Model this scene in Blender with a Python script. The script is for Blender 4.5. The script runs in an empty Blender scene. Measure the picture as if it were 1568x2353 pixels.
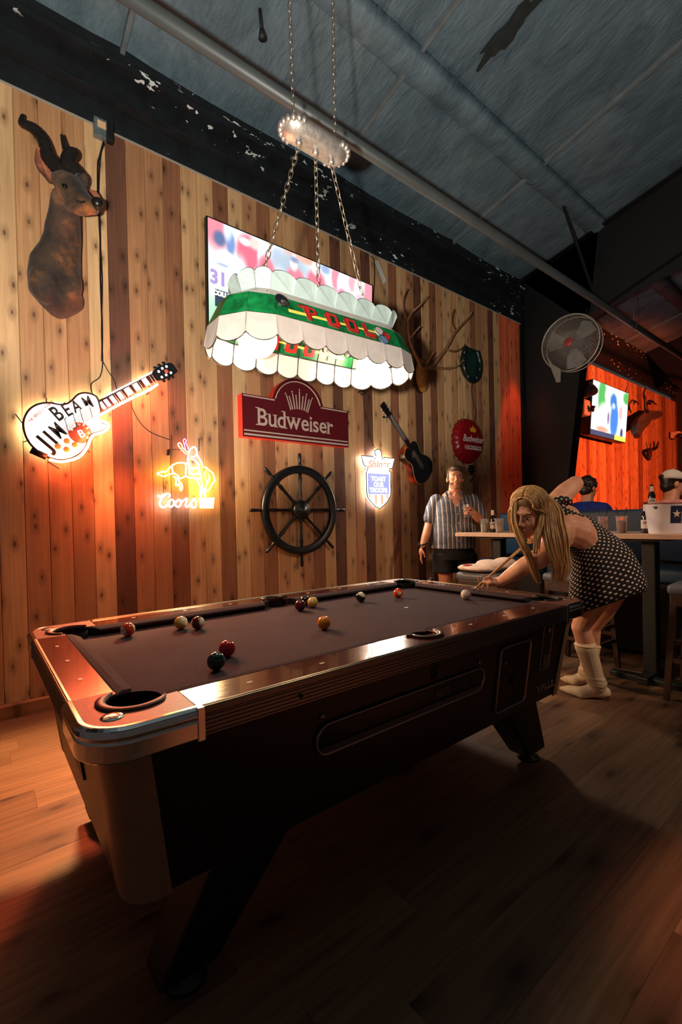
import bpy, bmesh, math, random
from mathutils import Vector, Matrix, Euler
R = random.Random(7)
scene = bpy.context.scene
col = scene.collection
PI = math.pi

# ------------------------------------------------------------------ camera
CAM = Vector((-1.2949, -1.6896, 1.2258))
YAW, PITCH, ROLL, FPX, CY = 0.6738, -0.0098, -0.0223, 1053.75, 1207.6
_f = Vector((math.sin(YAW)*math.cos(PITCH), math.cos(YAW)*math.cos(PITCH), math.sin(PITCH)))
_r0 = _f.cross(Vector((0, 0, 1))).normalized()
_u0 = _r0.cross(_f)
_r = _r0*math.cos(ROLL) + _u0*math.sin(ROLL)
_u = -_r0*math.sin(ROLL) + _u0*math.cos(ROLL)
cd = bpy.data.cameras.new('camera')
cam = bpy.data.objects.new('camera', cd)
col.objects.link(cam)
mw = Matrix((( _r.x, _u.x, -_f.x, CAM.x), (_r.y, _u.y, -_f.y, CAM.y), (_r.z, _u.z, -_f.z, CAM.z), (0, 0, 0, 1)))
cam.matrix_world = mw
cd.sensor_fit = 'VERTICAL'
cd.sensor_height = 36.0
cd.lens = FPX/2353*36.0
cd.shift_y = (CY-1176.5)/2353
cd.clip_start = 0.05
scene.camera = cam

# ------------------------------------------------------------------ view, world, flash, room light and added fills
scene.view_settings.view_transform = 'Standard'
scene.view_settings.look = 'None'
scene.view_settings.gamma = 1.0
scene.view_settings.use_curve_mapping = False
scene.view_settings.exposure = 0.3
w = bpy.data.worlds.new('world')
scene.world = w
w.use_nodes = True
bg = w.node_tree.nodes['Background']
bg.inputs['Color'].default_value = (0.62, 0.50, 0.47, 1)
bg.inputs['Strength'].default_value = 0.06

def light(name, kind, loc, power, color, size=0.1, aim=None, spot=None, blend=0.5, size_y=None):
    d = bpy.data.lights.new(name, kind)
    d.energy = power
    d.color = color
    if kind == 'AREA':
        d.size = size
        if size_y:
            d.shape = 'RECTANGLE'
            d.size_y = size_y
    else:
        d.shadow_soft_size = size
    if kind == 'SPOT':
        d.spot_size = spot
        d.spot_blend = blend
    o = bpy.data.objects.new(name, d)
    o.location = loc
    if aim is not None:
        o.rotation_euler = (Vector(aim)-Vector(loc)).to_track_quat('-Z', 'Y').to_euler()
    col.objects.link(o)
    return o

# camera flash beside the viewer, turned up to the wall and roof
light('bounce_flash', 'SPOT', (-1.47, -1.57, 1.27), 600, (1.0, 0.95, 0.84), 0.03, aim=(0.45, 0.85, 5.0), spot=1.74, blend=0.35)
# red stage light on the right of the room, washing the far wall
light('bar_red_light', 'SPOT', (7.5, -1.6, 2.5), 1050, (1.0, 0.13, 0.035), 0.12, aim=(9.0, 1.97, 1.9), spot=1.65, blend=0.3)
# unseen amber fill added to brighten the woman's back
light('woman_fill', 'SPOT', (2.1, -3.0, 2.8), 150, (1.0, 0.66, 0.45), 0.12, aim=(1.95, -0.2, 1.05), spot=0.80, blend=0.8)
light('booth_fill', 'SPOT', (3.3, -1.7, 2.9), 60, (1.0, 0.72, 0.52), 0.1, aim=(4.05, 0.15, 1.4), spot=0.75, blend=0.7)  # added fill without a real source, brightens the people past the booth
# added red fill without a fixture, washing the last boards beside the column
light('column_red_fill', 'SPOT', (4.93, 1.50, 4.35), 130, (1.0, 0.2, 0.09), 0.05, aim=(4.88, 1.93, 1.2), spot=0.5, blend=0.3)
# unseen orange fill added for the right floor; cone edge imitates the table's shadow
light('floor_fill', 'SPOT', (0.8, -3.1, 2.6), 260, (1.0, 0.36, 0.18), 0.12, aim=(0.55, -2.3, 0.0), spot=0.74, blend=0.35)

# ------------------------------------------------------------------ helpers
YW = 1.9666          # room face of the plank wall

def at(px, py, axis, val):
    """point on the plane axis=val that lies behind a measured image position"""
    d = _f*FPX + _r*(px-784) + _u*(CY-py)
    t = (val-CAM[axis])/d[axis]
    return CAM + d*t

def wallp(px, py, off=0.0):
    return at(px, py, 1, YW-off)

def tag(o, label=None, cat=None, group=None, kind=None):
    if label: o['label'] = label
    if cat: o['category'] = cat
    if group: o['group'] = group
    if kind: o['kind'] = kind
    return o

def empty(name, loc=(0, 0, 0), label=None, cat=None, group=None, kind=None):
    o = bpy.data.objects.new(name, None)
    o.location = loc
    o.empty_display_size = 0.1
    col.objects.link(o)
    return tag(o, label, cat, group, kind)

def wloc(o):
    v = Vector((0, 0, 0))
    while o is not None:
        v += o.location
        o = o.parent
    return v

def link(name, me, mat, parent=None, loc=(0, 0, 0)):
    o = bpy.data.objects.new(name, me)
    if mat is not None and not me.materials:
        me.materials.append(mat)
    if parent is not None:
        o.parent = parent
    o.location = loc
    col.objects.link(o)
    return o

def copy_tree(o, parent=None):
    c = o.copy()
    col.objects.link(c)
    c.parent = parent
    for ch in list(o.children):
        copy_tree(ch, c)
    return c

def frame(d, up=Vector((0, 0, 1))):
    d = Vector(d).normalized()
    up = Vector(up)
    if abs(d.dot(up)) > 0.98:
        up = Vector((1, 0, 0)) if abs(d.x) < 0.9 else Vector((0, 1, 0))
    s = d.cross(up).normalized()
    return s, s.cross(d).normalized(), d

class MB:
    """collects geometry in world coordinates; build() links it as one mesh object"""
    def __init__(self):
        self.v = []
        self.f = []
        self.sm = []
        self.mi = []
        self.cur = 0

    def add(self, vs, fs, smooth=False):
        b = len(self.v)
        self.v += [Vector(x) for x in vs]
        for f in fs:
            self.f.append([i+b for i in f])
            self.sm.append(smooth)
            self.mi.append(self.cur)
        return self

    def box(self, lo, hi, M=None):
        x0, y0, z0 = lo
        x1, y1, z1 = hi
        vs = [Vector(c) for c in ((x0, y0, z0), (x1, y0, z0), (x1, y1, z0), (x0, y1, z0), (x0, y0, z1), (x1, y0, z1), (x1, y1, z1), (x0, y1, z1))]
        if M is not None:
            vs = [M @ v for v in vs]
        return self.add(vs, [(0, 3, 2, 1), (4, 5, 6, 7), (0, 1, 5, 4), (1, 2, 6, 5), (2, 3, 7, 6), (3, 0, 4, 7)])

    def prism(self, poly, off, cap=True):
        """poly: planar 3D loop; off: extrusion vector"""
        n = len(poly)
        off = Vector(off)
        a = [Vector(q) for q in poly]
        b = [q+off for q in a]
        fs = [(i, (i+1) % n, n+(i+1) % n, n+i) for i in range(n)]
        if cap:
            fs += [tuple(reversed(range(n))), tuple(range(n, 2*n))]
        return self.add(a+b, fs)

    def rings(self, rings, closed=True, cap=True, smooth=True, loop=False):
        n = len(rings[0])
        vs = [q for r in rings for q in r]
        fs = []
        m = len(rings)
        for k in range(m if loop else m-1):
            k2 = (k+1) % m
            for i in range(n if closed else n-1):
                j = (i+1) % n
                fs.append((k*n+i, k*n+j, k2*n+j, k2*n+i))
        if cap and closed and not loop:
            fs.append(tuple(reversed(range(n))))
            fs.append(tuple((m-1)*n+i for i in range(n)))
        return self.add(vs, fs, smooth)

    def tube(self, path, r, n=8, cap=True, loop=False, smooth=True, up=(0, 0, 1), flat=1.0):
        path = [Vector(q) for q in path]
        m = len(path)
        rr = r if isinstance(r, (list, tuple)) else [r]*m
        rs = []
        pu = Vector(up)
        for i, q in enumerate(path):
            if loop:
                d = path[(i+1) % m]-path[i-1]
            else:
                d = path[min(i+1, m-1)]-path[max(i-1, 0)]
            if d.length < 1e-9:
                d = Vector((0, 0, 1))
            s, u, d = frame(d, pu)
            if i:
                pu = u
            rs.append([q + s*math.cos(2*PI*k/n)*rr[i] + u*math.sin(2*PI*k/n)*rr[i]*flat for k in range(n)])
            if not i:
                pu = u
        return self.rings(rs, True, cap, smooth, loop)

    def lathe(self, prof, n=24, M=None, smooth=True, cap=True):
        rs = []
        for (r, z) in prof:
            ring = [Vector((r*math.cos(2*PI*k/n), r*math.sin(2*PI*k/n), z)) for k in range(n)]
            if M is not None:
                ring = [M @ q for q in ring]
            rs.append(ring)
        return self.rings(rs, True, cap, smooth)

    def ell(self, c, rad, n=16, m=10, M=None):
        c = Vector(c)
        rs = []
        for j in range(m+1):
            t = PI*(0.02+0.96*j/m)
            ring = []
            for k in range(n):
                q = Vector((rad[0]*math.sin(t)*math.cos(2*PI*k/n), rad[1]*math.sin(t)*math.sin(2*PI*k/n), -rad[2]*math.cos(t)))
                if M is not None:
                    q = M @ q
                ring.append(c+q)
            rs.append(ring)
        return self.rings(rs)

    def sweep(self, path, prof, up=(0, 0, 1), closed_prof=True, loop=False, smooth=False, cap=True):
        """prof: (side, up) pairs swept along a path; side = right of travel"""
        path = [Vector(q) for q in path]
        m = len(path)
        rs = []
        for i, q in enumerate(path):
            a = (path[i]-path[i-1]).normalized() if (i or loop) else None
            b = (path[(i+1) % m]-path[i]).normalized() if (i < m-1 or loop) else None
            if a is None: a = b
            if b is None: b = a
            d = (a+b).normalized()
            s = d.cross(Vector(up)).normalized()
            k = 1/max(0.35, d.dot(a))
            rs.append([q + s*p0*k + Vector(up)*p1 for (p0, p1) in prof])
        return self.rings(rs, closed_prof, cap, smooth, loop)

    def build(self, name, mat, parent=None, bevel=0, local=False, mats=None, subd=0, fixn=True, auto=None):
        me = bpy.data.meshes.new(name)
        off = Vector((0, 0, 0)) if (parent is None or local) else wloc(parent)
        me.from_pydata([tuple(q-off) for q in self.v], [], self.f)
        if fixn:
            bm = bmesh.new()
            bm.from_mesh(me)
            bmesh.ops.recalc_face_normals(bm, faces=bm.faces)
            bm.to_mesh(me)
            bm.free()
        me.polygons.foreach_set('use_smooth', self.sm)
        if mats:
            for q in mats:
                me.materials.append(q)
            me.polygons.foreach_set('material_index', self.mi)
        me.update()
        o = link(name, me, mat, parent)
        if bevel:
            md = o.modifiers.new('bevel', 'BEVEL')
            md.width = bevel
            md.segments = 2
            md.limit_method = 'ANGLE'
        if subd:
            md = o.modifiers.new('sub', 'SUBSURF')
            md.levels = subd
            md.render_levels = subd
        return o

def text_mesh(s, size=1.0, align='CENTER', shear=0.0, bold=0.0, extrude=0.0, spacing=1.0):
    c = bpy.data.curves.new('t', 'FONT')
    c.body = s
    c.size = size
    c.align_x = align
    c.align_y = 'CENTER'
    c.shear = shear
    c.offset = bold
    c.extrude = extrude
    c.space_character = spacing
    o = bpy.data.objects.new('t', c)
    col.objects.link(o)
    dg = bpy.context.evaluated_depsgraph_get()
    me = bpy.data.meshes.new_from_object(o.evaluated_get(dg))
    bpy.data.objects.remove(o)
    bpy.data.curves.remove(c)
    vs = [q.co.copy() for q in me.vertices]
    fs = [tuple(q.vertices) for q in me.polygons]
    bpy.data.meshes.remove(me)
    return vs, fs

def text(mb, s, size, M, **k):
    vs, fs = text_mesh(s, size, **k)
    return mb.add([M @ q for q in vs], fs)

def remeshed(mb, voxel, smooth=4, factor=0.5):
    """fuse the overlapping volumes of mb into one continuous surface"""
    me = bpy.data.meshes.new('tmp')
    me.from_pydata([tuple(q) for q in mb.v], [], mb.f)
    bm = bmesh.new(); bm.from_mesh(me)
    bmesh.ops.recalc_face_normals(bm, faces=bm.faces)
    bm.to_mesh(me); bm.free()
    o = bpy.data.objects.new('tmp', me)
    col.objects.link(o)
    md = o.modifiers.new('r', 'REMESH')
    md.mode = 'VOXEL'
    md.voxel_size = voxel
    md.use_smooth_shade = True
    if smooth:
        s = o.modifiers.new('s', 'SMOOTH')
        s.iterations = smooth
        s.factor = factor
    dg = bpy.context.evaluated_depsgraph_get()
    out = bpy.data.meshes.new_from_object(o.evaluated_get(dg))
    bpy.data.objects.remove(o)
    bpy.data.meshes.remove(me)
    out.polygons.foreach_set('use_smooth', [True]*len(out.polygons))
    return out

# ------------------------------------------------------------------ materials
def lin(c):
    return tuple((x/12.92 if x <= 0.04045 else ((x+0.055)/1.055)**2.4) for x in c)

def rgb(r, g, b):
    return lin((r/255, g/255, b/255))

class NT:
    def __init__(self, name):
        self.m = bpy.data.materials.new(name)
        self.m.use_nodes = True
        self.t = self.m.node_tree
        self.b = self.t.nodes['Principled BSDF']
        self.out = self.t.nodes['Material Output']

    def n(self, kind, **k):
        x = self.t.nodes.new(kind)
        for a, b in k.items():
            setattr(x, a, b)
        return x

    def l(self, a, b):
        self.t.links.new(a, b)

    def coord(self, which='Object', scale=(1, 1, 1), jitter=False):
        tc = self.n('ShaderNodeTexCoord')
        mp = self.n('ShaderNodeMapping')
        mp.inputs['Scale'].default_value = scale
        src = tc.outputs[which]
        if jitter:
            oi = self.n('ShaderNodeObjectInfo')
            vm = self.n('ShaderNodeVectorMath', operation='SCALE')
            vm.inputs[0].default_value = (37.1, 53.7, 71.3)
            self.l(oi.outputs['Random'], vm.inputs['Scale'])
            ad = self.n('ShaderNodeVectorMath', operation='ADD')
            self.l(src, ad.inputs[0])
            self.l(vm.outputs[0], ad.inputs[1])
            src = ad.outputs[0]
        self.l(src, mp.inputs['Vector'])
        return mp.outputs[0]

    def noise(self, vec, scale, detail=4, rough=0.55, dist=0.0):
        x = self.n('ShaderNodeTexNoise')
        x.inputs['Scale'].default_value = scale
        x.inputs['Detail'].default_value = detail
        x.inputs['Roughness'].default_value = rough
        x.inputs['Distortion'].default_value = dist
        self.l(vec, x.inputs['Vector'])
        return x.outputs['Fac']

    def ramp(self, fac, stops):
        x = self.n('ShaderNodeValToRGB')
        e = x.color_ramp.elements
        while len(e) < len(stops):
            e.new(0.5)
        for q, (p, c) in zip(e, stops):
            q.position = p
            q.color = (*c, 1) if len(c) == 3 else c
        self.l(fac, x.inputs['Fac'])
        return x.outputs['Color']

    def mix(self, a, b, fac, mode='MIX'):
        x = self.n('ShaderNodeMix', data_type='RGBA', blend_type=mode)
        for s, v in ((x.inputs[0], fac), (x.inputs[6], a), (x.inputs[7], b)):
            if isinstance(v, (int, float)):
                s.default_value = v
            elif isinstance(v, tuple):
                s.default_value = (*v[:3], 1)
            else:
                self.l(v, s)
        return x.outputs[2]

    def bump(self, h, strength=0.3, dist=0.01):
        x = self.n('ShaderNodeBump')
        x.inputs['Strength'].default_value = strength
        x.inputs['Distance'].default_value = dist
        self.l(h, x.inputs['Height'])
        self.l(x.outputs[0], self.b.inputs['Normal'])

    def base(self, c):
        if isinstance(c, tuple):
            self.b.inputs['Base Color'].default_value = (*c[:3], 1)
        else:
            self.l(c, self.b.inputs['Base Color'])

    def set(self, **k):
        for a, b in k.items():
            self.b.inputs[a.replace('_', ' ')].default_value = b
        return self

def mat(name, c, rough=0.5, metal=0.0, spec=0.5, var=0.0, scale=20, bump=0.0, coat=0.0, sheen=0.0, trans=0.0, ior=1.45, stretch=(1, 1, 1)):
    t = NT(name)
    t.set(Roughness=rough, Metallic=metal)
    t.b.inputs['Specular IOR Level'].default_value = spec
    t.b.inputs['Coat Weight'].default_value = coat
    t.b.inputs['Transmission Weight'].default_value = trans
    t.b.inputs['IOR'].default_value = ior
    if sheen:
        t.b.inputs['Sheen Weight'].default_value = sheen
    if var or bump:
        v = t.coord('Object', stretch)
        n = t.noise(v, scale)
        lo = tuple(max(0, x*(1-var)) for x in c)
        hi = tuple(min(1, x*(1+var)) for x in c)
        t.base(t.ramp(n, [(0.3, lo), (0.7, hi)]) if var else c)
        if bump:
            t.bump(n, bump, 0.005)
    else:
        t.base(c)
    return t.m

def glow(name, c, strength, base=None):
    t = NT(name)
    t.base(base or c)
    t.b.inputs['Emission Color'].default_value = (*c, 1)
    t.b.inputs['Emission Strength'].default_value = strength
    t.set(Roughness=0.4)
    return t.m

def board_mat(name, c1, c2, knot, along=2, rough=0.5, kscale=1.0, coat=0.0, knots=True):
    """planed softwood with streaked grain and knots, grain along the given axis"""
    t = NT(name)
    sc = [14, 14, 14]
    sc[along] = 0.55
    v = t.coord('Object', tuple(sc), True)
    g = t.noise(v, 3.0, 5, 0.6, 0.6)
    c = t.ramp(g, [(0.28, c1), (0.72, c2)])
    sc2 = [2.2, 2.2, 2.2]
    sc2[along] = 0.5
    v3 = t.coord('Object', tuple(sc2), True)
    big = t.noise(v3, 1.3, 2)
    c = t.mix(c, t.ramp(big, [(0.3, (0.72, 0.66, 0.62)), (0.7, (1.12, 1.08, 1.05))]), 1.0, 'MULTIPLY')
    if knots:
        sk = [7.5*kscale]*3
        sk[along] = 3.4*kscale
        vk = t.coord('Object', tuple(sk), True)
        sx_ = t.n('ShaderNodeSeparateXYZ')
        t.l(vk, sx_.inputs[0])
        cb_ = t.n('ShaderNodeCombineXYZ')
        t.l(sx_.outputs[1 if along == 0 else 0], cb_.inputs[0])
        t.l(sx_.outputs[along], cb_.inputs[1])
        vo = t.n('ShaderNodeTexVoronoi')
        vo.voronoi_dimensions = '2D'
        vo.inputs['Scale'].default_value = 0.9
        t.l(cb_.outputs[0], vo.inputs['Vector'])
        nk_ = t.noise(vk, 3.0, 2)
        dm = t.n('ShaderNodeMath', operation='MULTIPLY_ADD')
        t.l(nk_, dm.inputs[0])
        dm.inputs[1].default_value = 0.10
        t.l(vo.outputs['Distance'], dm.inputs[2])
        kf = t.ramp(dm.outputs[0], [(0.085, (0.85, 0.85, 0.85)), (0.15, (0, 0, 0))])
        ring = t.ramp(dm.outputs[0], [(0.08, (0, 0, 0)), (0.16, (0.35, 0.35, 0.35)), (0.30, (0, 0, 0))])
        c = t.mix(c, knot, ring)
        c = t.mix(c, knot, kf)
    t.base(c)
    t.set(Roughness=rough)
    t.b.inputs['Coat Weight'].default_value = coat
    t.bump(g, 0.12, 0.004)
    return t.m
# ------------------------------------------------------------------ setting: floor
m_floor_sub = mat('subfloor', rgb(60, 45, 38), 0.7)
m_planks = [board_mat('floor_oak_%d' % i, rgb(*a), rgb(*b), rgb(52, 34, 26), along=0, rough=0.52, kscale=0.55)
            for i, (a, b) in enumerate((((112, 84, 62), (152, 118, 90)), ((102, 76, 58), (142, 108, 82)), ((118, 90, 68), (160, 126, 96))))]
mb = MB().box((-4.2, -6.2, -0.08), (13.0, 2.1, -0.006))
floor = tag(mb.build('floor', m_floor_sub), 'brown wood plank floor of the bar room', kind='structure')
PW, PL = 0.178, 1.22
_top = 0.0007
mb = MB()
mb.add([(0, 0, -0.006), (PL, 0, -0.006), (PL, PW, -0.006), (0, PW, -0.006), (0, 0, -0.0015), (PL, 0, -0.0015), (PL, PW, -0.0015), (0, PW, -0.0015),
        (_top, _top, 0), (PL-_top, _top, 0), (PL-_top, PW-_top, 0), (_top, PW-_top, 0)],
       [(8, 9, 10, 11), (4, 5, 9, 8), (5, 6, 10, 9), (6, 7, 11, 10), (7, 4, 8, 11), (0, 1, 5, 4), (1, 2, 6, 5), (2, 3, 7, 6), (3, 0, 4, 7)])
_p = mb.build('floor_plank', m_planks[0], floor)
plank_me = []
for k in range(3):
    q = _p.data.copy()
    q.materials.clear()
    q.materials.append(m_planks[k])
    plank_me.append(q)
bpy.data.objects.remove(_p)
row = 0
y = YW-PW-0.002
n_pl = 0
while y > -3.1:
    x = -2.9 - R.random()*PL
    while x < 7.2:
        if not (x > 5.2 and y < -1.4) and n_pl < 298:
            link('floor_plank', R.choice(plank_me), None, floor, (x, y, 0))
            n_pl += 1
        x += PL
    y -= PW

# ------------------------------------------------------------------ setting: plank wall
BW = 0.1365
BX0 = -1.036
LIGHT = [((176, 134, 92), (206, 166, 120)), ((164, 118, 78), (196, 150, 106)), ((184, 145, 102), (212, 175, 130)), ((156, 109, 74), (186, 139, 98))]
m_boards = [board_mat('cedar_%d' % i, rgb(*a), rgb(*b), rgb(70, 40, 26), rough=0.55, kscale=1.12) for i, (a, b) in enumerate(LIGHT)]
m_dark = [board_mat('cedar_dark_%d' % i, rgb(*a), rgb(*b), rgb(40, 22, 16), rough=0.55) for i, (a, b) in enumerate((((92, 58, 44), (118, 78, 58)), ((124, 78, 52), (152, 104, 72))))]
m_backing = mat('backing', rgb(30, 22, 18), 0.8)
m_black = mat('black_paint', rgb(30, 32, 35), 0.6, var=0.3, scale=6, bump=0.2)

def board_mesh(h, m):
    c = 0.004
    W = BW-0.0012
    prof = [(0, 0.02), (0, c), (c, 0), (W-c, 0), (W, c), (W, 0.02)]
    b = MB()
    b.prism([(x, y, 0) for x, y in prof], (0, 0, h))
    o = b.build('wall_board', m)
    me = o.data
    bpy.data.objects.remove(o)
    return me

mb = MB().box((-2.9, YW+0.02, 0), (5.135, YW+0.1, 4.1))
wall_left = tag(mb.build('wall_left', m_backing), 'tall wall of vertical cedar boards behind the pool table', kind='structure')
WH = 4.098
bm_l = [board_mesh(WH, q) for q in m_boards]
bm_d = [board_mesh(WH, q) for q in m_dark]
bm_r = board_mesh(WH, board_mat('cedar_red', rgb(206, 92, 56), rgb(232, 118, 76), rgb(110, 40, 26), rough=0.55))  # red light on the boards by the column, painted into their colour
DARK = {4: 0, 10: 1, 17: 1, 19: 0, 22: 0, 28: 0, 30: 1, 39: 0, 13: 1, 36: 1, 42: 1, 44: 1, -3: 1, 7: 1, 25: 1}
k = -13
while BX0+k*BW < 5.0:
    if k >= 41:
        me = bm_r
    elif k in DARK:
        me = bm_d[DARK[k]]
    else:
        me = bm_l[R.choice((0, 1, 1, 2, 3, 3, 0))]
    link('wall_board', me, None, wall_left, (BX0+k*BW, YW, 0))
    k += 1
# far run of the same wall beyond the steel column
mb = MB().box((5.135, YW+0.02, 0), (12.4, YW+0.1, 3.97))
wall_far = tag(mb.build('wall_left_far', m_backing), 'far run of cedar board wall washed in red light', kind='structure')
bf_l = [board_mesh(3.968, q) for q in m_boards]
bf_d = [board_mesh(3.968, m_dark[1])]
x = 5.36
while x < 12.3:
    link('wall_board', bf_d[0] if R.random() < 0.15 or 11.2 < x < 11.5 else R.choice(bf_l), None, wall_far, (x, YW, 0))
    x += BW
mb = MB().box((12.38, -6.2, 0), (12.5, 2.1, 8.0))
tag(mb.build('wall_end', m_black), 'dark end wall far behind the tables', kind='structure')

# baseboard
m_base = board_mat('baseboard_wood', rgb(150, 100, 62), rgb(178, 124, 80), rgb(80, 46, 30), along=0, rough=0.5)
mb = MB().prism([(-2.9, YW, 0.0), (-2.9, YW-0.022, 0.0), (-2.9, YW-0.022, 0.085), (-2.9, YW-0.012, 0.095), (-2.9, YW, 0.095)], (8.03, 0, 0))
tag(mb.build('baseboard_left', m_base), 'wooden baseboard along the cedar wall', kind='structure')
# thin pale strip where the boards stop
m_edge = mat('pale_edge', rgb(150, 142, 130), 0.6)
mb = MB().box((-2.9, YW-0.006, 4.098), (5.135, YW+0.02, 4.112))
tag(mb.build('trim_1', m_edge), 'thin pale strip capping the cedar boards', kind='structure')

# ------------------------------------------------------------------ setting: upper wall and roof
def roof_z(y): return 4.77 + 0.22*(1.955-y)

t = NT('black_insulation')
v = t.coord('Object', (1, 1, 1))
n1 = t.noise(v, 5.0, 5, 0.65, 0.4)
c = t.ramp(n1, [(0.3, rgb(8, 10, 12)), (0.7, rgb(24, 29, 34))])
n2 = t.noise(t.coord('Object', (1.0, 1.0, 2.2)), 9.0, 3, 0.6)
n3 = t.noise(t.coord('Object', (0.35, 1, 1.2)), 2.0, 2)
fl = t.ramp(n2, [(0.628, (0, 0, 0)), (0.64, (1, 1, 1))])
fl2 = t.ramp(n3, [(0.48, (0, 0, 0)), (0.56, (1, 1, 1))])
c = t.mix(c, rgb(215, 222, 218), t.mix(fl, fl2, 1.0, 'MULTIPLY'))
t.base(c)
t.set(Roughness=0.55)
t.bump(n1, 0.4, 0.02)
m_ins_black = t.m

t = NT('roof_insulation')
v = t.coord('Object', (1.6, 0.8, 1))
n1 = t.noise(v, 2.2, 6, 0.68, 1.2)
c = t.ramp(n1, [(0.3, rgb(70, 88, 98)), (0.7, rgb(106, 126, 136))])
n3 = t.noise(t.coord('Object', (1, 1, 1)), 0.7, 2)
c = t.mix(c, t.ramp(n3, [(0.35, (0.7, 0.74, 0.8)), (0.7, (1.05, 1.0, 0.98))]), 1.0, 'MULTIPLY')
t.base(c)
t.set(Roughness=0.6)
n2 = t.noise(t.coord('Object', (6, 1.5, 1)), 4.0, 5, 0.6, 0.8)
t.bump(n2, 0.55, 0.03)
m_roof = t.m

mb = MB().box((-4.2, YW+0.022, 4.112), (12.4, YW+0.12, 4.9))
upper = tag(mb.build('wall_left_upper', m_ins_black), 'black painted upper wall with torn white flecks', kind='structure')
# horizontal girt and eave strut running along the black wall
for zz, dp, hh in ((4.30, 0.10, 0.03), (4.50, 0.16, 0.10)):
    mb = MB()
    mb.prism([(-4.2, YW+0.02, zz), (-4.2, YW+0.02-dp, zz), (-4.2, YW+0.02-dp, zz+hh*0.5), (-4.2, YW+0.02-dp+0.01, zz+hh*0.5), (-4.2, YW+0.01-dp+0.02, zz+0.012), (-4.2, YW+0.02, zz+0.012)], (9.3, 0, 0))
    mb.build('girt', m_ins_black, upper)

# roof: insulation panels between seams, sagging a little between the purlins
ceiling = empty('ceiling', (0, 0, 0), 'sloping roof lined with dark grey insulation', kind='structure')
PURL = [0.93, -0.62, -2.15, -3.7, -5.2]
seams = [-4.2, -2.32, -0.35, 1.63, 3.60, 5.22, 7.2, 9.2, 11.2, 12.45]
def roof_panel(x0, x1):
    nx, ny = 10, 64
    y0, y1 = 2.06, -5.9
    vs = []
    fs = []
    for i in range(nx+1):
        u = i/nx
        for j in range(ny+1):
            y = y0+(y1-y0)*j/ny
            d = min(abs(y-q) for q in PURL)
            sag = 0.035*min(1.0, d/0.5)*(0.35+0.65*math.sin(PI*u)) + 0.012*math.sin(7*y+5*u+x0*3)*math.sin(PI*u)
            vs.append((x0+(x1-x0)*u, y, roof_z(y)+0.03-sag*0.6 + (0.012 if i in (0, nx) else 0)))
    n = ny+1
    for i in range(nx):
        for j in range(ny):
            fs.append((i*n+j, i*n+j+1, (i+1)*n+j+1, (i+1)*n+j))
    b = MB().add(vs, fs, True)
    return b.build('insulation_panel', m_roof, ceiling, fixn=False)
for a, b in zip(seams, seams[1:]):
    roof_panel(a, b)
m_batten = mat('roof_batten', rgb(96, 104, 108), 0.5, var=0.2, scale=8)
for s in seams[1:-1]:
    if abs(s-5.22) < 0.01:
        continue
    mb = MB().sweep([(s, 2.05, roof_z(2.05)), (s, -5.9, roof_z(-5.9))], [(-0.018, 0.03), (0.018, 0.03), (0.016, -0.012), (-0.016, -0.012)], up=(0, 0, 1))
    mb.build('seam_strip', m_batten, ceiling)
# purlins, wrapped in the lining
for y in PURL[:3]:
    mb = MB().sweep([(-4.2, y, roof_z(y)), (12.4, y, roof_z(y))], [(-0.17, 0.03), (-0.09, 0.004), (-0.05, -0.022), (0.05, -0.026), (0.09, -0.004), (0.17, 0.03)], up=(0, 0, 1), smooth=True)
    mb.build('purlin', m_roof, ceiling)
m_wedge = mat('roof_stain', rgb(30, 36, 36), 0.7, var=0.3, scale=12)
# a dark torn patch of lining near the ridge side
pts = []
for k in range(26):
    a = 2*PI*k/26
    r = 1+0.22*math.sin(5*a+1)+0.12*math.sin(11*a)
    pts.append((2.14+0.075*math.cos(a)*r, 0.33+0.26*math.sin(a)*r, 0))
mb = MB()
mb.prism([(x, y, roof_z(y)-0.012) for x, y, _ in pts], (0, 0, 0.012))
mb.build('torn_patch', m_wedge, ceiling)

# long pipe under the roof
m_pipe = mat('grey_pipe', rgb(58, 62, 62), 0.45, var=0.12, scale=5)
P0 = at(600, 190, 1, 0.5)
mb = MB().tube([(-3.5, 0.5, P0.z), (12.3, 0.5, P0.z)], 0.037, 14)
pp = tag(mb.build('roof_pipe', m_pipe), 'long grey pipe running under the roof past the pool lamp', 'pipe')
for x in (-2.4, 5.24, 10.38):
    MB().tube([(x, 0.5, P0.z), (x, 0.5, 4.07 if x > 0 else roof_z(0.5)+0.03)], 0.006, 6).build('hanger_rod', m_pipe, pp)
    MB().tube([(x-0.012, 0.5, P0.z), (x+0.012, 0.5, P0.z)], 0.041, 14).build('hanger_clamp', m_pipe, pp)
Q = at(602, 88, 1, 1.25)
mb = MB().tube([(Q.x-0.01, 1.25, roof_z(1.25)+0.02), (Q.x, 1.25, Q.z+0.05)], 0.012, 8)
mb.tube([(Q.x, 1.25, Q.z+0.06), (Q.x+0.004, 1.25, Q.z)], [0.018, 0.03], 8)
tag(mb.build('cable_drop', m_black), 'short black cable drop hanging from the roof above the pipe', 'cable')

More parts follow.
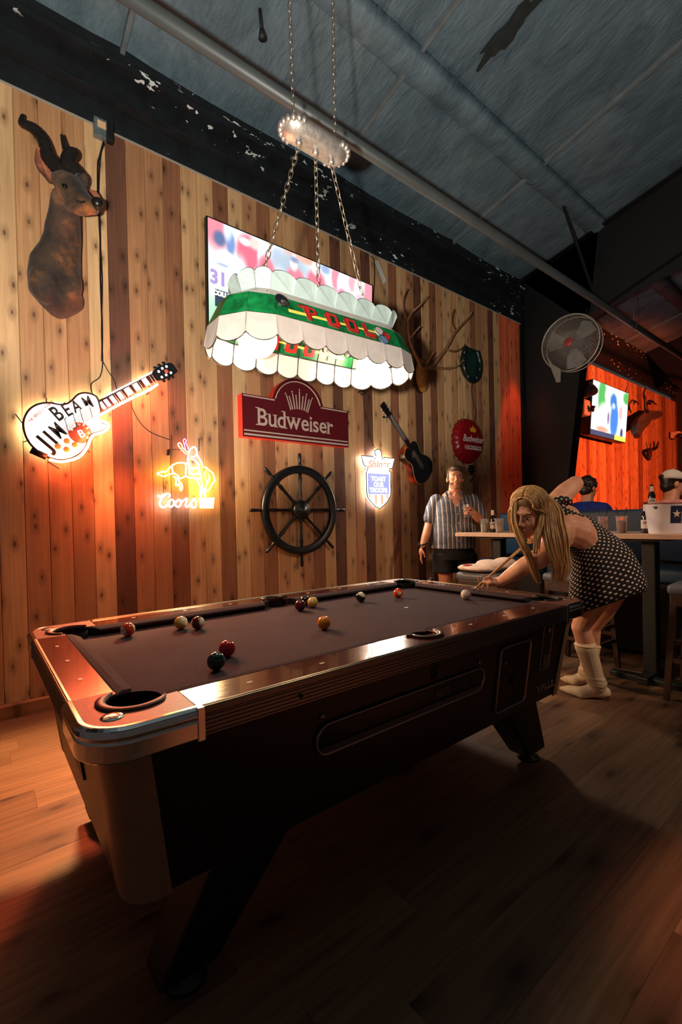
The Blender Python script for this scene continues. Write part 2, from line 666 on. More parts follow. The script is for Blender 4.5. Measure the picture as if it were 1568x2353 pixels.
# steel frame: tapered column and rafter
m_steel = mat('black_steel', rgb(13, 14, 16), 0.5, var=0.25, scale=4)
XF0, XF1 = 5.14, 5.34
def col_y(z): return 1.526-0.127*z
fr = empty('steel_frame', (5.24, 1.5, 0), 'black tapered steel column and rafter splitting the cedar wall', 'frame')
xm = 0.5*(XF0+XF1)
mb = MB()
mb.prism([(xm-0.006, YW+0.01, 0), (xm-0.006, col_y(0), 0), (xm-0.006, col_y(4.1), 4.1), (xm-0.006, 0.9, roof_z(0.9)), (xm-0.006, YW+0.01, roof_z(1.97))], (0.012, 0, 0))
mb.build('column_web', m_steel, fr)
mb = MB().prism([(XF0, col_y(0), 0), (XF0, col_y(0)+0.016, 0), (XF0, col_y(4.0)+0.016, 4.0), (XF0, col_y(4.0), 4.0)], (XF1-XF0, 0, 0))
mb.build('column_flange', m_steel, fr)
MB().box((XF0, YW-0.012, 0), (XF1, YW+0.02, 4.75)).build('column_flange', m_steel, fr)
# rafter
yb0, zb0, yb1, zb1 = 1.026, 3.883, -0.02, 4.243
sl = (zb1-zb0)/(yb1-yb0)
ye = -5.9
mb = MB().prism([(xm-0.006, yb0+0.1, zb0), (xm-0.006, ye, 5.15), (xm-0.006, ye, roof_z(ye)-0.02), (xm-0.006, YW, roof_z(YW)-0.01)], (0.012, 0, 0))
mb.build('rafter_web', m_steel, fr)
mb = MB().prism([(XF0, yb0, zb0), (XF0, yb1, zb1), (XF0, ye, 5.15), (XF0, ye, 5.166), (XF0, yb1, zb1+0.016), (XF0, yb0, zb0+0.016)], (XF1-XF0, 0, 0))
mb.build('rafter_flange', m_steel, fr)
mb = MB().prism([(XF0, YW, roof_z(YW)-0.02), (XF0, ye, roof_z(ye)-0.02), (XF0, ye, roof_z(ye)-0.004), (XF0, YW, roof_z(YW)-0.004)], (XF1-XF0, 0, 0))
mb.build('rafter_flange', m_steel, fr)
# flange braces under the roof
for (a, b) in (((4.35, 0.94, roof_z(0.94)), (5.15, 0.94, 4.15)), ((4.5, -0.6, roof_z(-0.6)), (5.15, -0.6, 4.5))):
    MB().tube([a, b], 0.02, 4, smooth=False).build('flange_brace', m_steel, fr)
# next frame further down the room
f2 = empty('steel_frame', (10.35, 1.5, 0), 'distant steel rafter over the red lit end of the room', 'frame')
mb = MB().prism([(10.3, yb0+0.3, zb0-0.1), (10.3, ye, 5.15), (10.3, ye, roof_z(ye)-0.02), (10.3, YW, roof_z(YW)-0.01)], (0.15, 0, 0))
mb.build('rafter_web', m_steel, f2)
# ------------------------------------------------------------------ pool table
m_cloth = NT('black_cloth')
v = m_cloth.coord('Object')
n = m_cloth.noise(v, 260, 3, 0.7)
n2 = m_cloth.noise(v, 5, 3)
c = m_cloth.ramp(n, [(0.3, rgb(46, 38, 43)), (0.7, rgb(86, 72, 78))])
c = m_cloth.mix(c, m_cloth.ramp(n2, [(0.3, (0.9, 0.88, 0.88)), (0.7, (1.06, 1.04, 1.04))]), 1.0, 'MULTIPLY')
m_cloth.base(c)
m_cloth.set(Roughness=0.95)
m_cloth.b.inputs['Specular IOR Level'].default_value = 0.15
m_cloth.bump(n, 0.25, 0.001)
m_cloth = m_cloth.m
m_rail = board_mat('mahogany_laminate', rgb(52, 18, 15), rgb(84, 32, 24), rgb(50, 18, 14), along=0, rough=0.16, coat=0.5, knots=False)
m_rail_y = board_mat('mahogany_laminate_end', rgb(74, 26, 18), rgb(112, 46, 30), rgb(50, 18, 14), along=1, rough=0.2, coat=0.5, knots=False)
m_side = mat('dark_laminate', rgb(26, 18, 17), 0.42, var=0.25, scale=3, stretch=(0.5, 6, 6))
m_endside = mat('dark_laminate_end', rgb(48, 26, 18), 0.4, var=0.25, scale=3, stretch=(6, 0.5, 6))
m_casting = mat('brown_corner_plastic', rgb(112, 70, 60), 0.5, var=0.08, scale=90, bump=0.15)
m_chrome = mat('chrome', (0.78, 0.77, 0.75), 0.12, 1.0)
m_alum = mat('ribbed_aluminium', (0.20, 0.185, 0.175), 0.36, 1.0)
m_gold = mat('bronze_trim', (0.62, 0.46, 0.30), 0.3, 1.0)
m_cornerp = mat('beige_corner_metal', rgb(150, 124, 100), 0.45, 0.3, var=0.1, scale=30)
m_rubber = mat('pocket_rubber', rgb(20, 17, 17), 0.6)
m_liner = mat('pocket_liner', rgb(96, 56, 46), 0.5)
m_pearl = mat('pearl_inlay', rgb(226, 218, 200), 0.3)
m_leg = mat('black_leg', rgb(13, 13, 14), 0.5)
m_steelt = mat('brushed_steel', (0.26, 0.24, 0.23), 0.38, 1.0)
m_hole = mat('dark_inside', rgb(10, 11, 12), 0.5)

TL, TW, TZ = 2.255/2, 1.29/2, 0.80
RX, RY = 1.025, 0.510       # inner edges of the wooden rails
NX, NY = 0.975, 0.458       # cushion noses
BED = 0.765
CR = 0.095                   # outer corner radius
PCX, PCY, PR = 1.0, 0.487, 0.068
CX, CYY = 0.90, 0.40         # where the corner castings end
SP = 0.082                   # half gap of the side pockets
table = empty('pool_table', (0, 0, 0), 'coin operated pool table with dark cloth, mahogany rails and chrome corners', 'pool table')

def arc(cx, cy, r, a0, a1, n):
    return [(cx+r*math.cos(math.radians(a0+(a1-a0)*i/n)), cy+r*math.sin(math.radians(a0+(a1-a0)*i/n))) for i in range(n+1)]

# cloth bed with the pocket mouths cut out
out = []
for sx, sy, order in ((-1, -1, 0), (1, -1, 1), (1, 1, 0), (-1, 1, 1)):
    a = arc(PCX, PCY, PR*0.98, 111.6-180+180, 338.4, 16)
    a = [(sx*(-(-x)) , y) for x, y in a]
    # canonical corner is (-,-): mirror into place
    can = arc(-PCX, -PCY, PR*0.98, 111.6-112+112, 111.6-112+112, 1)
    can = arc(-PCX-0.022, -PCY-0.022, PR*0.98, 118, -28, 14)      # passes through the table side of the hole
    q = [(-sx*x if sx > 0 else x, -sy*y if sy > 0 else y) for x, y in can]
    if order:
        q = list(reversed(q))
    out += q
    if (sx, sy) == (-1, -1):
        out += arc(0, -0.545, 0.062, 145, 35, 10)
    if (sx, sy) == (1, 1):
        out += arc(0, 0.545, 0.062, -35, -145, 10)
mb = MB().prism([(x, y, BED-0.02) for x, y in out], (0, 0, 0.02))
mb.build('cloth_bed', m_cloth, table)

# rails
def rail(x0, x1, y0, y1, m):
    mb = MB().box((x0, y0, TZ-0.07), (x1, y1, TZ))
    return mb.build('rail', m, table, bevel=0.003)
for s in (-1, 1):
    ya, yb = sorted((s*RY, s*(TW-0.004)))
    rail(-CX, -0.052, ya, yb, m_rail)
    rail(0.052, CX, ya, yb, m_rail)
    MB().box((-0.053, min(s*0.565, s*(TW-0.004)), TZ-0.07), (0.053, max(s*0.565, s*(TW-0.004)), TZ)).build('rail', m_rail, table)
    xa, xb = sorted((s*RX, s*(TL-0.004)))
    rail(xa, xb, -CYY, CYY, m_rail_y)

# cushions
def cushion(p0, p1, inward, c0, c1):
    """p0->p1 along the rail; inward = unit vector to the cloth; c0/c1 = mitre at the ends"""
    p0, p1, w = Vector(p0), Vector(p1), Vector(inward)
    d = (p1-p0).normalized()
    prof = [(0.0, TZ-0.001), (0.02, TZ+0.001), (0.046, TZ-0.008), (0.051, TZ-0.014), (0.047, TZ-0.018), (0.02, BED-0.002), (0.0, BED-0.004)]
    rs = []
    for q, cc, sg in ((p0, c0, 1), (p1, c1, -1)):
        rs.append([Vector((q.x, q.y, 0)) + w*a + d*sg*cc*a/0.05 + Vector((0, 0, z)) for a, z in prof])
    b = MB().rings(rs, True, True, False)
    return b.build('cushion', m_cloth, table, bevel=0.004)
for s in (-1, 1):
    cushion((-0.94, s*RY, 0), (-SP, s*RY, 0), (0, -s, 0), 0.05, 0.02)
    cushion((SP, s*RY, 0), (0.94, s*RY, 0), (0, -s, 0), 0.02, 0.05)
    cushion((s*RX, -0.425, 0), (s*RX, 0.425, 0), (-s, 0, 0), 0.05, 0.05)

# corner castings with pocket, chrome cap, liner, badge and curved corner panel
def mir(sx, sy, pts):
    return [Vector((-sx*q[0] if False else (q[0] if sx < 0 else -q[0]), q[1] if sy < 0 else -q[1], q[2])) for q in pts]
def mirmb(mb, sx, sy):
    mb.v = mir(sx, sy, mb.v)
    return mb
for sx in (-1, 1):
    for sy in (-1, 1):
        prefix = [(-CX, -TW+0.004)]
        outer = [(-CX, -(TW-0.004))] + list(reversed(arc(-TL+0.004+CR, -TW+0.004+CR, CR, 180, 270, 10))) + [(-TL+0.004, -CYY), (-RX, -CYY)]
        inner = arc(-PCX, -PCY, PR, 111.6, 338.4, 20) + [(-CX, -RY)]
        poly = outer+inner
        b = mirmb(MB().prism([(x, y, TZ-0.07) for x, y in poly], (0, 0, 0.0715)), sx, sy)
        cst = b.build('corner_casting', m_casting, table, bevel=0.002)
        # pocket lip
        lip = arc(-PCX, -PCY, PR+0.006, 118, 332, 18)
        rs = []
        for i, (x, y) in enumerate(lip):
            wdt = 0.011*min(1, 0.25+min(i, len(lip)-1-i)/3.0)
            nx, ny = (x+PCX), (y+PCY)
            L = math.hypot(nx, ny)
            nx, ny = nx/L, ny/L
            rs.append([(x-nx*wdt, y-ny*wdt, TZ-0.012), (x-nx*wdt, y-ny*wdt, TZ+0.006), (x, y, TZ+0.0085), (x+nx*wdt, y+ny*wdt, TZ+0.006), (x+nx*wdt, y+ny*wdt, TZ)])
        b = mirmb(MB().rings([[Vector(q) for q in r] for r in rs], True, True, True), sx, sy)
        b.build('pocket_lip', m_liner if sx < 0 else m_rubber, cst)
        # pocket cup
        b = MB()
        prof = [(PR-0.003, TZ-0.004), (PR-0.004, BED-0.03), (PR-0.012, BED-0.12), (0.005, BED-0.125)]
        b.lathe(prof, 22, Matrix.Translation((-PCX, -PCY, 0)), cap=False)
        # keep only the far side wall above the bed
        mirmb(b, sx, sy).build('pocket_cup', m_hole, cst)
        # chrome cap
        path = [(-CX+0.0, -TW, 0)] + [(x, y, 0) for x, y in reversed(arc(-TL+CR, -TW+CR, CR, 180, 270, 12))] + [(-TL, -CYY, 0)]
        prof = [(0.0, TZ-0.002), (0.008, TZ+0.0025), (-0.004, TZ+0.003), (-0.013, TZ-0.004), (-0.015, TZ-0.018), (-0.010, TZ-0.026), (-0.013, TZ-0.03), (-0.013, TZ-0.068), (-0.006, TZ-0.074), (0.004, TZ-0.074)]
        prof = [(-a, z) for a, z in prof]
        b = mirmb(MB().sweep(path, [(-a, z) for a, z in prof], smooth=False), sx, sy)
        b.build('chrome_corner_cap', m_chrome, cst, bevel=0.002)
        # end band of the cap
        b = mirmb(MB().box((-CX-0.006, -TW-0.016, TZ-0.075), (-CX+0.012, -TW+0.004, TZ+0.003)), sx, sy)
        b.build('cap_end_band', m_chrome, cst, bevel=0.002)
        # round badge
        b = MB()
        b.ell((-1.066, -0.572, TZ+0.001), (0.026, 0.026, 0.006), 20, 8)
        mirmb(b, sx, sy).build('corner_badge', m_chrome, cst)
        # curved corner panel below
        def ring(z, grow):
            f = (0.735-z)/0.40
            ox, oy = 1.09-0.054*f+grow, 0.605-0.055*f+grow
            r = 0.075
            return [Vector((-1.0+0.06*f, -oy, z))] + [Vector((x, y, z)) for x, y in reversed(arc(-ox+r, -oy+r, r, 180, 270, 9))] + [Vector((-ox, -0.44, z))]
        b = MB()
        b.rings([ring(0.735, 0.006), ring(0.33, 0.006)], False, False, True)
        b.rings([ring(0.735, 0.0), ring(0.33, 0.0)], False, False, True)
        o1, o2 = ring(0.33, 0.006), ring(0.33, 0.0)
        b.rings([o1, o2], False, False, False)
        mirmb(b, sx, sy).build('corner_panel', m_cornerp, table)

# ribbed trim along the sides
def trim(p0, p1):
    prof = [(0, 0.002), (0.006, 0.0035), (0.011, -0.002), (0.011, -0.016)]
    z = -0.019
    for k in range(5):
        prof += [(0.0085, z), (0.0085, z-0.0035), (0.0115, z-0.0045), (0.0115, z-0.0085)]
        z -= 0.0098
    prof += [(0.006, z-0.002), (0, z-0.002)]
    return MB().sweep([p0, p1], [(a, TZ+b) for a, b in prof])
trim((-CX+0.012, -TW+0.002, 0), (CX-0.012, -TW+0.002, 0)).build('ribbed_trim', m_alum, table)
trim((CX-0.012, TW-0.002, 0), (-CX+0.012, TW-0.002, 0)).build('ribbed_trim', m_alum, table)
trim((-TL+0.002, CYY, 0), (-TL+0.002, -CYY, 0)).build('ribbed_trim', m_alum, table)
trim((TL-0.002, -CYY, 0), (TL-0.002, CYY, 0)).build('ribbed_trim', m_alum, table)
for a, b in (((-CX+0.012, -TW+0.003, 0), (CX-0.012, -TW+0.003, 0)), ((CX-0.012, TW-0.003, 0), (-CX+0.012, TW-0.003, 0)), ((-TL+0.003, CYY, 0), (-TL+0.003, -CYY, 0)), ((TL-0.003, -CYY, 0), (TL-0.003, CYY, 0))):
    MB().sweep([a, b], [(-0.004, TZ+0.001), (0.003, TZ+0.0045), (0.0105, TZ+0.001), (0.012, TZ-0.008), (0.009, TZ-0.012), (-0.004, TZ-0.004)]).build('edge_trim', m_gold, table)

# side pockets
for s in (-1, 1):
    lip = arc(0, 0.553, 0.058, 200, -20, 18) if s > 0 else arc(0, -0.553, 0.058, 160, 380, 18)
    rs = []
    for i, (x, y) in enumerate(lip):
        wd = 0.011*min(1, 0.3+min(i, 18-i)/3)
        yc = s*0.553
        L = math.hypot(x, y-yc)
        nx, ny = x/L, (y-yc)/L
        if not (i % 18):
            x += (0.02 if x > 0 else -0.02)
        rs.append([Vector(q) for q in ((x-nx*wd, y-ny*wd, TZ-0.02), (x-nx*wd, y-ny*wd, TZ+0.006), (x, y, TZ+0.009), (x+nx*wd, y+ny*wd, TZ+0.006), (x+nx*wd, y+ny*wd, TZ))])
    b = MB().rings(rs, True, True, True)
    sp = b.build('side_pocket_lip', mat('pocket_bronze', rgb(70, 52, 44), 0.35, 0.4) if s < 0 else m_rubber, table)
    b = MB().lathe([(0.056, TZ-0.004), (0.055, BED-0.03), (0.045, BED-0.12), (0.004, BED-0.125)], 22, Matrix.Translation((0, s*0.553, 0)), cap=False)
    b.build('pocket_cup', m_hole, sp)

# pearl sights on the rails
SX = [0.25, 0.49, 0.73]
for s in (-1, 1):
    for x in SX:
        for q in (-1, 1):
            MB().box((q*x-0.008, s*0.575-0.005, TZ-0.002), (q*x+0.008, s*0.575+0.005, TZ+0.0007)).build('rail_sight', m_pearl, table)
    for y in (-0.23, 0, 0.23):
        MB().box((s*1.075-0.005, y-0.009, TZ-0.002), (s*1.075+0.005, y+0.009, TZ+0.0007)).build('rail_sight', m_pearl, table)

# cabinet
def cab_ring(z):
    f = (0.735-z)/0.40
    ox, oy, r = 1.09-0.054*f-0.0015, 0.605-0.055*f-0.0015, 0.075
    q = []
    for cx, cy, a in ((-ox+r, -oy+r, 180), (ox-r, -oy+r, 270), (ox-r, oy-r, 0), (-ox+r, oy-r, 90)):
        q += [Vector((x, y, z)) for x, y in arc(cx, cy, r, a, a+90, 6)]
    return q
MB().rings([cab_ring(0.745), cab_ring(0.335)], True, True, False).build('cabinet', m_side, table)
# flat end panels
for s in (-1, 1):
    a, b = 1.091, 1.0365
    MB().prism([(s*a, -0.44, 0.735), (s*a, 0.44, 0.735), (s*b, 0.44, 0.335), (s*b, -0.44, 0.335)], (s*0.004, 0, 0)).build('end_panel', m_endside, table)
    MB().prism([(s*1.077, -0.2, 0.6), (s*1.077, -0.06, 0.6), (s*1.063, -0.06, 0.5), (s*1.063, -0.2, 0.5)], (s*0.006, 0, 0)).build('end_slot', m_hole, table)
    for yy in (-0.3, 0.3):
        MB().ell((s*1.088, yy, 0.68), (0.006, 0.012, 0.012), 10, 6).build('screw', m_steelt, table)

# fittings on the near side
def side_pt(x, z, off=0.0):
    f = (0.735-z)/0.40
    return Vector((x, -(0.605-0.055*f)-off, z))
SIDE_N = Vector((0, -0.9907, -0.136))
def rrect(x0, x1, z0, z1, r, n=5):
    q = []
    for cx, cz, a in ((x0+r, z0+r, 180), (x1-r, z0+r, 270), (x1-r, z1-r, 0), (x0+r, z1-r, 90)):
        q += arc(cx, cz, r, a, a+90, n)
    return q
def fitting(name, x0, x1, z0, z1, r, fw, mfr, mfill, proud=0.010, skew=0):
    o = rrect(x0, x1, z0, z1, r)
    i = rrect(x0+fw, x1-fw, z0+fw, z1-fw, max(0.004, r-fw))
    b = MB()
    rs = []
    for loop, off in ((o, 0.0), (o, proud*0.8), (rrect(x0+fw*0.4, x1-fw*0.4, z0+fw*0.4, z1-fw*0.4, max(0.004, r-fw*0.4)), proud), (i, proud*0.6), (i, 0.002)):
        rs.append([side_pt(x, z, off) for x, z in loop])
    b.rings(rs, True, False, True)
    fr_ = b.build(name+'_frame', mfr, table)
    b = MB().add([side_pt(x, z, 0.003) for x, z in i], [tuple(range(len(i)))])
    b.build(name+'_inset', mfill, fr_, fixn=False)
    return fr_
m_winglass = mat('smoky_window', rgb(14, 17, 19), 0.12)
sl = fitting('ball_window', -0.53, 0.315, 0.522, 0.628, 0.05, 0.011, m_steelt, m_winglass, 0.011)
# curved tray lip inside the ball window
b = MB().prism([side_pt(x, z, 0.0045) for x, z in rrect(-0.516, 0.30, 0.534, 0.552, 0.008)], SIDE_N*0.004)
b.build('ball_tray', mat('tray_metal', rgb(52, 56, 58), 0.4), sl)
dr = fitting('cue_ball_door', 0.415, 0.665, 0.38, 0.68, 0.028, 0.012, m_steelt, m_hole, 0.013)
b = MB().tube([side_pt(0.545, 0.505, 0.003), side_pt(0.545, 0.505, 0.010)], 0.022, 18)
b.tube([side_pt(0.545, 0.505, 0.010), side_pt(0.545, 0.505, 0.014)], 0.012, 12)
b.build('door_lock', mat('lock_metal', rgb(44, 46, 48), 0.4, 0.6), dr)
b = MB().tube([side_pt(0.47, 0.60, 0.003), side_pt(0.47, 0.60, 0.007)], 0.008, 10)
b.build('door_screw', m_steelt, dr)
cp = fitting('coin_plate', 0.775, 0.868, 0.492, 0.722, 0.008, 0.006, m_steelt, mat('coin_metal', rgb(70, 56, 48), 0.4, 0.7, var=0.2, scale=14), 0.005)
b = MB().tube([side_pt(0.822, 0.69, 0.003), side_pt(0.822, 0.69, 0.012)], 0.016, 14)
b.build('coin_lock', m_steelt, cp)
b = MB().prism([side_pt(x, z, 0.003) for x, z in rrect(0.795, 0.848, 0.51, 0.57, 0.004)], SIDE_N*0.005)
b.build('coin_slide', m_steelt, cp)
for x, z in ((-0.505, 0.649), (0.277, 0.647)):
    MB().tube([side_pt(x, z), side_pt(x, z, 0.005)], 0.011, 12).build('screw', m_steelt, table)
MB().tube([(-0.62, -TW-0.006, TZ-0.042), (-0.62, -TW-0.0135, TZ-0.042)], 0.006, 10).build('rail_bolt', m_rubber, table)
# raised maker lettering on the side
Mx = Matrix(((1, 0, 0, 0.875), (0, 0.136, -0.9907, side_pt(0, 0.405, 0.001).y), (0, 0.9907, 0.136, 0.405), (0, 0, 0, 1)))
b = MB()
text(b, 'VALLEY', 0.062, Mx, bold=0.003, extrude=0.001)
m_logo = mat('faded_logo', rgb(112, 84, 72), 0.5)
b.build('maker_lettering', m_logo, table)
b = MB()
for k in range(9):
    a = 2*PI*k/9
    b.tube([side_pt(0.975, 0.435, 0.002), side_pt(0.975+0.022*math.cos(a), 0.435+0.022*math.sin(a), 0.002)], 0.0025, 4)
b.tube([side_pt(0.975+0.024*math.cos(2*PI*k/16), 0.435+0.024*math.sin(2*PI*k/16), 0.002) for k in range(16)], 0.0025, 4, loop=True)
b.build('maker_emblem', m_logo, table)
# small price sticker seen through the ball window
b = MB().prism([side_pt(x, z, 0.0045) for x, z in rrect(-0.02+0.03, 0.09, 0.566, 0.60, 0.006)], SIDE_N*0.001)
b.build('window_sticker', mat('sticker', rgb(46, 50, 50), 0.4), sl)

# legs
for sx in (-1, 1):
    for sy in (-1, 1):
        b = MB()
        def sec(z, xa, xb, ya, yb):
            return [Vector((sx*xa, sy*ya, z)), Vector((sx*xb, sy*ya, z)), Vector((sx*xb, sy*yb, z)), Vector((sx*xa, sy*yb, z))]
        b.rings([sec(0.336, 0.58, 0.82, 0.36, 0.535), sec(0.05, 0.80, 0.965, 0.385, 0.50), sec(0.035, 0.81, 0.955, 0.395, 0.49)], True, True, False)
        lg = b.build('leg', m_leg, table, bevel=0.012)
        b = MB().lathe([(0.02, 0.05), (0.02, 0.022), (0.052, 0.014), (0.055, 0.0)], 20, Matrix.Translation((sx*0.88, sy*0.452, 0)))
        b.build('leg_leveler', mat('leveler', rgb(60, 62, 62), 0.4, 0.5) if (sx, sy) == (-1, -1) else bpy.data.materials['leveler'], lg)

# ------------------------------------------------------------------ balls
def ball_mat(name, c, stripe=False, num=True, axis=2):
    t = NT(name)
    v = t.n('ShaderNodeTexCoord').outputs['Object']
    sp_ = t.n('ShaderNodeSeparateXYZ')
    t.l(v, sp_.inputs[0])
    cur = c
    if stripe:
        ab = t.n('ShaderNodeMath', operation='ABSOLUTE')
        t.l(sp_.outputs['Z'], ab.inputs[0])
        f = t.ramp(ab.outputs[0], [(0.0, (0, 0, 0)), (0.0155, (0, 0, 0)), (0.0162, (1, 1, 1))])
        cur = t.mix(c, rgb(236, 226, 196), f)
    t.base(cur)
    t.set(Roughness=0.12)
    t.b.inputs['Coat Weight'].default_value = 0.4
    return t.m

BR = 0.0286
m_white_dot = mat('ball_number_disc', rgb(238, 230, 206), 0.15)
m_ink = mat('ball_number_ink', rgb(18, 16, 16), 0.3)
def ball(px, py, m, label, num=None, rot=(0, 0, 0), face=None, cue=False):
    P = at(px, py, 2, BED+BR)
    r = empty('cue_ball' if cue else 'pool_ball', (P.x, P.y, BED), label, 'ball', None if cue else 'pool balls on the table')
    b = MB().ell((0, 0, 0), (BR, BR, BR), 32, 20)
    o = b.build('ball_body', m, r, local=True)
    o.location = (0, 0, BR)
    o.rotation_euler = rot
    if num is not None:
        d = Vector(face or (CAM-P)).normalized()
        s, u, d = frame(d)
        s = -s
        c = Vector((0, 0, BR))
        b = MB()
        rs = []
        for rad in (0.0, 0.35, 0.7, 1.0):
            a = 0.0105*rad/BR
            rs.append([c + (d*math.cos(a) + (s*math.cos(2*PI*k/20)+u*math.sin(2*PI*k/20))*math.sin(a))*(BR+0.0003) for k in range(20)])
        b.rings(rs, True, False, True)
        disc = b.build('number_disc', m_white_dot, r, local=True, fixn=False)
        vs, fs = text_mesh(str(num), 0.0125, bold=0.0004)
        b = MB().add([c + (d + (s*q.x+u*q.y)/BR).normalized()*(BR+0.0006) for q in vs], fs)
        b.build('number', m_ink, disc, local=True, fixn=False)
    return r
m_sol = {n: ball_mat('ball_'+n, c) for n, c in dict(red=rgb(176, 22, 26), green=rgb(8, 58, 44), orange=rgb(226, 140, 36), maroon=rgb(88, 14, 22), black=rgb(14, 14, 16), cue=rgb(226, 206, 190), vermilion=rgb(222, 66, 24), yellow=rgb(232, 196, 96)).items()}
m_str = {n: ball_mat('stripe_'+n, c, True) for n, c in dict(red=rgb(206, 60, 28), yellow=rgb(226, 176, 60), maroon=rgb(92, 18, 22), black=rgb(20, 20, 22), pale=rgb(222, 190, 120)).items()}
ball(294, 1446.5, m_str['red'], 'striped red and cream ball nearest the far left corner pocket', 13, (0.4, 1.25, 0.5), face=(-1, -0.55, 0.1))
ball(416, 1431, m_str['yellow'], 'yellow striped ball by the far cushion beside a maroon striped ball', None, (1.1, 0.55, 0.3))
ball(455, 1431, m_str['maroon'], 'maroon striped ball with its dark band upright near the far cushion', None, (0.1, 1.45, -0.65))
ball(522, 1490, m_sol['red'], 'glossy solid red ball just behind the green ball')
ball(497, 1519, m_sol['green'], 'solid dark green ball closest to the near rail')
ball(745, 1431, m_sol['orange'], 'solid orange ball alone in the middle of the cloth')
ball(690, 1391, m_sol['maroon'], 'solid maroon ball in the cluster by the far side pocket')
ball(701, 1381, m_sol['black'], 'black ball mostly hidden behind the maroon ball')
ball(719, 1384, m_sol['yellow'], 'pale yellow ball with its number facing up beside the maroon ball', 1, face=(-0.7, -0.6, 0.5))
ball(829, 1372, m_str['black'], 'yellow and black striped ball beyond the far side pocket', None, (0.5, 0.2, 0))
ball(915, 1363, m_sol['vermilion'], 'orange red ball with a number disc near the far right pocket', 5, face=(-0.4, -0.8, 0.15))
ball(1071, 1366.5, m_sol['cue'], 'white cue ball at the tip of the cue', cue=True)
# chalk cube on the far end rail and two chalk marks on the cloth
P = at(991, 1331, 2, TZ+0.011)
ch = empty('chalk_cube', (P.x, P.y, TZ), 'small blue chalk cube on the far end rail', 'chalk')
MB().box((P.x-0.011, P.y-0.011, TZ), (P.x+0.011, P.y+0.011, TZ+0.02)).build('chalk_wrapper', mat('chalk_paper', rgb(52, 62, 82), 0.6), ch, bevel=0.001)
MB().box((P.x-0.009, P.y-0.009, TZ+0.02), (P.x+0.009, P.y+0.009, TZ+0.0225)).build('chalk_face', mat('chalk_blue', rgb(40, 60, 110), 0.9), ch)
P = at(934, 1396, 2, BED)
MB().box((P.x-0.013, P.y-0.005, BED), (P.x+0.013, P.y+0.005, BED+0.0006)).build('foot_spot', m_pearl, table)
# ------------------------------------------------------------------ stained glass pool lamp
LX, LY = -0.03, 0.02
def glass_mat(name, c, em, tr=0.5, var=0.12, scale=9):
    t = NT(name)
    n = t.noise(t.coord('Object', (1, 1, 1), True), scale, 4, 0.6, 0.8)
    lo = tuple(x*(1-var) for x in c)
    hi = tuple(min(1, x*(1+var)) for x in c)
    cc = t.ramp(n, [(0.3, lo), (0.7, hi)])
    # thin art glass: part of the light goes through
    t.base(cc)
    t.set(Roughness=0.25)
    tl = t.n('ShaderNodeBsdfTranslucent')
    t.l(cc, tl.inputs['Color'])
    mx = t.n('ShaderNodeMixShader')
    mx.inputs[0].default_value = tr
    t.l(t.b.outputs[0], mx.inputs[1])
    t.l(tl.outputs[0], mx.inputs[2])
    t.l(mx.outputs[0], t.out.inputs['Surface'])
    return t.m
m_cream = glass_mat('cream_glass', rgb(150, 138, 131), 0, 0.028)
m_crown = glass_mat('pale_glass', rgb(136, 148, 144), 0, 0.03)
m_green = glass_mat('green_glass', rgb(6, 86, 40), 0, 0.10, 0.7, 14)
m_redgl = glass_mat('red_glass', rgb(160, 26, 20), 0, 0.08, 0.3, 20)
m_ambgl = glass_mat('amber_glass', rgb(232, 178, 76), 0, 0.06, 0.2, 20)
m_lead = mat('lead_came', rgb(46, 40, 34), 0.45, 0.6)
m_globe = glow('globe_glow', (1.0, 0.80, 0.57), 27.0, (1, 1, 1))
m_chain = mat('chain_brass', (0.52, 0.43, 0.32), 0.4, 1.0)
m_cast = mat('cast_tin', (0.40, 0.36, 0.33), 0.5, 0.9, var=0.2, scale=40, bump=0.5)

lamp = empty('pool_lamp', (LX, LY, 1.93), 'long stained glass pool lamp with green band, red POOL letters and scalloped cream skirt', 'lamp')
def plan(hw, cx=0.345, rx=None):
    """22 plan vertices, counter-clockwise from the near left"""
    rx = hw*1.05 if rx is None else rx
    q = [(-cx + 2*cx*i/6, -hw) for i in range(7)]
    q += [(cx+rx*math.sin(PI*k/5), -hw*math.cos(PI*k/5)) for k in range(1, 5)]
    q += [(cx - 2*cx*i/6, hw) for i in range(7)]
    q += [(-cx-rx*math.sin(PI*k/5), hw*math.cos(PI*k/5)) for k in range(1, 5)]
    return [Vector((LX+x, LY+y, 0)) for x, y in q]
Z0, Z1, Z2, Z3, Z4 = 1.955, 2.035, 2.130, 2.165, 2.232
R0 = plan(0.195, 0.345, 0.195)
R1 = plan(0.182, 0.342, 0.182)
R2 = plan(0.138, 0.335, 0.142)
R3 = plan(0.112, 0.325, 0.085)
R4 = plan(0.140, 0.33, 0.105)
NP = 22
def zed(v, z): return Vector((v.x, v.y, z+0.03*(v.x-LX)))
def slab(b, loop, th=0.003):
    c0 = sum(loop, Vector())/len(loop)
    c = sum(loop, Vector())/len(loop)
    nrm = Vector()
    for i_ in range(len(loop)):
        nrm += (loop[i_]-c0).cross(loop[(i_+1) % len(loop)]-c0)
    nrm.normalize()
    if nrm.dot(Vector((0 if abs(c0.x-LX) < 0.34 else c0.x-LX, c0.y-LY, 0.02))) < 0:
        nrm = -nrm
    b.prism(loop, nrm*th)
def came(path, r=0.0028):
    b = MB().tube(path, r, 6)
    return b
glass_lead = []
lead = MB()
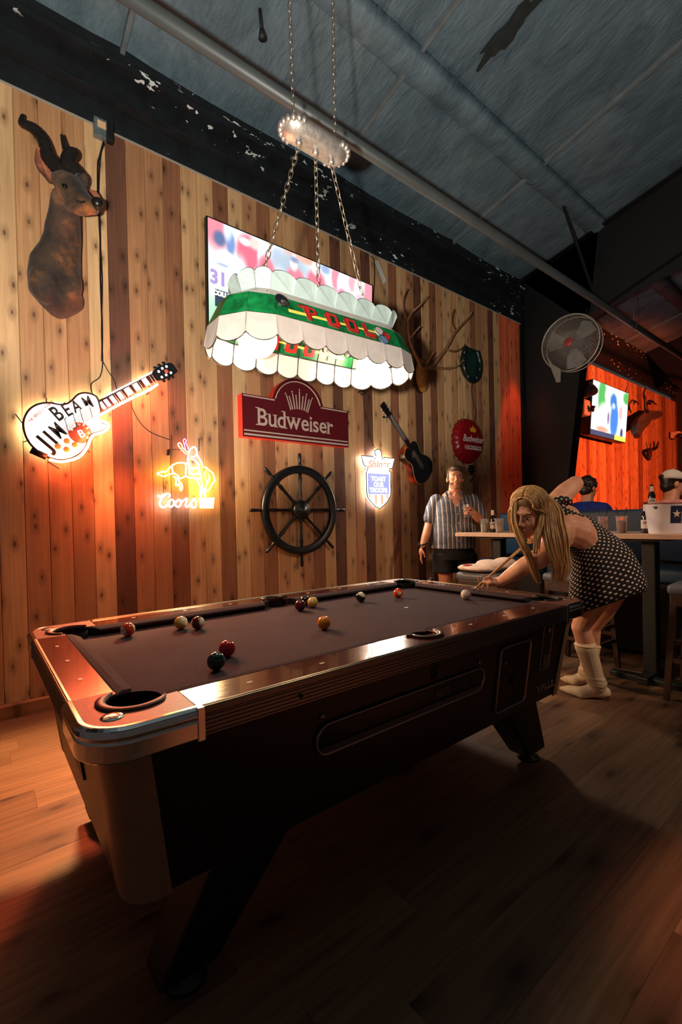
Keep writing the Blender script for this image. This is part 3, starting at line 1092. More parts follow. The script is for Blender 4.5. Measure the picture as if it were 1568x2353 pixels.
for i in range(NP):
    j = (i+1) % NP
    # scalloped skirt
    a, c = zed(R0[i], Z0), zed(R0[j], Z0)
    low = []
    for k in range(9):
        t_ = k/8
        low.append(a.lerp(c, t_) - Vector((0, 0, 0.026*(1-(2*t_-1)**2)**0.8)))
    loop = low + [zed(R1[j], Z1), zed(R1[i], Z1)]
    b = MB(); slab(b, loop)
    p = b.build('skirt_panel', m_cream, lamp)
    came(low).build('lead_edge', m_lead, p)
    came([a, zed(R1[i], Z1)]).build('lead_edge', m_lead, p)
    came([zed(R1[i], Z1), zed(R1[j], Z1)], 0.0035).build('lead_edge', m_lead, p)
    # green band
    loop = [zed(R1[i], Z1), zed(R1[j], Z1), zed(R2[j], Z2), zed(R2[i], Z2)]
    b = MB(); slab(b, loop)
    p = b.build('green_panel', m_green, lamp)
    came([zed(R1[i], Z1), zed(R2[i], Z2)]).build('lead_edge', m_lead, p)
    came([zed(R2[i], Z2), zed(R2[j], Z2)]).build('lead_edge', m_lead, p)
    # cream shoulder strip
    loop = [zed(R2[i], Z2), zed(R2[j], Z2), zed(R3[j], Z3), zed(R3[i], Z3)]
    b = MB(); slab(b, loop)
    p = b.build('shoulder_panel', m_cream, lamp)
    came([zed(R2[i], Z2), zed(R3[i], Z3)], 0.002).build('lead_edge', m_lead, p)
    # crown petals
    a, c = zed(R4[i], Z4-0.014), zed(R4[j], Z4-0.014)
    top = [a.lerp(c, k/8) + Vector((0, 0, 0.02*(1-(2*k/8-1)**2)**0.7)) for k in range(9)]
    loop = [zed(R3[i], Z3), zed(R3[j], Z3)] + list(reversed(top))
    b = MB(); slab(b, loop)
    p = b.build('crown_petal', m_crown, lamp)
    came(top, 0.002).build('lead_edge', m_lead, p)
    came([zed(R3[i], Z3), a], 0.002).build('lead_edge', m_lead, p)

# band pictures on both long sides: cue, POOL letters, balls
def band(side, x, h, off=0.004):
    """x along the band, h 0..1 up the slope of the green band"""
    s = -1 if side == 0 else 1
    hw = 0.182+(0.138-0.182)*h
    nrm = Vector((0, s*0.907, 0.42))
    xx = x if side == 0 else -x
    z = Z1+(Z2-Z1)*h+0.03*xx
    return Vector((LX+xx, LY+s*hw, z)) + nrm*off
def bn(side): return Vector((0, (-1 if side == 0 else 1)*0.907, 0.42))
LET = {
    'P': [[(0, 0), (0.30, 0.02), (0.30, 0.40), (0.55, 0.42), (0.80, 0.52), (0.86, 0.72), (0.70, 0.92), (0.30, 1.0), (-0.35, 0.98), (-0.45, 0.86), (-0.1, 0.84), (-0.02, 0.5)]],
    'O': [[(0.05, 0.05), (0.85, 0.0), (0.98, 0.2), (0.9, 0.95), (0.08, 1.0), (-0.05, 0.8)]],
    'L': [[(0.02, 1.0), (0.3, 1.0), (0.3, 0.26), (0.85, 0.34), (0.95, 0.0), (0, 0)]],
}
m_darkin = glass_mat('dark_green_glass', rgb(6, 60, 34), 0, 0.4)
for side in (0, 1):
    sg = 1 if side == 0 else 1
    # cue
    b = MB()
    loop = [band(side, x, h, -0.004) for x, h in ((-0.275, 0.30), (0.205, 0.50), (0.205, 0.56), (-0.275, 0.44))]
    slab(b, loop, 0.0085)
    b.build('glass_cue', m_ambgl, lamp)
    for ch_, x0 in (('P', -0.19), ('O', -0.085), ('O', 0.02), ('L', 0.125)):
        for poly in LET[ch_]:
            loop = [band(side, x0+0.068*u, 0.12+0.74*v_, -0.007) for u, v_ in poly]
            b = MB(); slab(b, loop, 0.0145)
            lt = b.build('glass_letter', m_redgl, lamp)
            came([q+bn(side)*0.0145 for q in loop+[loop[0]]], 0.0016).build('lead_edge', m_lead, lt)
            if ch_ in 'OP':
                hole = [(0.3, 0.26), (0.62, 0.24), (0.66, 0.74), (0.32, 0.78)] if ch_ == 'O' else [(0.3, 0.55), (0.52, 0.56), (0.55, 0.72), (0.3, 0.82)]
                loop = [band(side, x0+0.068*u, 0.12+0.74*v_, -0.0085) for u, v_ in hole]
                b = MB(); slab(b, loop, 0.0175)
                b.build('letter_hole', m_darkin, lt)
    # balls in glass
    for (x, h, r, m) in ((-0.295, 0.78, 0.030, mat('black_glass', rgb(14, 14, 16), 0.2)), (-0.29, 0.66, 0.016, m_cream), (0.225, 0.62, 0.026, m_cream), (0.262, 0.42, 0.024, m_redgl), (0.235, 0.18, 0.026, glass_mat('blue_glass', rgb(96, 116, 150), 0, 0.4))):
        loop = [band(side, x+r*math.cos(2*PI*k/16), h+r/0.105*math.sin(2*PI*k/16), -0.006) for k in range(16)]
        b = MB(); slab(b, loop, 0.0145)
        gb = b.build('glass_ball', m, lamp)
        came([q+bn(side)*0.0145 for q in loop+[loop[0]]], 0.0016).build('lead_edge', m_lead, gb)

# globes with sockets, cross bars
for s in (-1, 1):
    gx = LX+s*0.325
    b = MB().ell((gx, LY, 1.995), (0.082, 0.082, 0.078), 28, 18)
    g = b.build('globe_bulb', m_globe, lamp)
    MB().lathe([(0.03, 2.06), (0.034, 2.075), (0.034, 2.12), (0.02, 2.135)], 18, Matrix.Translation((gx, LY, 0))).build('socket', m_lead, g)
MB().box((LX-0.34, LY-0.01, 2.13), (LX+0.34, LY+0.01, 2.15)).build('cross_bar', m_lead, lamp)
for x in (-0.34, 0, 0.34):
    MB().box((LX+x-0.006, LY-0.125, 2.140+0.03*x), (LX+x+0.006, LY+0.125, 2.150+0.03*x)).build('cross_bar', m_lead, lamp)

# canopy hung on two chains, three chains down to the shade
C0 = Vector((-0.046, 0.0, 2.94))
def stad(hx, hy, n=9):
    q = []
    for k in range(n+1):
        a = -PI/2+PI*k/n
        q.append((hx+hy*math.cos(a), hy*math.sin(a)))
    for k in range(n+1):
        a = PI/2+PI*k/n
        q.append((-hx+hy*math.cos(a), hy*math.sin(a)))
    return q
b = MB()
rs = []
for hx, hy, z in ((0.09, 0.012, -0.028), (0.098, 0.04, -0.024), (0.104, 0.058, -0.010), (0.106, 0.066, 0.006), (0.106, 0.068, 0.018), (0.104, 0.06, 0.03)):
    rs.append([C0+Vector((x, y, z)) for x, y in stad(hx, hy)])
b.rings(rs, True, True, True)
can = b.build('canopy', m_cast, lamp)
for k in range(20):
    x, y = stad(0.106, 0.068)[k]
    MB().ell(C0+Vector((x, y, 0.008)), (0.013, 0.013, 0.016), 8, 6).build('canopy_flute', m_cast, can)
for x in (-0.12, 0.0, 0.12):
    MB().lathe([(0.012, -0.05), (0.016, -0.04), (0.010, -0.03), (0.02, -0.022)], 12, Matrix.Translation(C0+Vector((x*0.75, 0, 0)))).build('chain_loop', m_cast, can)

def link_mesh(h, wd, r):
    b = MB()
    lp_ = [Vector((wd*max(-1, min(1, 1.25*math.sin(2*PI*q/10))), 0, h*math.cos(2*PI*q/10))) for q in range(10)]
    b.tube(lp_, r, 5, loop=True)
    o = b.build('chain_link', m_chain, None)
    me = o.data
    bpy.data.objects.remove(o)
    return me
def chain(p0, p1, link_l, r=0.0022, wd=0.009):
    p0, p1 = Vector(p0), Vector(p1)
    d = p1-p0
    n = max(2, int(d.length/(link_l*0.78)))
    s_, u_, dn = frame(d)
    st = d.length/n
    me = link_mesh(st*0.66, wd, r)
    for k in range(n):
        c = p0+d*((k+0.5)/n)-wloc(lamp)
        e = s_ if k % 2 else u_
        g = dn.cross(e)
        o = link('chain_link', me, None, lamp, c)
        o.rotation_euler = Matrix(((e.x, g.x, dn.x), (e.y, g.y, dn.y), (e.z, g.z, dn.z))).to_euler()
for x0, x1 in ((-0.09, -0.33), (0.0, 0.0), (0.09, 0.33)):
    chain(C0+Vector((x0, 0, -0.048)), (LX+x1, LY, 2.152), 0.042)
for px_, t_ in ((-0.115, -0.135), (0.115, 0.145)):
    chain((C0.x+t_-0.01, 0.0, roof_z(0)+0.01), C0+Vector((px_, 0, 0.02)), 0.042, r=0.002, wd=0.008)
# ------------------------------------------------------------------ things on the plank wall
def C2(u, v): return (u/2.8, 800+v/2.8)
def C4(u, v): return (520+u/2.529, 840+v/2.529)
def CC(u, v): return (330+u/8.2526, 980+v/8.2526)
def CS(u, v): return (800+u/11.2, 1010+v/11.2)
def CA(u, v): return (900+u/4.9, 620+v/4.9)
def CD(u, v): return (20+u/6.533, 250+v/6.533)
def C1(u, v): return (u/3.136, 180+v/3.136)
def C6(u, v): return (1180+u/4.041, 680+v/4.041)
def pl(fn, pts, off): return [wallp(*fn(*q), off) for q in pts]
def smooth_path(p, n=6, loop=False):
    p = [Vector(q) for q in p]
    m = len(p)
    out = []
    for i in range(m if loop else m-1):
        a = p[(i-1) % m] if (loop or i) else p[0]
        b, c = p[i], p[(i+1) % m]
        d = p[(i+2) % m] if (loop or i+2 < m) else p[-1]
        for k in range(n):
            t_ = k/n
            out.append(0.5*((2*b)+(c-a)*t_+(2*a-5*b+4*c-d)*t_*t_+(3*b-a-3*c+d)*t_**3))
    if not loop:
        out.append(p[-1])
    return out
def plate(name, pts, th, m, parent, bevel=0):
    return MB().prism(pts, (0, th, 0)).build(name, m, parent, bevel=bevel)
def wall_text(b, s, cx, cz, size, off, rot=0.0, sx=1.0, **k):
    """lettering flat on the wall; cx, cz in metres"""
    c, s_ = math.cos(rot), math.sin(rot)
    M = Matrix(((c*sx, -s_, 0, cx), (0, 0, -1, YW-off), (s_*sx, c, 0, cz), (0, 0, 0, 1)))
    text(b, s, size, M, **k)
m_cord = mat('black_cord', rgb(16, 15, 15), 0.5)
m_blackm = mat('black_metal', rgb(18, 20, 22), 0.4)
def cord(path, label, r=0.0035, parent=None, cat='cord', m=None, n=5):
    o = MB().tube(smooth_path(path, 5), r, n).build('power_cord', m or m_cord, parent)
    if parent is None:
        tag(o, label, cat)
    return o

# ---- neon guitar sign
GO = 0.075
gs_loc = wallp(*C2(400, 720), 0)
gsign = empty('neon_guitar_sign', gs_loc, 'guitar shaped white beer sign edged with a glowing red neon tube', 'sign')
body = [(630, 330), (600, 300), (545, 288), (500, 300), (465, 335), (430, 358), (380, 362), (320, 352), (255, 358), (200, 385), (165, 430), (150, 485), (160, 550), (190, 610), (240, 660), (310, 702), (380, 720), (450, 712), (510, 682), (550, 640), (570, 585), (595, 552), (640, 540), (685, 515), (692, 492), (660, 480), (632, 455), (650, 415)]
bsm = smooth_path(pl(C2, body, GO), 4, True)
m_signw = glow('neonlit_white', (1.0, 0.93, 0.82), 0.95, (0.9, 0.88, 0.82))  # printed panel; the neon light falling on it is put in as glow
gp = plate('guitar_body', bsm, 0.02, m_signw, gsign)
MB().tube(bsm, 0.007, 6, loop=True).build('body_outline', m_blackm, gp)
neck = pl(C2, [(632, 336), (985, 158), (1008, 205), (650, 418)], GO)
nk = plate('guitar_neck', neck, 0.02, mat('neck_dark', rgb(40, 26, 24), 0.4), gsign)
N0, N1 = wallp(*C2(641, 377), GO), wallp(*C2(997, 182), GO)
Nd = (N1-N0)
Nup = Vector((-Nd.z, 0, Nd.x)).normalized()
m_inlay = glow('lit_inlay', (1, 0.98, 0.95), 0.9)
m_fret = mat('fret', rgb(190, 186, 180), 0.4)
for k in range(16):
    t_ = 1-(0.5**(k/12.0)) if k else 0.02
    t_ = 1-t_*1.35
    if t_ < 0.02: break
    c = N0+Nd*t_
    hw = 0.062-0.012*t_
    MB().tube([c-Nup*hw+Vector((0, -0.003, 0)), c+Nup*hw*0.75+Vector((0, -0.003, 0))], 0.002, 4).build('fret', m_fret, nk)
for t0, t1 in ((0.02, 0.07), (0.10, 0.155), (0.2, 0.26), (0.33, 0.39), (0.46, 0.54), (0.61, 0.69), (0.78, 0.86)):
    a, b_ = N0+Nd*t0, N0+Nd*t1
    hw = 0.030
    MB().prism([a-Nup*hw, b_-Nup*hw, b_+Nup*hw*0.8, a+Nup*hw*0.8], (0, -0.004, 0)).build('neck_inlay', m_inlay, nk)
head = pl(C2, [(972, 168), (1000, 128), (1088, 92), (1110, 100), (1122, 116), (1142, 150), (1118, 168), (1112, 182), (1030, 205), (1006, 205)], GO)
hd = plate('guitar_headstock', head, 0.022, m_blackm, gsign)
for u, v in ((998, 128), (1024, 112), (1052, 98), (1052, 208), (1082, 196), (1108, 184)):
    P = wallp(*C2(u, v), GO-0.008)
    MB().ell(P, (0.014, 0.008, 0.014), 10, 6).build('tuning_peg', m_blackm, hd)
for u, v in ((1022, 150), (1045, 130), (1072, 118), (1042, 186), (1070, 172), (1100, 158)):
    P = wallp(*C2(u, v), GO+0.003)
    MB().ell(P, (0.010, 0.004, 0.010), 10, 6).build('peg_button', m_inlay, hd)
MB().ell(wallp(*C2(1072, 148), GO+0.003), (0.016, 0.004, 0.016), 12, 6).build('head_badge', mat('badge_red', rgb(200, 90, 60), 0.4), hd)
# printed lettering
m_print = mat('sign_print_black', rgb(28, 22, 16), 0.5)
m_printr = glow('sign_print_red', lin((0.85, 0.30, 0.20)), 0.45)
m_printo = glow('sign_print_orange', lin((0.88, 0.52, 0.26)), 0.45)
px_m = (wallp(*C2(700, 500), GO)-wallp(*C2(600, 500), GO)).length/100     # metres per crop pixel along the wall here
def sign_letters(items, m, name, off=GO+0.0025):
    b = MB()
    for ch_, u, v, deg, size, sx in items:
        P = wallp(*C2(u, v), off)
        r_ = math.radians(deg)
        c, s_ = math.cos(r_), math.sin(r_)
        S = size*px_m/0.73
        M = Matrix(((c*sx, -s_, 0, P.x), (0, 0, -1, P.y), (s_*sx, c, 0, P.z), (0, 0, 0, 1)))
        text(b, ch_, S, M, bold=0.020*S)
    return b.build(name, m, gp)
sign_letters([('J', 292, 612, 47, 118, .9), ('I', 330, 580, 46, 112, .9), ('M', 376, 534, 44, 104, .62)], m_print, 'sign_lettering')
sign_letters([('B', 368, 425, 40, 100, .72), ('E', 432, 400, 33, 92, .72), ('A', 492, 376, 28, 86, .72), ('M', 566, 352, 26, 82, .68)], m_print, 'sign_lettering')
sign_letters([(c_, 190+k*8.6, 470-k*7.4, 38, 17, .9) for k, c_ in enumerate("THE WORLD'S FINEST") if c_ != ' '], m_printr, 'sign_small_lettering')
P = wallp(*C2(515, 545), GO)
b = MB().lathe([(0.072, 0), (0.072, 0.003)], 28, Matrix.Translation(P) @ Matrix.Rotation(PI/2, 4, 'X'))
b.build('sign_seal', m_printr, gp)
sign_letters([('B', 524, 552, 24, 52, 1)], m_signw, 'seal_letter', GO+0.005)
sign_letters([(c_, 515+56*math.cos(math.radians(160-k*32)), 545-56*math.sin(math.radians(160-k*32)), 70-k*32, 15, 1) for k, c_ in enumerate('BOURBON')], m_signw, 'seal_letter', GO+0.005)
for (u, v, w_, h_) in ((455, 480, 62, 92), (555, 420, 66, 92)):
    c, s_ = math.cos(math.radians(-62+90)), math.sin(math.radians(-62+90))
    loop = []
    for a, b_ in ((-w_/2, -h_/2), (w_/2, -h_/2), (w_/2, h_/2), (-w_/2, h_/2)):
        loop.append(wallp(*C2(u+a*c+b_*s_*0.55, v-a*s_+b_*c), GO+0.003))
    pk = plate('guitar_pickup', loop, 0.003, m_signw, gp)
    MB().tube(loop, 0.003, 4, loop=True).build('pickup_edge', m_blackm, pk)
for u, v in ((430, 598), (372, 632), (428, 652), (482, 622)):
    MB().ell(wallp(*C2(u, v), GO+0.004), (0.02, 0.008, 0.02), 12, 6).build('guitar_knob', m_printo, gp)
for k in range(6):
    a = wallp(*C2(600+7*k*0.5, 372+9*k), GO+0.006)
    b_ = wallp(*C2(400+6*k, 520+8*k), GO+0.006)
    MB().tube([b_, a], 0.0012, 4).build('guitar_string', m_blackm, gp)
# neon tubes
m_neonred = glow('neon_red', (1.0, 0.15, 0.05), 110.0)
light('guitar_neon_glow', 'SPOT', (-0.5, YW-0.22, 1.70), 26, (1.0, 0.20, 0.07), 0.12, aim=(-0.25, YW, 0.5), spot=2.4, blend=0.9)
light('guitar_neon_glow', 'SPOT', (-0.55, YW-0.14, 1.80), 95, (1.0, 0.13, 0.045), 0.14, aim=(-1.1, 0.1, 0.4), spot=1.5, blend=0.8)
m_neonwarm = glow('neon_warm_white', (1.0, 0.88, 0.62), 24.0)
tube_path = [(1015, 232), (960, 268), (860, 316), (760, 366), (660, 422), (632, 440), (640, 462), (680, 478), (700, 492), (692, 520), (650, 545), (600, 560), (578, 595), (560, 640), (515, 695), (450, 722), (380, 730), (320, 716)]
def cap_glow(core): return core
tp = smooth_path(pl(C2, tube_path, GO+0.03), 4)
MB().tube(tp, 0.0085, 8).build('neon_tube', m_neonred, gsign)
halo = [(620, 312), (545, 290), (470, 335), (430, 358), (320, 354), (255, 360), (200, 388), (165, 432), (152, 485), (162, 550), (192, 608), (245, 662), (300, 695)]
MB().tube(smooth_path(pl(C2, halo, 0.035), 4), 0.006, 6).build('rear_neon_tube', m_neonwarm, gsign)
MB().tube(smooth_path(pl(C2, [(660, 318), (980, 155)], 0.035), 4), 0.005, 6).build('rear_neon_tube', m_neonwarm, gsign)
for a, b_ in (((100, 425), (150, 490)), ((150, 605), (190, 590)), ((310, 730), (380, 775)), ((300, 325), (300, 352)), ((940, 300), (960, 285)), ((555, 650), (575, 670))):
    q0, q1 = wallp(*C2(*a), 0.004), wallp(*C2(*b_), GO)
    MB().tube([q0, q1], 0.004, 5).build('wall_bracket', m_blackm, gsign)
b = MB().tube(pl(C2, [(198, 655), (300, 700)], GO-0.01), 0.022, 8)
b.build('transformer', m_blackm, gsign)

# ---- neon rider sign
NO = 0.06
cs_ = empty('neon_rider_sign', wallp(*CC(760, 1560), 0), 'neon sign of a rider on a yellow bucking horse over white script', 'sign')
m_ny = glow('neon_yellow', (1.0, 0.66, 0.08), 19.0)
light('rider_neon_glow', 'SPOT', (0.06, YW-0.13, 1.62), 340, (1.0, 0.54, 0.22), 0.12, aim=(-1.25, 0.75, 0.0), spot=1.0, blend=0.8)
light('rider_neon_glow', 'AREA', (0.06, YW-0.13, 1.62), 30, (1.0, 0.66, 0.38), 0.3, aim=(1.3, -0.3, 1.2))
m_nw = glow('neon_white', (0.95, 0.97, 1.0), 9.0)
m_nb = glow('neon_blue', (0.55, 0.62, 1.0), 6.0)
m_np = glow('neon_pink', (1.0, 0.12, 0.42), 6.0)
m_no = glow('neon_orange', (1.0, 0.42, 0.13), 7.0)
def neon(fn, pts, m, r=0.0055, off=NO, loop=False, name='neon_tube', n=5, par=None):
    return MB().tube(smooth_path(pl(fn, pts, off), n, loop), r, 6, loop=loop).build(name, m, par or cs_)
neon(CC, [(260, 890), (330, 860), (420, 860), (480, 800), (540, 740), (620, 700), (720, 685), (800, 700), (840, 720)], m_ny)
neon(CC, [(250, 900), (330, 925), (400, 945), (480, 910), (560, 890)], m_ny)
neon(CC, [(540, 760), (550, 850), (600, 900), (665, 940), (640, 975), (560, 940)], m_ny)
neon(CC, [(600, 960), (620, 1030), (610, 1090), (630, 1125), (670, 1080), (690, 1160), (710, 1215), (735, 1160), (720, 1090), (680, 1040), (660, 1000), (740, 970), (800, 940)], m_ny)
neon(CC, [(800, 720), (810, 800), (800, 880), (820, 950), (900, 975), (1000, 985)], m_ny)
neon(CC, [(1000, 985), (1050, 1080), (1075, 1180), (1070, 1290), (1085, 1325), (1110, 1240), (1100, 1120)], m_ny)
neon(CC, [(1080, 1000), (1120, 1120), (1140, 1240), (1160, 1325), (1175, 1290), (1150, 1180)], m_ny)
neon(CC, [(1120, 760), (1200, 790), (1270, 850), (1320, 890), (1340, 980), (1350, 1030), (1300, 1100), (1240, 1210), (1190, 1215), (1180, 1150), (1210, 1060), (1250, 980), (1230, 900)], m_ny)
neon(CC, [(1190, 820), (1160, 900), (1180, 1000), (1230, 1080)], m_ny, 0.004)
neon(CC, [(930, 395), (880, 450), (850, 540), (840, 640), (850, 720), (900, 780), (960, 800), (1010, 780)], m_nw)
neon(CC, [(930, 390), (980, 400), (1010, 460), (1000, 530), (950, 580), (900, 560)], m_nb)
neon(CC, [(1010, 520), (1050, 600), (1090, 660), (1115, 730)], m_nb)
neon(CC, [(900, 610), (980, 650), (1040, 720), (1050, 800), (1070, 900), (1080, 980), (1030, 990)], m_nw)
neon(CC, [(840, 700), (880, 790), (870, 880), (950, 910), (1040, 900)], m_nw)
neon(CC, [(820, 530), (750, 470), (690, 400), (655, 345), (680, 310), (720, 340), (740, 400), (800, 460), (850, 500)], m_no, 0.004)
neon(CC, [(800, 450), (775, 340), (755, 270), (780, 235), (810, 270), (800, 310), (835, 370), (870, 440)], m_np, 0.0035)
# script word
neon(CC, [(280, 1300), (300, 1340), (345, 1310), (420, 1280), (480, 1275), (500, 1310), (470, 1345)], m_nw, 0.006)
neon(CC, [(420, 1285), (350, 1350), (310, 1430), (315, 1500), (370, 1535), (440, 1500), (490, 1430)], m_nw, 0.0065)
for u in (515, 650):
    neon(CC, [(u, 1400), (u-45, 1440), (u-40, 1500), (u+10, 1525), (u+55, 1480), (u+60, 1420), (u+20, 1385)], m_nw, 0.006, loop=True)
neon(CC, [(700, 1440), (770, 1400), (815, 1360), (830, 1400), (800, 1470), (810, 1525), (850, 1520)], m_nw, 0.006)
neon(CC, [(850, 1500), (920, 1420), (965, 1360), (985, 1420), (1000, 1490), (960, 1540), (910, 1520), (920, 1480)], m_nw, 0.006)
MB().tube(pl(CC, [(1045, 1355), (1345, 1355), (1320, 1545), (1075, 1545)], NO), 0.004, 6, loop=True).build('neon_tube', m_no, cs_)
plate('lit_label', pl(CC, [(1055, 1365), (1335, 1365), (1312, 1535), (1083, 1535)], NO-0.006), 0.004, glow('label_glow', (1.0, 0.72, 0.42), 2.2), cs_)
neon(CC, [(1100, 1470), (1130, 1420), (1150, 1470), (1190, 1430), (1220, 1470), (1260, 1420), (1290, 1440)], m_nw, 0.004, n=4)
m_gframe = mat('sign_frame_grey', rgb(70, 66, 62), 0.5)
MB().tube(pl(CC, [(520, 160), (535, 560)], 0.03), 0.006, 5).build('sign_frame', m_gframe, cs_)
MB().tube(pl(CC, [(1050, 225), (1050, 470)], 0.03), 0.004, 5).build('sign_frame', m_gframe, cs_)
MB().tube(pl(CC, [(525, 440), (820, 440)], 0.03), 0.004, 5).build('sign_frame', m_gframe, cs_)
MB().tube(pl(CC, [(380, 1250), (375, 900)], 0.03), 0.004, 5).build('sign_frame', m_gframe, cs_)
plate('sign_backplate', pl(CC, [(470, 430), (505, 430), (490, 545), (460, 540)], 0.03), 0.03, m_blackm, cs_)

# ---- cords, outlet box
box_ = empty('outlet_box', wallp(237, 320, 0), 'open electrical box with a plug at the top of the wall above the antelope', 'outlet')
Pb = wallp(237, 300, 0.03)
MB().box((Pb.x-0.06, YW-0.045, Pb.z-0.06), (Pb.x+0.055, YW, Pb.z+0.07)).build('metal_box', mat('galv_box', rgb(120, 134, 134), 0.4, 0.6, var=0.2, scale=30), box_, bevel=0.003)
MB().box((Pb.x-0.04, YW-0.048, Pb.z+0.0), (Pb.x+0.03, YW-0.044, Pb.z+0.05)).build('cover_label', mat('peach_label', rgb(214, 172, 128), 0.6), box_)
MB().box((Pb.x+0.015, YW-0.085, Pb.z-0.085), (Pb.x+0.06, YW-0.03, Pb.z+0.045)).build('plug', m_blackm, box_, bevel=0.006)
cord([wallp(238, 325, 0.05), wallp(229, 360, 0.02), wallp(225, 380, 0.015), wallp(225, 450, 0.012), wallp(230, 520, 0.012), wallp(231, 640, 0.012), wallp(235, 760, 0.012), wallp(234, 830, 0.012)], 'black power cord hanging from the outlet box beside the antelope', 0.006)
cord([wallp(240, 330, 0.05), wallp(231, 360, 0.03), wallp(227, 440, 0.02), wallp(228, 520, 0.02), wallp(235, 640, 0.02), wallp(233, 760, 0.02), wallp(236, 828, 0.02), wallp(230, 865, 0.012), wallp(210, 882, 0.012), wallp(212, 905, 0.03)], 'thin black cord running down to the top of the neon guitar body', 0.004)
cord([wallp(235, 828, 0.014), wallp(248, 852, 0.014), wallp(263, 875, 0.014), wallp(268, 895, 0.03)], 'short black cord branching to the neon guitar neck', 0.0035)
cord([wallp(300, 927, 0.02), wallp(312, 955, 0.012), wallp(330, 980, 0.012), wallp(352, 996, 0.012), wallp(383, 1008, 0.012), wallp(394, 1010, 0.03)], 'thin dark cord linking the neon guitar to the rider sign', 0.0035)

# ---- big screen
def screen_mesh(corners, nx, ny, paint, name, parent, strength):
    """corners: TL, TR, BR, BL; paint(u, v) -> srgb colour"""
    tl, tr, br, bl = [Vector(q) for q in corners]
    vs, fs, cs = [], [], []
    for j in range(ny+1):
        for i in range(nx+1):
            u, v = i/nx, j/ny
            vs.append(tuple(tl.lerp(tr, u).lerp(bl.lerp(br, u), v) - wloc(parent)))
            cs.append(lin(paint(u, v)))
    for j in range(ny):
        for i in range(nx):
            a = j*(nx+1)+i
            fs.append((a, a+1, a+nx+2, a+nx+1))
    me = bpy.data.meshes.new(name)
    me.from_pydata(vs, [], fs)
    at_ = me.color_attributes.new('picture', 'FLOAT_COLOR', 'POINT')
    for k, c in enumerate(cs):
        at_.data[k].color = (*c, 1)
    t = NT(name+'_light')
    an = t.n('ShaderNodeVertexColor', layer_name='picture')
    t.base((0.02, 0.02, 0.02))
    t.l(an.outputs['Color'], t.b.inputs['Emission Color'])
    t.b.inputs['Emission Strength'].default_value = strength
    t.set(Roughness=0.3)
    return link(name, me, t.m, parent)
def blobs(spec, bg):
    def f(u, v):
        c = list(bg(u, v))
        for (cx, cy, rx, ry, col_, soft) in spec:
            d = math.hypot((u-cx)/rx, (v-cy)/ry)
            a = max(0.0, min(1.0, (1+soft-d)/(2*soft)))
            a = a*a*(3-2*a)
            c = [x*(1-a)+y*a for x, y in zip(c, col_)]
        return tuple(c)
    return f
TVT, TVB = 0.12, 0.06
tl = at(474, 494, 1, YW-TVT); tr = at(857, 655, 1, YW-TVT)
hgt = (tr-tl).length*9/16
bl = Vector((tl.x+0.012, YW-TVB, tl.z-hgt)); br = Vector((tr.x+0.012, YW-TVB, tr.z-hgt))
tv = empty('wall_screen', Vector(((tl.x+tr.x)/2, YW-0.1, bl.z)), 'wide television showing a football game behind the pool lamp', 'television')
nrm = (tr-tl).cross(bl-tl).normalized()
if nrm.y > 0: nrm = -nrm
b = MB(); b.prism([tl, tr, br, bl], -nrm*0.045)
b.build('casing', m_blackm, tv, bevel=0.004)
ins = 0.012
def quad_in(q, d):
    a, b_, c, e = q
    ux, uz = (b_-a).normalized(), (e-a).normalized()
    return [a+ux*d+uz*d, b_-ux*d+uz*d, c-ux*d-uz*d, e+ux*d-uz*d]
qs = [q+nrm*0.002 for q in quad_in([tl, tr, br, bl], ins)]
red, pink, white, teal, navy = (0.93, 0.42, 0.50), (0.98, 0.55, 0.62), (0.97, 0.97, 0.98), (0.72, 0.82, 0.80), (0.36, 0.42, 0.58)
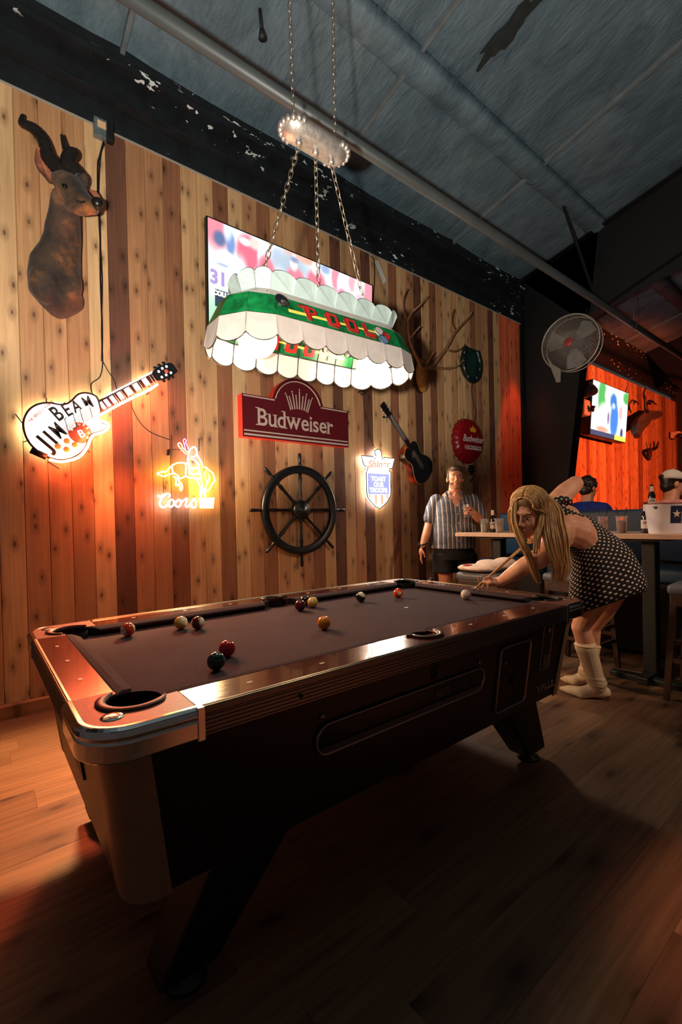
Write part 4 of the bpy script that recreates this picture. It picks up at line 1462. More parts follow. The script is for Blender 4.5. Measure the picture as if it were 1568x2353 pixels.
sp = [(0.04, 0.06, 0.06, 0.16, (.92, .52, .58), .4), (0.055, 0.13, 0.03, 0.06, navy, .45), (0.11, 0.14, 0.022, 0.09, (.46, .56, .76), .4), (0.095, 0.04, 0.02, 0.08, (.80, .86, .96), .5),
      (0.20, 0.16, 0.060, 0.15, red, .25), (0.185, 0.075, 0.03, 0.03, white, .4), (0.235, 0.06, 0.03, 0.05, (.95, .80, .76), .4), (0.30, 0.07, 0.032, 0.06, (.90, .84, .84), .4), (0.27, 0.16, 0.02, 0.10, (.97, .95, .94), .5), (0.30, 0.22, 0.045, 0.10, (.93, .46, .52), .35), (0.295, 0.255, 0.04, 0.018, white, .4),
      (0.36, 0.10, 0.03, 0.08, (.72, .76, .86), .5), (0.40, 0.22, 0.035, 0.14, (.93, .95, .97), .5), (0.50, 0.015, 0.10, 0.045, (.97, .66, .56), .4), (0.46, 0.03, 0.012, 0.02, white, .5), (0.44, 0.12, 0.10, 0.10, (.66, .72, .78), .6),
      (0.47, 0.225, 0.055, 0.10, (.94, .50, .57), .3), (0.458, 0.10, 0.022, 0.06, (.95, .87, .84), .35), (0.462, 0.06, 0.024, 0.025, (.55, .58, .70), .4),
      (0.60, 0.19, 0.060, 0.12, (.94, .46, .54), .3), (0.592, 0.06, 0.024, 0.06, (.95, .88, .86), .35), (0.605, 0.22, 0.035, 0.014, white, .4), (0.66, 0.03, 0.03, 0.04, (.60, .66, .80), .5),
      (0.73, 0.07, 0.028, 0.12, (.95, .55, .62), .35), (0.765, 0.12, 0.024, 0.10, white, .35), (0.775, 0.24, 0.034, 0.09, (.92, .48, .58), .35), (0.775, 0.22, 0.025, 0.01, white, .4), (0.85, 0.06, 0.028, 0.08, (.96, .66, .70), .4), (0.89, 0.13, 0.026, 0.12, (.96, .96, .98), .35), (0.90, 0.22, 0.03, 0.10, (.94, .74, .80), .4), (0.975, 0.12, 0.035, 0.25, (.95, .56, .62), .35),
      (0.085, 0.285, 0.052, 0.075, (1, 1, 1), .10), (0.07, 0.335, 0.03, 0.014, (.60, .66, .78), .4), (0.065, 0.50, 0.085, 0.15, (.99, .99, 1), .2), (0.16, 0.42, 0.04, 0.2, (.94, .96, .98), .4), (0.5, 0.85, 0.7, 0.32, (.60, .80, .64), .6)]
screen_mesh(qs, 200, 110, blobs(sp, lambda u, v: (0.84+0.05*math.sin(9*u), 0.88, 0.89)), 'screen_picture', tv, 1.2)
ux, uz = (tr-tl).normalized(), (tl-bl).normalized()
Wt, Ht = (tr-tl).length, hgt
def scr(u, v, lift=0.003): return tl + ux*(Wt*u) - uz*(Ht*v) + nrm*(0.003+lift)
def scr_text(s, u, v, size, m, name, **k):
    P = scr(u, v, 0.004)
    M = Matrix(((ux.x, uz.x, nrm.x, P.x), (ux.y, uz.y, nrm.y, P.y), (ux.z, uz.z, nrm.z, P.z), (0, 0, 0, 1)))
    b = MB(); text(b, s, size, M, **k)
    return b.build(name, m, tv)
m_scrnavy = glow('screen_dark', (0.03, 0.05, 0.08), 0.6)
m_scrwhite = glow('screen_white', (1, 1, 1), 1.0)
plate('score_box', [scr(0.035, 0.545), scr(0.22, 0.545), scr(0.22, 0.68), scr(0.035, 0.68)], 0.0008, m_scrnavy, tv)
plate('score_box', [scr(0.10, 0.505), scr(0.14, 0.505), scr(0.14, 0.545), scr(0.10, 0.545)], 0.0008, m_scrnavy, tv)
scr_text('COLLEGE', 0.085, 0.575, 0.05, m_scrwhite, 'score_lettering', bold=0.004)
scr_text('31', 0.053, 0.46, 0.15, glow('screen_purple', lin((.55, .48, .70)), 1.0), 'jersey_number', bold=0.006)
MB().box((tl.x+0.7, YW-0.08, tl.z-0.6), (tl.x+1.1, YW, tl.z-0.3)).build('wall_mount', m_blackm, tv)
# loose strip and cord at the end of the screen
o = MB().prism([wallp(862, 600, 0.05), wallp(870, 598, 0.05), wallp(888, 645, 0.05), wallp(882, 654, 0.05)], (0, 0.004, 0)).build('paper_strip', mat('white_paper', rgb(205, 205, 200), 0.7))
tag(o, 'crumpled white paper strip dangling at the end of the screen', 'paper')
cord([wallp(852, 588, 0.02), wallp(860, 600, 0.03), wallp(861, 640, 0.012), wallp(858, 690, 0.012), wallp(855, 720, 0.012)], 'black cord hanging beside the end of the wide screen', 0.006)

# ---- red arched bar sign
bs = empty('arched_beer_sign', (1.09, YW-0.05, 1.968), 'dark red arched beer sign with cream crown and lettering', 'sign')
m_maroon = mat('maroon_face', rgb(78, 14, 22), 0.6, spec=0.2)
m_redside = mat('red_acrylic', rgb(226, 50, 36), 0.35)
m_creamp = mat('cream_print', rgb(170, 148, 134), 0.5)
SX0, SX1, SZ0, SZ1, SOF = 0.507, 1.672, 1.968, 2.335, 0.085
acx, acz, ar = 1.083, 2.270, 0.285
a0 = math.degrees(math.asin((SZ1-acz)/ar))
out = [(SX0, SZ0), (SX1, SZ0), (SX1, SZ1)] + arc(acx, acz, ar, a0, 180-a0, 24) + [(SX0, SZ1)]
plate('sign_body', [(x, YW-SOF, z) for x, z in out], 0.085, m_redside, bs, 0.004)
fc = plate('sign_face', [(x, YW-SOF-0.002, z) for x, z in out], 0.0015, m_maroon, bs)
def strip(x0, z0, x1, z1, w_=0.012):
    MB().box((x0, YW-SOF-0.0045, z0), (x1, YW-SOF-0.002, z0+w_)).build('face_line', m_creamp, fc)
strip(SX0+0.012, 2.315, acx-ar+0.028, 2.315)
strip(acx+ar-0.028, 2.315, SX1-0.012, 2.315)
strip(SX0+0.012, 1.982, SX1-0.005, 1.982, 0.016)
strip(SX0+0.012, 2.017, SX1-0.005, 2.017, 0.012)
MB().sweep([(x, YW-SOF-0.004, z) for x, z in arc(acx, acz, ar-0.03, a0+2, 178-a0, 24)], [(-0.002, -0.006), (0.002, -0.006), (0.002, 0.006), (-0.002, 0.006)], up=(0, 1, 0)).build('face_line', m_creamp, fc)
MB().tube([(x, YW-SOF-0.002, z) for x, z in arc(acx, acz, ar-0.03, a0+2, 178-a0, 24)], 0.0055, 6).build('face_line', m_creamp, fc)
# crown of rays
for k, a in enumerate((-52, -38, -24, -11, 2, 15, 28, 41, 54)):
    ra = math.radians(a)
    L0, L1 = 0.075+0.0*k, (0.16, 0.155, 0.185, 0.175, 0.215, 0.175, 0.185, 0.155, 0.16)[k]
    cx, cz = 1.088, 2.228
    d = Vector((math.sin(ra*0.75), 0, math.cos(ra*0.75)))
    s_ = Vector((d.z, 0, -d.x))
    base = Vector((cx+0.115*math.sin(ra), YW-SOF-0.0045, cz+0.045*math.cos(ra)))
    tip = Vector((cx+(0.115+0.06)*math.sin(ra), YW-SOF-0.0045, cz+L1*0.99))
    if k % 2 == 0:
        MB().ell(tip+d*0.014, (0.008, 0.002, 0.008), 10, 6).build('crown_dot', m_creamp, fc)
    MB().prism([base-s_*0.006, base+s_*0.006, tip+s_*0.005, tip-s_*0.005], (0, 0.0025, 0)).build('crown_ray', m_creamp, fc)
# serif word built letter by letter
def serif_word(word, x0, zb, cap, off, m, parent, scale_x=1.0, gap=0.012, shear=0.0):
    """Roman letters from the built-in face with slab serifs added at the stems"""
    b = MB()
    x = x0
    ser = {'B': [(0.0, 0), (0.0, 1)], 'u': [(0.0, .72), (.82, .72), (.95, 0)], 'd': [(.72, 1), (.95, 0)], 'w': [(0.08, .72), (0.5, .72), (0.92, .72)], 'e': [], 'i': [(0.5, 0)], 's': [], 'r': [(0.08, .72), (0.14, 0)]}
    for ch_ in word:
        vs, fs = text_mesh(ch_, 1.0, align='LEFT', bold=0.012)
        k = cap/0.729
        xs = [q.x for q in vs]
        zmin = min(q.y for q in vs) if ch_ not in 'i' else min(q.y for q in vs)
        w_ = (max(xs)-min(xs))*k*scale_x
        b.add([Vector((x+(q.x-min(xs))*k*scale_x, YW-off, zb+(q.y-zmin)*k)) for q in vs], fs)
        for u, v_ in ser.get(ch_, []):
            cx = x+w_*u
            zz = zb+cap*v_
            hw = cap*0.13
            th = cap*0.055
            z0 = zz-(th if v_ > 0 else 0)
            b.box((cx-hw, YW-off-0.0004, z0), (cx+hw, YW-off+0.0004, z0+th))
        x += w_+gap
    o = b.build('lettering', m, parent)
    return x
serif_word('Budweiser', 0.652, 2.078, 0.155, SOF+0.004, m_creamp, fc, 0.93, 0.011)
MB().tube([(1.672, YW-0.05, 1.99), (1.715, YW-0.03, 1.99)], 0.004, 5).build('pull_switch', m_blackm, bs)

# ---- ship's wheel
wc = Vector((1.100, YW-0.055, 1.337))
wh = empty('ships_wheel', wc, 'black wooden ship wheel with eight turned spokes on the wall', 'ship wheel')
m_wheel = mat('black_painted_wood', rgb(16, 21, 24), 0.32, var=0.3, scale=8)
Mw = Matrix.Translation(wc) @ Matrix.Rotation(PI/2, 4, 'X')
prof = [(0.345, -0.018), (0.352, -0.026), (0.372, -0.022), (0.382, -0.028), (0.404, -0.024), (0.416, -0.014), (0.416, 0.014), (0.404, 0.024), (0.382, 0.028), (0.372, 0.022), (0.352, 0.026), (0.345, 0.018)]
rs = []
for k in range(64):
    a = 2*PI*k/64
    rs.append([Mw @ Vector((r_*math.cos(a), r_*math.sin(a), z)) for r_, z in prof])
MB().rings(rs, True, False, True, loop=True).build('rim', m_wheel, wh)
MB().lathe([(0.0, 0.05), (0.03, 0.05), (0.036, 0.042), (0.07, 0.04), (0.088, 0.03), (0.092, 0.0), (0.085, -0.03), (0, -0.03)], 32, Mw).build('hub', m_wheel, wh)
MB().lathe([(0.0, 0.058), (0.012, 0.056), (0.014, 0.05)], 16, Mw).build('hub_cap', m_blackm, wh)
for k in range(8):
    a = PI/2+k*PI/4
    d = Vector((math.cos(a), 0, math.sin(a)))
    def P(r_): return wc+d*r_
    MB().tube([P(r_) for r_ in (0.08, 0.10, 0.12, 0.135, 0.20, 0.26, 0.30, 0.32, 0.345)], [0.02, 0.022, 0.013, 0.017, 0.012, 0.015, 0.019, 0.013, 0.016], 10).build('spoke', m_wheel, wh)
    MB().tube([P(r_) for r_ in (0.41, 0.425, 0.435, 0.46, 0.50, 0.525, 0.535)], [0.016, 0.019, 0.012, 0.015, 0.017, 0.014, 0.006], 10).build('handle', m_wheel, wh)

# ---- lit shield sign
SO = 0.06
ss = empty('shield_sign', wallp(*CS(805, 1790), 0), 'glowing white eagle shield sign reading toast our troops', 'sign')
outl = [(345, 410), (640, 440), (700, 500), (720, 420), (680, 330), (700, 280), (760, 250), (820, 260), (850, 310), (870, 430), (885, 515), (930, 460), (1195, 485), (1180, 580), (1140, 740), (1055, 750), (1060, 810), (1105, 855), (1095, 1100), (1105, 1300), (1090, 1450), (1000, 1620), (900, 1710), (810, 1785), (700, 1720), (590, 1600), (510, 1490), (480, 1350), (475, 1100), (470, 830), (505, 780), (515, 710), (440, 690), (395, 620)]
face = pl(CS, outl, SO)
light('shield_glow', 'AREA', (2.14, YW-0.13, 1.66), 15, (1.0, 0.80, 0.62), 0.3, aim=(1.9, -0.4, 1.0))
m_shw = glow('shield_white', (1.0, 0.97, 0.93), 1.25)
sf = plate('shield_face', face, 0.012, m_shw, ss)
MB().tube(face, 0.005, 5, loop=True).build('dark_outline', mat('navy_line', rgb(36, 50, 66), 0.5), ss)
cen = sum(face, Vector())/len(face)
rear = [Vector((cen.x+(q.x-cen.x)*0.94, YW-0.03, cen.z+(q.z-cen.z)*0.96)) for q in face]
MB().tube(rear, 0.007, 6, loop=True).build('rear_light_strip', glow('halo_strip', (1.0, 0.95, 0.84), 15.0), ss)
m_shb = glow('shield_blue', lin((0.60, 0.63, 0.93)), 1.0)
plate('blue_field', pl(CS, [(510, 865), (1060, 900), (1055, 1410), (520, 1405)], SO+0.002), 0.0015, m_shb, sf)
m_shr = glow('shield_stripe', lin((0.99, 0.70, 0.58)), 1.0)
for poly in ([(525, 1415), (580, 1415), (610, 1530), (560, 1490)], [(690, 1420), (750, 1420), (755, 1690), (690, 1640)], [(840, 1420), (905, 1420), (915, 1650), (845, 1690)], [(995, 1420), (1050, 1420), (1020, 1520), (990, 1570)]):
    plate('red_stripe', pl(CS, poly, SO+0.002), 0.0015, m_shr, sf)
def lerp_text(lines, m, name, fn, off, parent, **k):
    for s, u, v, size, rot in lines:
        P = wallp(*fn(u, v), off)
        b = MB()
        wall_text(b, s, P.x, P.z, size, off, rot, **k)
        b.build(name, m, parent)
hpx = (wallp(*CS(800, 1000), SO)-wallp(*CS(800, 1100), SO)).length/100
lerp_text([('TOAST', 790, 1018, 0.068, 0.0), ('OUR', 795, 1165, 0.068, 0.0), ('TROOPS', 790, 1310, 0.068, 0.0)], m_shw, 'shield_lettering', CS, SO+0.005, sf, bold=0.0022, sx=1.0)
lerp_text([('Shiner', 790, 640, 0.10, 0.05)], glow('shield_script', lin((0.98, 0.62, 0.52)), 1.0), 'shield_script', CS, SO+0.005, sf, bold=0.004, shear=0.25, sx=1.25)
MB().tube(smooth_path(pl(CS, [(800, 745), (900, 770), (985, 720)], SO+0.004), 4), 0.003, 5).build('script_swash', m_shr, sf)
cord([wallp(832, 895, 0.012), wallp(836, 905, 0.012), wallp(838, 940, 0.012), wallp(846, 965, 0.012), wallp(850, 1000, 0.012), wallp(862, 1030, 0.03)], 'thin tangled cord hanging above the lit shield sign', 0.004)
MB()
tag(MB().tube(smooth_path([wallp(822, 903, 0.01), wallp(830, 898, 0.02), wallp(841, 903, 0.02), wallp(833, 907, 0.02), wallp(826, 900, 0.015), wallp(845, 898, 0.01)], 5), 0.004, 5).build('cord_knot', m_cord), 'small knot of dark cord on the boards above the shield sign', 'cord')

# ---- acoustic guitar on the wall
ga = empty('acoustic_guitar', wallp(1000, 1095, 0.02), 'black fronted sunburst acoustic guitar hanging at a slant', 'guitar')
GF = 0.13
H0 = wallp(*C4(925, 258), GF); H1 = wallp(*C4(1178, 655), GF)
ax = (H1-H0).normalized(); ax.y = 0; ax.normalize()
sd = Vector((-ax.z, 0, ax.x))       # up-right side of the guitar
L = 1.06
H0 = H1-ax*L
def gpt(t_, w_, y=None): 
    q = H0+ax*(L*t_)+sd*w_
    return Vector((q.x, (YW-GF) if y is None else y, q.z))
half = [(0.545, 0.0), (0.545, 0.06), (0.56, 0.11), (0.60, 0.138), (0.645, 0.132), (0.70, 0.112), (0.745, 0.118), (0.80, 0.155), (0.86, 0.183), (0.92, 0.180), (0.965, 0.14), (0.99, 0.08), (1.0, 0.0)]
hs = smooth_path([Vector((a, b_, 0)) for a, b_ in half], 3)
outl2 = [gpt(q.x, q.y) for q in hs] + [gpt(q.x, -q.y) for q in reversed(hs[1:-1])]
t = NT('sunburst_side')
gx = t.n('ShaderNodeTexCoord')
nn = t.noise(t.coord('Object', (1, 1, 1)), 2.6, 2)
t.base(t.ramp(nn, [(0.42, rgb(34, 10, 6)), (0.6, rgb(190, 62, 20))]))
t.set(Roughness=0.14)
t.b.inputs['Coat Weight'].default_value = 0.6
m_burst = t.m
m_gblack = mat('gloss_black', rgb(8, 9, 10), 0.16, coat=0.7)
gb = MB().prism(outl2, (0, 0.10, 0)).build('guitar_body', m_burst, ga, bevel=0.004)
plate('soundboard', [q+Vector((0, -0.003, 0)) for q in outl2], 0.003, m_gblack, ga)
m_bind = mat('guitar_binding', rgb(190, 150, 110), 0.3)
MB().tube([q+Vector((0, -0.003, 0)) for q in outl2], 0.0022, 5, loop=True).build('binding', m_bind, ga)
m_fb = mat('fretboard', rgb(28, 20, 18), 0.4)
nk_ = MB().prism([gpt(0.17, -0.022), gpt(0.17, 0.022), gpt(0.62, 0.028), gpt(0.62, -0.028)], (0, -0.02, 0)).build('guitar_neck', m_fb, ga)
hs_ = MB().prism([gpt(0.0, -0.03), gpt(0.0, 0.03), gpt(0.01, 0.036), gpt(0.15, 0.032), gpt(0.18, 0.022), gpt(0.18, -0.022), gpt(0.15, -0.032), gpt(0.01, -0.036)], (0, -0.016, 0)).build('headstock', m_gblack, ga, bevel=0.003)
for k in range(3):
    for s in (-1, 1):
        MB().ell(gpt(0.04+0.04*k, s*0.045, YW-GF-0.006), (0.009, 0.006, 0.009), 8, 6).build('tuning_peg', m_fret, hs_)
MB().lathe([(0.048, 0), (0.048, 0.004)], 24, Matrix.Translation(gpt(0.685, 0, YW-GF-0.0065)) @ Matrix.Rotation(-PI/2, 4, 'X')).build('sound_hole', m_hole, ga)
MB().prism([gpt(0.845, -0.07), gpt(0.845, 0.07), gpt(0.87, 0.06), gpt(0.87, -0.06)], (0, -0.012, 0)).build('bridge', m_fb, ga)
for k in range(6):
    MB().tube([gpt(0.15, -0.016+0.0064*k, YW-GF-0.024), gpt(0.855, -0.025+0.01*k, YW-GF-0.014)], 0.0007, 4).build('guitar_string', m_fret, ga)
MB().box((gpt(0.16, 0.03).x, YW-0.13, gpt(0.16, 0.03).z-0.01), (gpt(0.16, 0.03).x+0.02, YW-0.001, gpt(0.16, 0.03).z+0.01)).build('wall_hook', m_blackm, ga)

# ---- bottle cap sign
cc = Vector((3.72, YW-0.06, 2.225))
bc = empty('bottle_cap_sign', Vector((cc.x, YW, 1.96)), 'large red bottle cap sign with gold crown above the man', 'sign')
m_capred = mat('cap_red', rgb(126, 8, 18), 0.3)
Mc = Matrix.Translation((cc.x, YW, cc.z)) @ Matrix.Rotation(PI/2, 4, 'X')
n = 120
rs = []
for (r_, z, w_) in ((0.262, 0.0, 1.0), (0.292, 0.012, 1.0), (0.285, 0.05, 0.7), (0.265, 0.085, 0.2), (0.24, 0.108, 0), (0.2, 0.120, 0), (0.1, 0.128, 0), (0.005, 0.131, 0)):
    ring = []
    for k in range(n):
        a = 2*PI*k/n
        rr = r_*(1+0.028*w_*math.cos(21*a))
        ring.append(Mc @ Vector((rr*math.cos(a), rr*math.sin(a), z)))
    rs.append(ring)
MB().rings(rs, True, True, True).build('cap_shell', m_capred, bc)
def capf(x, z): 
    r_ = math.hypot(x, z)
    return Vector((cc.x+x, YW-0.1335+0.09*r_*r_, cc.z+z))
m_capw = mat('cap_white', rgb(220, 205, 200), 0.4)
m_capg = mat('cap_gold', rgb(206, 150, 40), 0.4)
b = MB()
vs, fs = text_mesh('Budweiser', 0.12, shear=0.3, bold=0.002)
b.add([capf(q.x*0.84, q.y+0.01) for q in vs], fs)
b.build('cap_lettering', m_capw, bc, fixn=False)
b = MB().prism([capf(x, z) for x, z in rrect(-0.12, 0.17, -0.125, -0.075, 0.006)], (0, -0.002, 0))
cb = b.build('cap_bar', m_capw, bc)
b = MB()
vs, fs = text_mesh('KING OF BEERS', 0.042, bold=0.0015)
b.add([capf(q.x*0.95+0.025, q.y-0.10)+Vector((0, -0.0035, 0)) for q in vs], fs)
b.build('cap_lettering', m_capred, cb, fixn=False)
b = MB().prism([capf(x, z) for x, z in ((-0.05, 0.10), (0.05, 0.10), (0.065, 0.155), (0.035, 0.14), (0.02, 0.165), (0.008, 0.145), (0, 0.195), (-0.008, 0.145), (-0.02, 0.165), (-0.035, 0.14), (-0.065, 0.155))], (0, -0.003, 0))
b.build('cap_crown', m_capg, bc)
MB().ell(capf(-0.15, -0.1), (0.035, 0.003, 0.035), 16, 6).build('cap_seal', mat('cap_pink', rgb(196, 120, 116), 0.4), bc)
cord([wallp(1086, 882, 0.01), wallp(1084, 900, 0.01), wallp(1090, 930, 0.01), wallp(1095, 950, 0.01), wallp(1088, 975, 0.02)], 'thin cord zigzagging between horseshoe and bottle cap sign', 0.005)
# small wrought ornament under the cap sign
orn = empty('iron_ornament', wallp(1083, 1096, 0), 'small black iron flower ornament beside the man head', 'ornament')
for k in range(6):
    a = 2*PI*k/6
    c = wallp(1084, 1080, 0.03)
    MB().ell(c+Vector((0.045*math.cos(a), 0, 0.045*math.sin(a))), (0.03, 0.012, 0.03), 10, 6).build('petal', m_blackm, orn)
MB().ell(wallp(1084, 1080, 0.04), (0.025, 0.02, 0.025), 10, 6).build('flower_centre', m_blackm, orn)
MB().tube(smooth_path([wallp(1084, 1082, 0.02), wallp(1089, 1095, 0.02), wallp(1081, 1108, 0.01)], 4), 0.008, 6).build('stem', m_blackm, orn)

# ---- horseshoe sign
hsx = empty('horseshoe_sign', wallp(1088, 882, 0), 'dark green horseshoe shaped sign high on the wall', 'sign')
m_shoe = mat('shoe_dark', rgb(16, 24, 24), 0.3)
inner = [(850, 940), (945, 960)]
opath = [(830, 860), (800, 960), (790, 1050), (810, 1140), (860, 1230), (925, 1275), (985, 1240), (1015, 1150), (1015, 1040), (990, 960), (965, 905)]
o3 = smooth_path(pl(CA, opath, 0.05), 4)
plate('sign_field', o3, 0.03, mat('shoe_green', rgb(10, 44, 38), 0.3), hsx)
MB().tube(smooth_path(pl(CA, [(835, 870), (815, 970), (812, 1060), (830, 1140), (870, 1215), (925, 1252), (975, 1220), (998, 1140), (998, 1040), (980, 970), (965, 915)], 0.07), 4), 0.034, 8).build('horseshoe', m_shoe, hsx)
m_nail = mat('nail_pale', rgb(150, 160, 160), 0.4)
for u, v in ((822, 930), (815, 1020), (825, 1110), (865, 1200), (960, 1215), (995, 1120), (995, 1030), (978, 950)):
    MB().ell(wallp(*CA(u, v), 0.104), (0.009, 0.004, 0.014), 8, 6).build('nail_slot', m_nail, hsx)

# ---- antlers on a plaque
an = empty('antler_mount', wallp(*CA(345, 1380), 0), 'wide deer antlers on a dark shield plaque above the guitar', 'antlers')
m_antler = mat('antler_bone', rgb(122, 84, 56), 0.5, var=0.3, scale=25)
m_hide = mat('antler_hide', rgb(150, 100, 44), 0.8, var=0.2, scale=30)
b = MB().prism(smooth_path(pl(CA, [(275, 1100), (430, 1100), (425, 1250), (405, 1340), (345, 1388), (285, 1340), (268, 1230)], 0.03), 4, True), (0, 0.03, 0))
b.build('plaque', mat('plaque_wood', rgb(44, 24, 20), 0.4), an, bevel=0.006)
c = wallp(*CA(352, 1190), 0.06)
MB().ell(c, (0.10, 0.07, 0.20), 16, 10).build('skull_cap', m_hide, an)
def antler(pts, r0, r1, offs):
    q = []
    for i, (u, v) in enumerate(pts):
        q.append(wallp(*CA(u, v), offs[0]+(offs[1]-offs[0])*i/(len(pts)-1)))
    q = smooth_path(q, 5)
    m = len(q)
    return MB().tube(q, [r0+(r1-r0)*(i/(m-1))**0.8 for i in range(m)], 8)
A = [([(330, 1100), (300, 1010), (245, 900), (200, 740), (190, 600), (165, 510), (130, 430), (135, 320), (175, 215)], .028, .008, (.12, .30)),
     ([(190, 570), (230, 480), (320, 400), (402, 292)], .018, .007, (.25, .42)), ([(212, 775), (260, 710), (325, 635)], .014, .006, (.24, .45)),
     ([(365, 1095), (455, 1090), (520, 1010), (620, 880), (700, 730), (800, 610), (880, 525), (905, 470)], .028, .008, (.12, .30)),
     ([(712, 690), (680, 600), (690, 505), (706, 445)], .016, .006, (.24, .18)), ([(635, 905), (720, 918), (790, 885), (832, 838)], .016, .006, (.22, .12)),
     ([(345, 1105), (500, 1108), (650, 1110), (755, 1080), (812, 1005)], .022, .006, (.12, .20)), ([(390, 1062), (430, 1000), (478, 925)], .013, .005, (.15, .4))]
for pts, r0, r1, of in A:
    antler(pts, r0, r1, of).build('antler_tine', m_antler, an)
# ------------------------------------------------------------------ animal mounts
def fur_mat(name, c1, c2, c3, tint=False):
    t = NT(name)
    n1 = t.noise(t.coord('Object', (1, 1, 1)), 7.0, 4, 0.6)
    n2 = t.noise(t.coord('Object', (60, 60, 14)), 3.0, 3, 0.7)
    c = t.ramp(n1, [(0.35, c1), (0.55, c2), (0.75, c3)])
    c = t.mix(c, t.ramp(n2, [(0.3, (0.65, 0.65, 0.65)), (0.7, (1.1, 1.1, 1.1))]), 1.0, 'MULTIPLY')
    if tint:
        va = t.n('ShaderNodeVertexColor', layer_name='tint')
        c = t.mix(c, va.outputs['Color'], 1.0, 'MULTIPLY')
    t.base(c)
    t.set(Roughness=0.85)
    t.b.inputs['Sheen Weight'].default_value = 0.08
    t.bump(n2, 0.5, 0.004)
    return t.m
m_fur = fur_mat('antelope_fur', rgb(34, 25, 20), rgb(66, 46, 32), rgb(118, 80, 46), True)
m_furp = fur_mat('antelope_ear_fur', rgb(34, 25, 20), rgb(66, 46, 32), rgb(118, 80, 46))
m_horn = mat('dark_horn', rgb(26, 20, 17), 0.5, var=0.4, scale=30, bump=0.4)
def pxr(fn, u, v, hw, off):
    a, b_ = wallp(*fn(u-hw, v), off), wallp(*fn(u+hw, v), off)
    return (a+b_)*0.5, (b_-a).length*0.5
def place_local(me, root):
    me.transform(Matrix.Translation(-wloc(root)))
    return me
kd = empty('antelope_mount', wallp(*C1(430, 1700), 0), 'mounted antelope head with spiral horns high on the left of the wall', 'mounted head')
b = MB()
secs = [(1712, 430, 14, .07, .03), (1690, 430, 70, .085, .07), (1640, 430, 140, .095, .09), (1560, 392, 182, .10, .095), (1450, 392, 190, .105, .10), (1330, 398, 178, .115, .105), (1240, 430, 145, .135, .11), (1160, 448, 130, .165, .115), (1080, 452, 122, .20, .11), (1000, 462, 110, .24, .10), (920, 462, 98, .28, .09), (850, 455, 84, .31, .08)]
rs = []
for v, u, hw, off, hd in secs:
    c, w_ = pxr(C1, u, v, hw, off)
    rs.append([c+Vector((w_*math.cos(2*PI*k/20), hd*math.sin(2*PI*k/20), -0.25*hd*math.sin(2*PI*k/20))) for k in range(20)])
b.rings(rs, True, True, True)
# chest bulges
for u, v, off, r_ in ((330, 1480, .14, (.10, .08, .13)), (500, 1480, .15, (.08, .08, .12)), (520, 1600, .10, (.07, .07, .08))):
    b.ell(wallp(*C1(u, v), off), r_, 14, 10)
# head along the muzzle
hp = [(430, 800, .33, .085), (480, 790, .36, .092), (530, 815, .40, .082), (580, 865, .45, .064), (630, 905, .49, .052), (672, 925, .52, .047), (700, 925, .54, .03)]
pts = [wallp(*C1(u, v), o_) for u, v, o_, r_ in hp]
b.tube(smooth_path(pts, 3), [x for i in range(len(hp)-1) for x in [hp[i][3]+(hp[i+1][3]-hp[i][3])*k/3 for k in range(3)]]+[hp[-1][3]], 14)
b.tube([wallp(*C1(500, 890), .40), wallp(*C1(580, 940), .46), wallp(*C1(640, 950), .50)], [.05, .042, .03], 12)     # jaw
b.ell(wallp(*C1(500, 745), .38), (.06, .06, .045), 12, 8)      # brow
b.ell(wallp(*C1(596, 735), .40), (.03, .05, .045), 12, 8)
me = remeshed(b, 0.009, 6)
me.transform(Matrix.Translation(-wloc(kd)))
TINT = [((520, 1080), .31, .07, (1.9, 1.5, 1.05)), ((508, 1200), .28, .07, (1.9, 1.5, 1.05)), ((480, 1330), .22, .06, (1.6, 1.3, 1.0)), ((620, 945), .52, .05, (2.6, 1.9, 1.1)), ((520, 860), .45, .05, (1.7, 1.5, 1.15)), ((530, 1590), .16, .06, (1.7, 1.35, 1.0)), ((250, 1460), .16, .06, (1.3, 1.2, 1.0)),
        ((560, 770), .43, .06, (.45, .45, .5)), ((640, 860), .5, .035, (.4, .4, .45)), ((380, 1100), .24, .07, (.75, .75, .8)), ((400, 1620), .18, .08, (.55, .55, .6)), ((440, 1480), .2, .06, (.7, .7, .75)), ((470, 1450), .2, .06, (.6, .6, .65))]
tc_ = [(wallp(*C1(*a), o_)-wloc(kd), r_, c_) for a, o_, r_, c_ in TINT]
ca = me.color_attributes.new('tint', 'FLOAT_COLOR', 'POINT')
for v_ in me.vertices:
    c = Vector((1, 1, 1))
    wob = 0.02*math.sin(90*v_.co.x+70*v_.co.z)+0.015*math.sin(150*v_.co.z-60*v_.co.x)
    for p_, r_, t_ in tc_:
        d = Vector((v_.co.x-p_.x, (v_.co.y-p_.y)*.6, v_.co.z-p_.z)).length+wob
        k_ = math.exp(-(d/r_)**2)
        c = Vector((c[0]*(1+(t_[0]-1)*k_), c[1]*(1+(t_[1]-1)*k_), c[2]*(1+(t_[2]-1)*k_)))
    ca.data[v_.index].color = (c[0], c[1], c[2], 1)
link('head_and_neck', me, m_fur, kd)
def horn(fn, pts, offs, r0, r1):
    q = [wallp(*fn(u, v), offs[0]+(offs[1]-offs[0])*i/(len(pts)-1)) for i, (u, v) in enumerate(pts)]
    q = smooth_path(q, 5)
    m = len(q)
    return MB().tube(q, [(r0+(r1-r0)*(i/(m-1))**1.5)*(1+0.05*(i % 2)) for i in range(m)], 12).build('horn', m_horn, kd)
horn(CD, [(880, 1080), (790, 950), (690, 840), (590, 720), (560, 600), (500, 450), (380, 310), (270, 250), (205, 225), (195, 180), (215, 105)], (.36, .16), .046, .012)
horn(CD, [(1070, 1060), (980, 940), (890, 830), (900, 720), (960, 680), (960, 650), (880, 630), (830, 540), (795, 395)], (.40, .30), .046, .008)
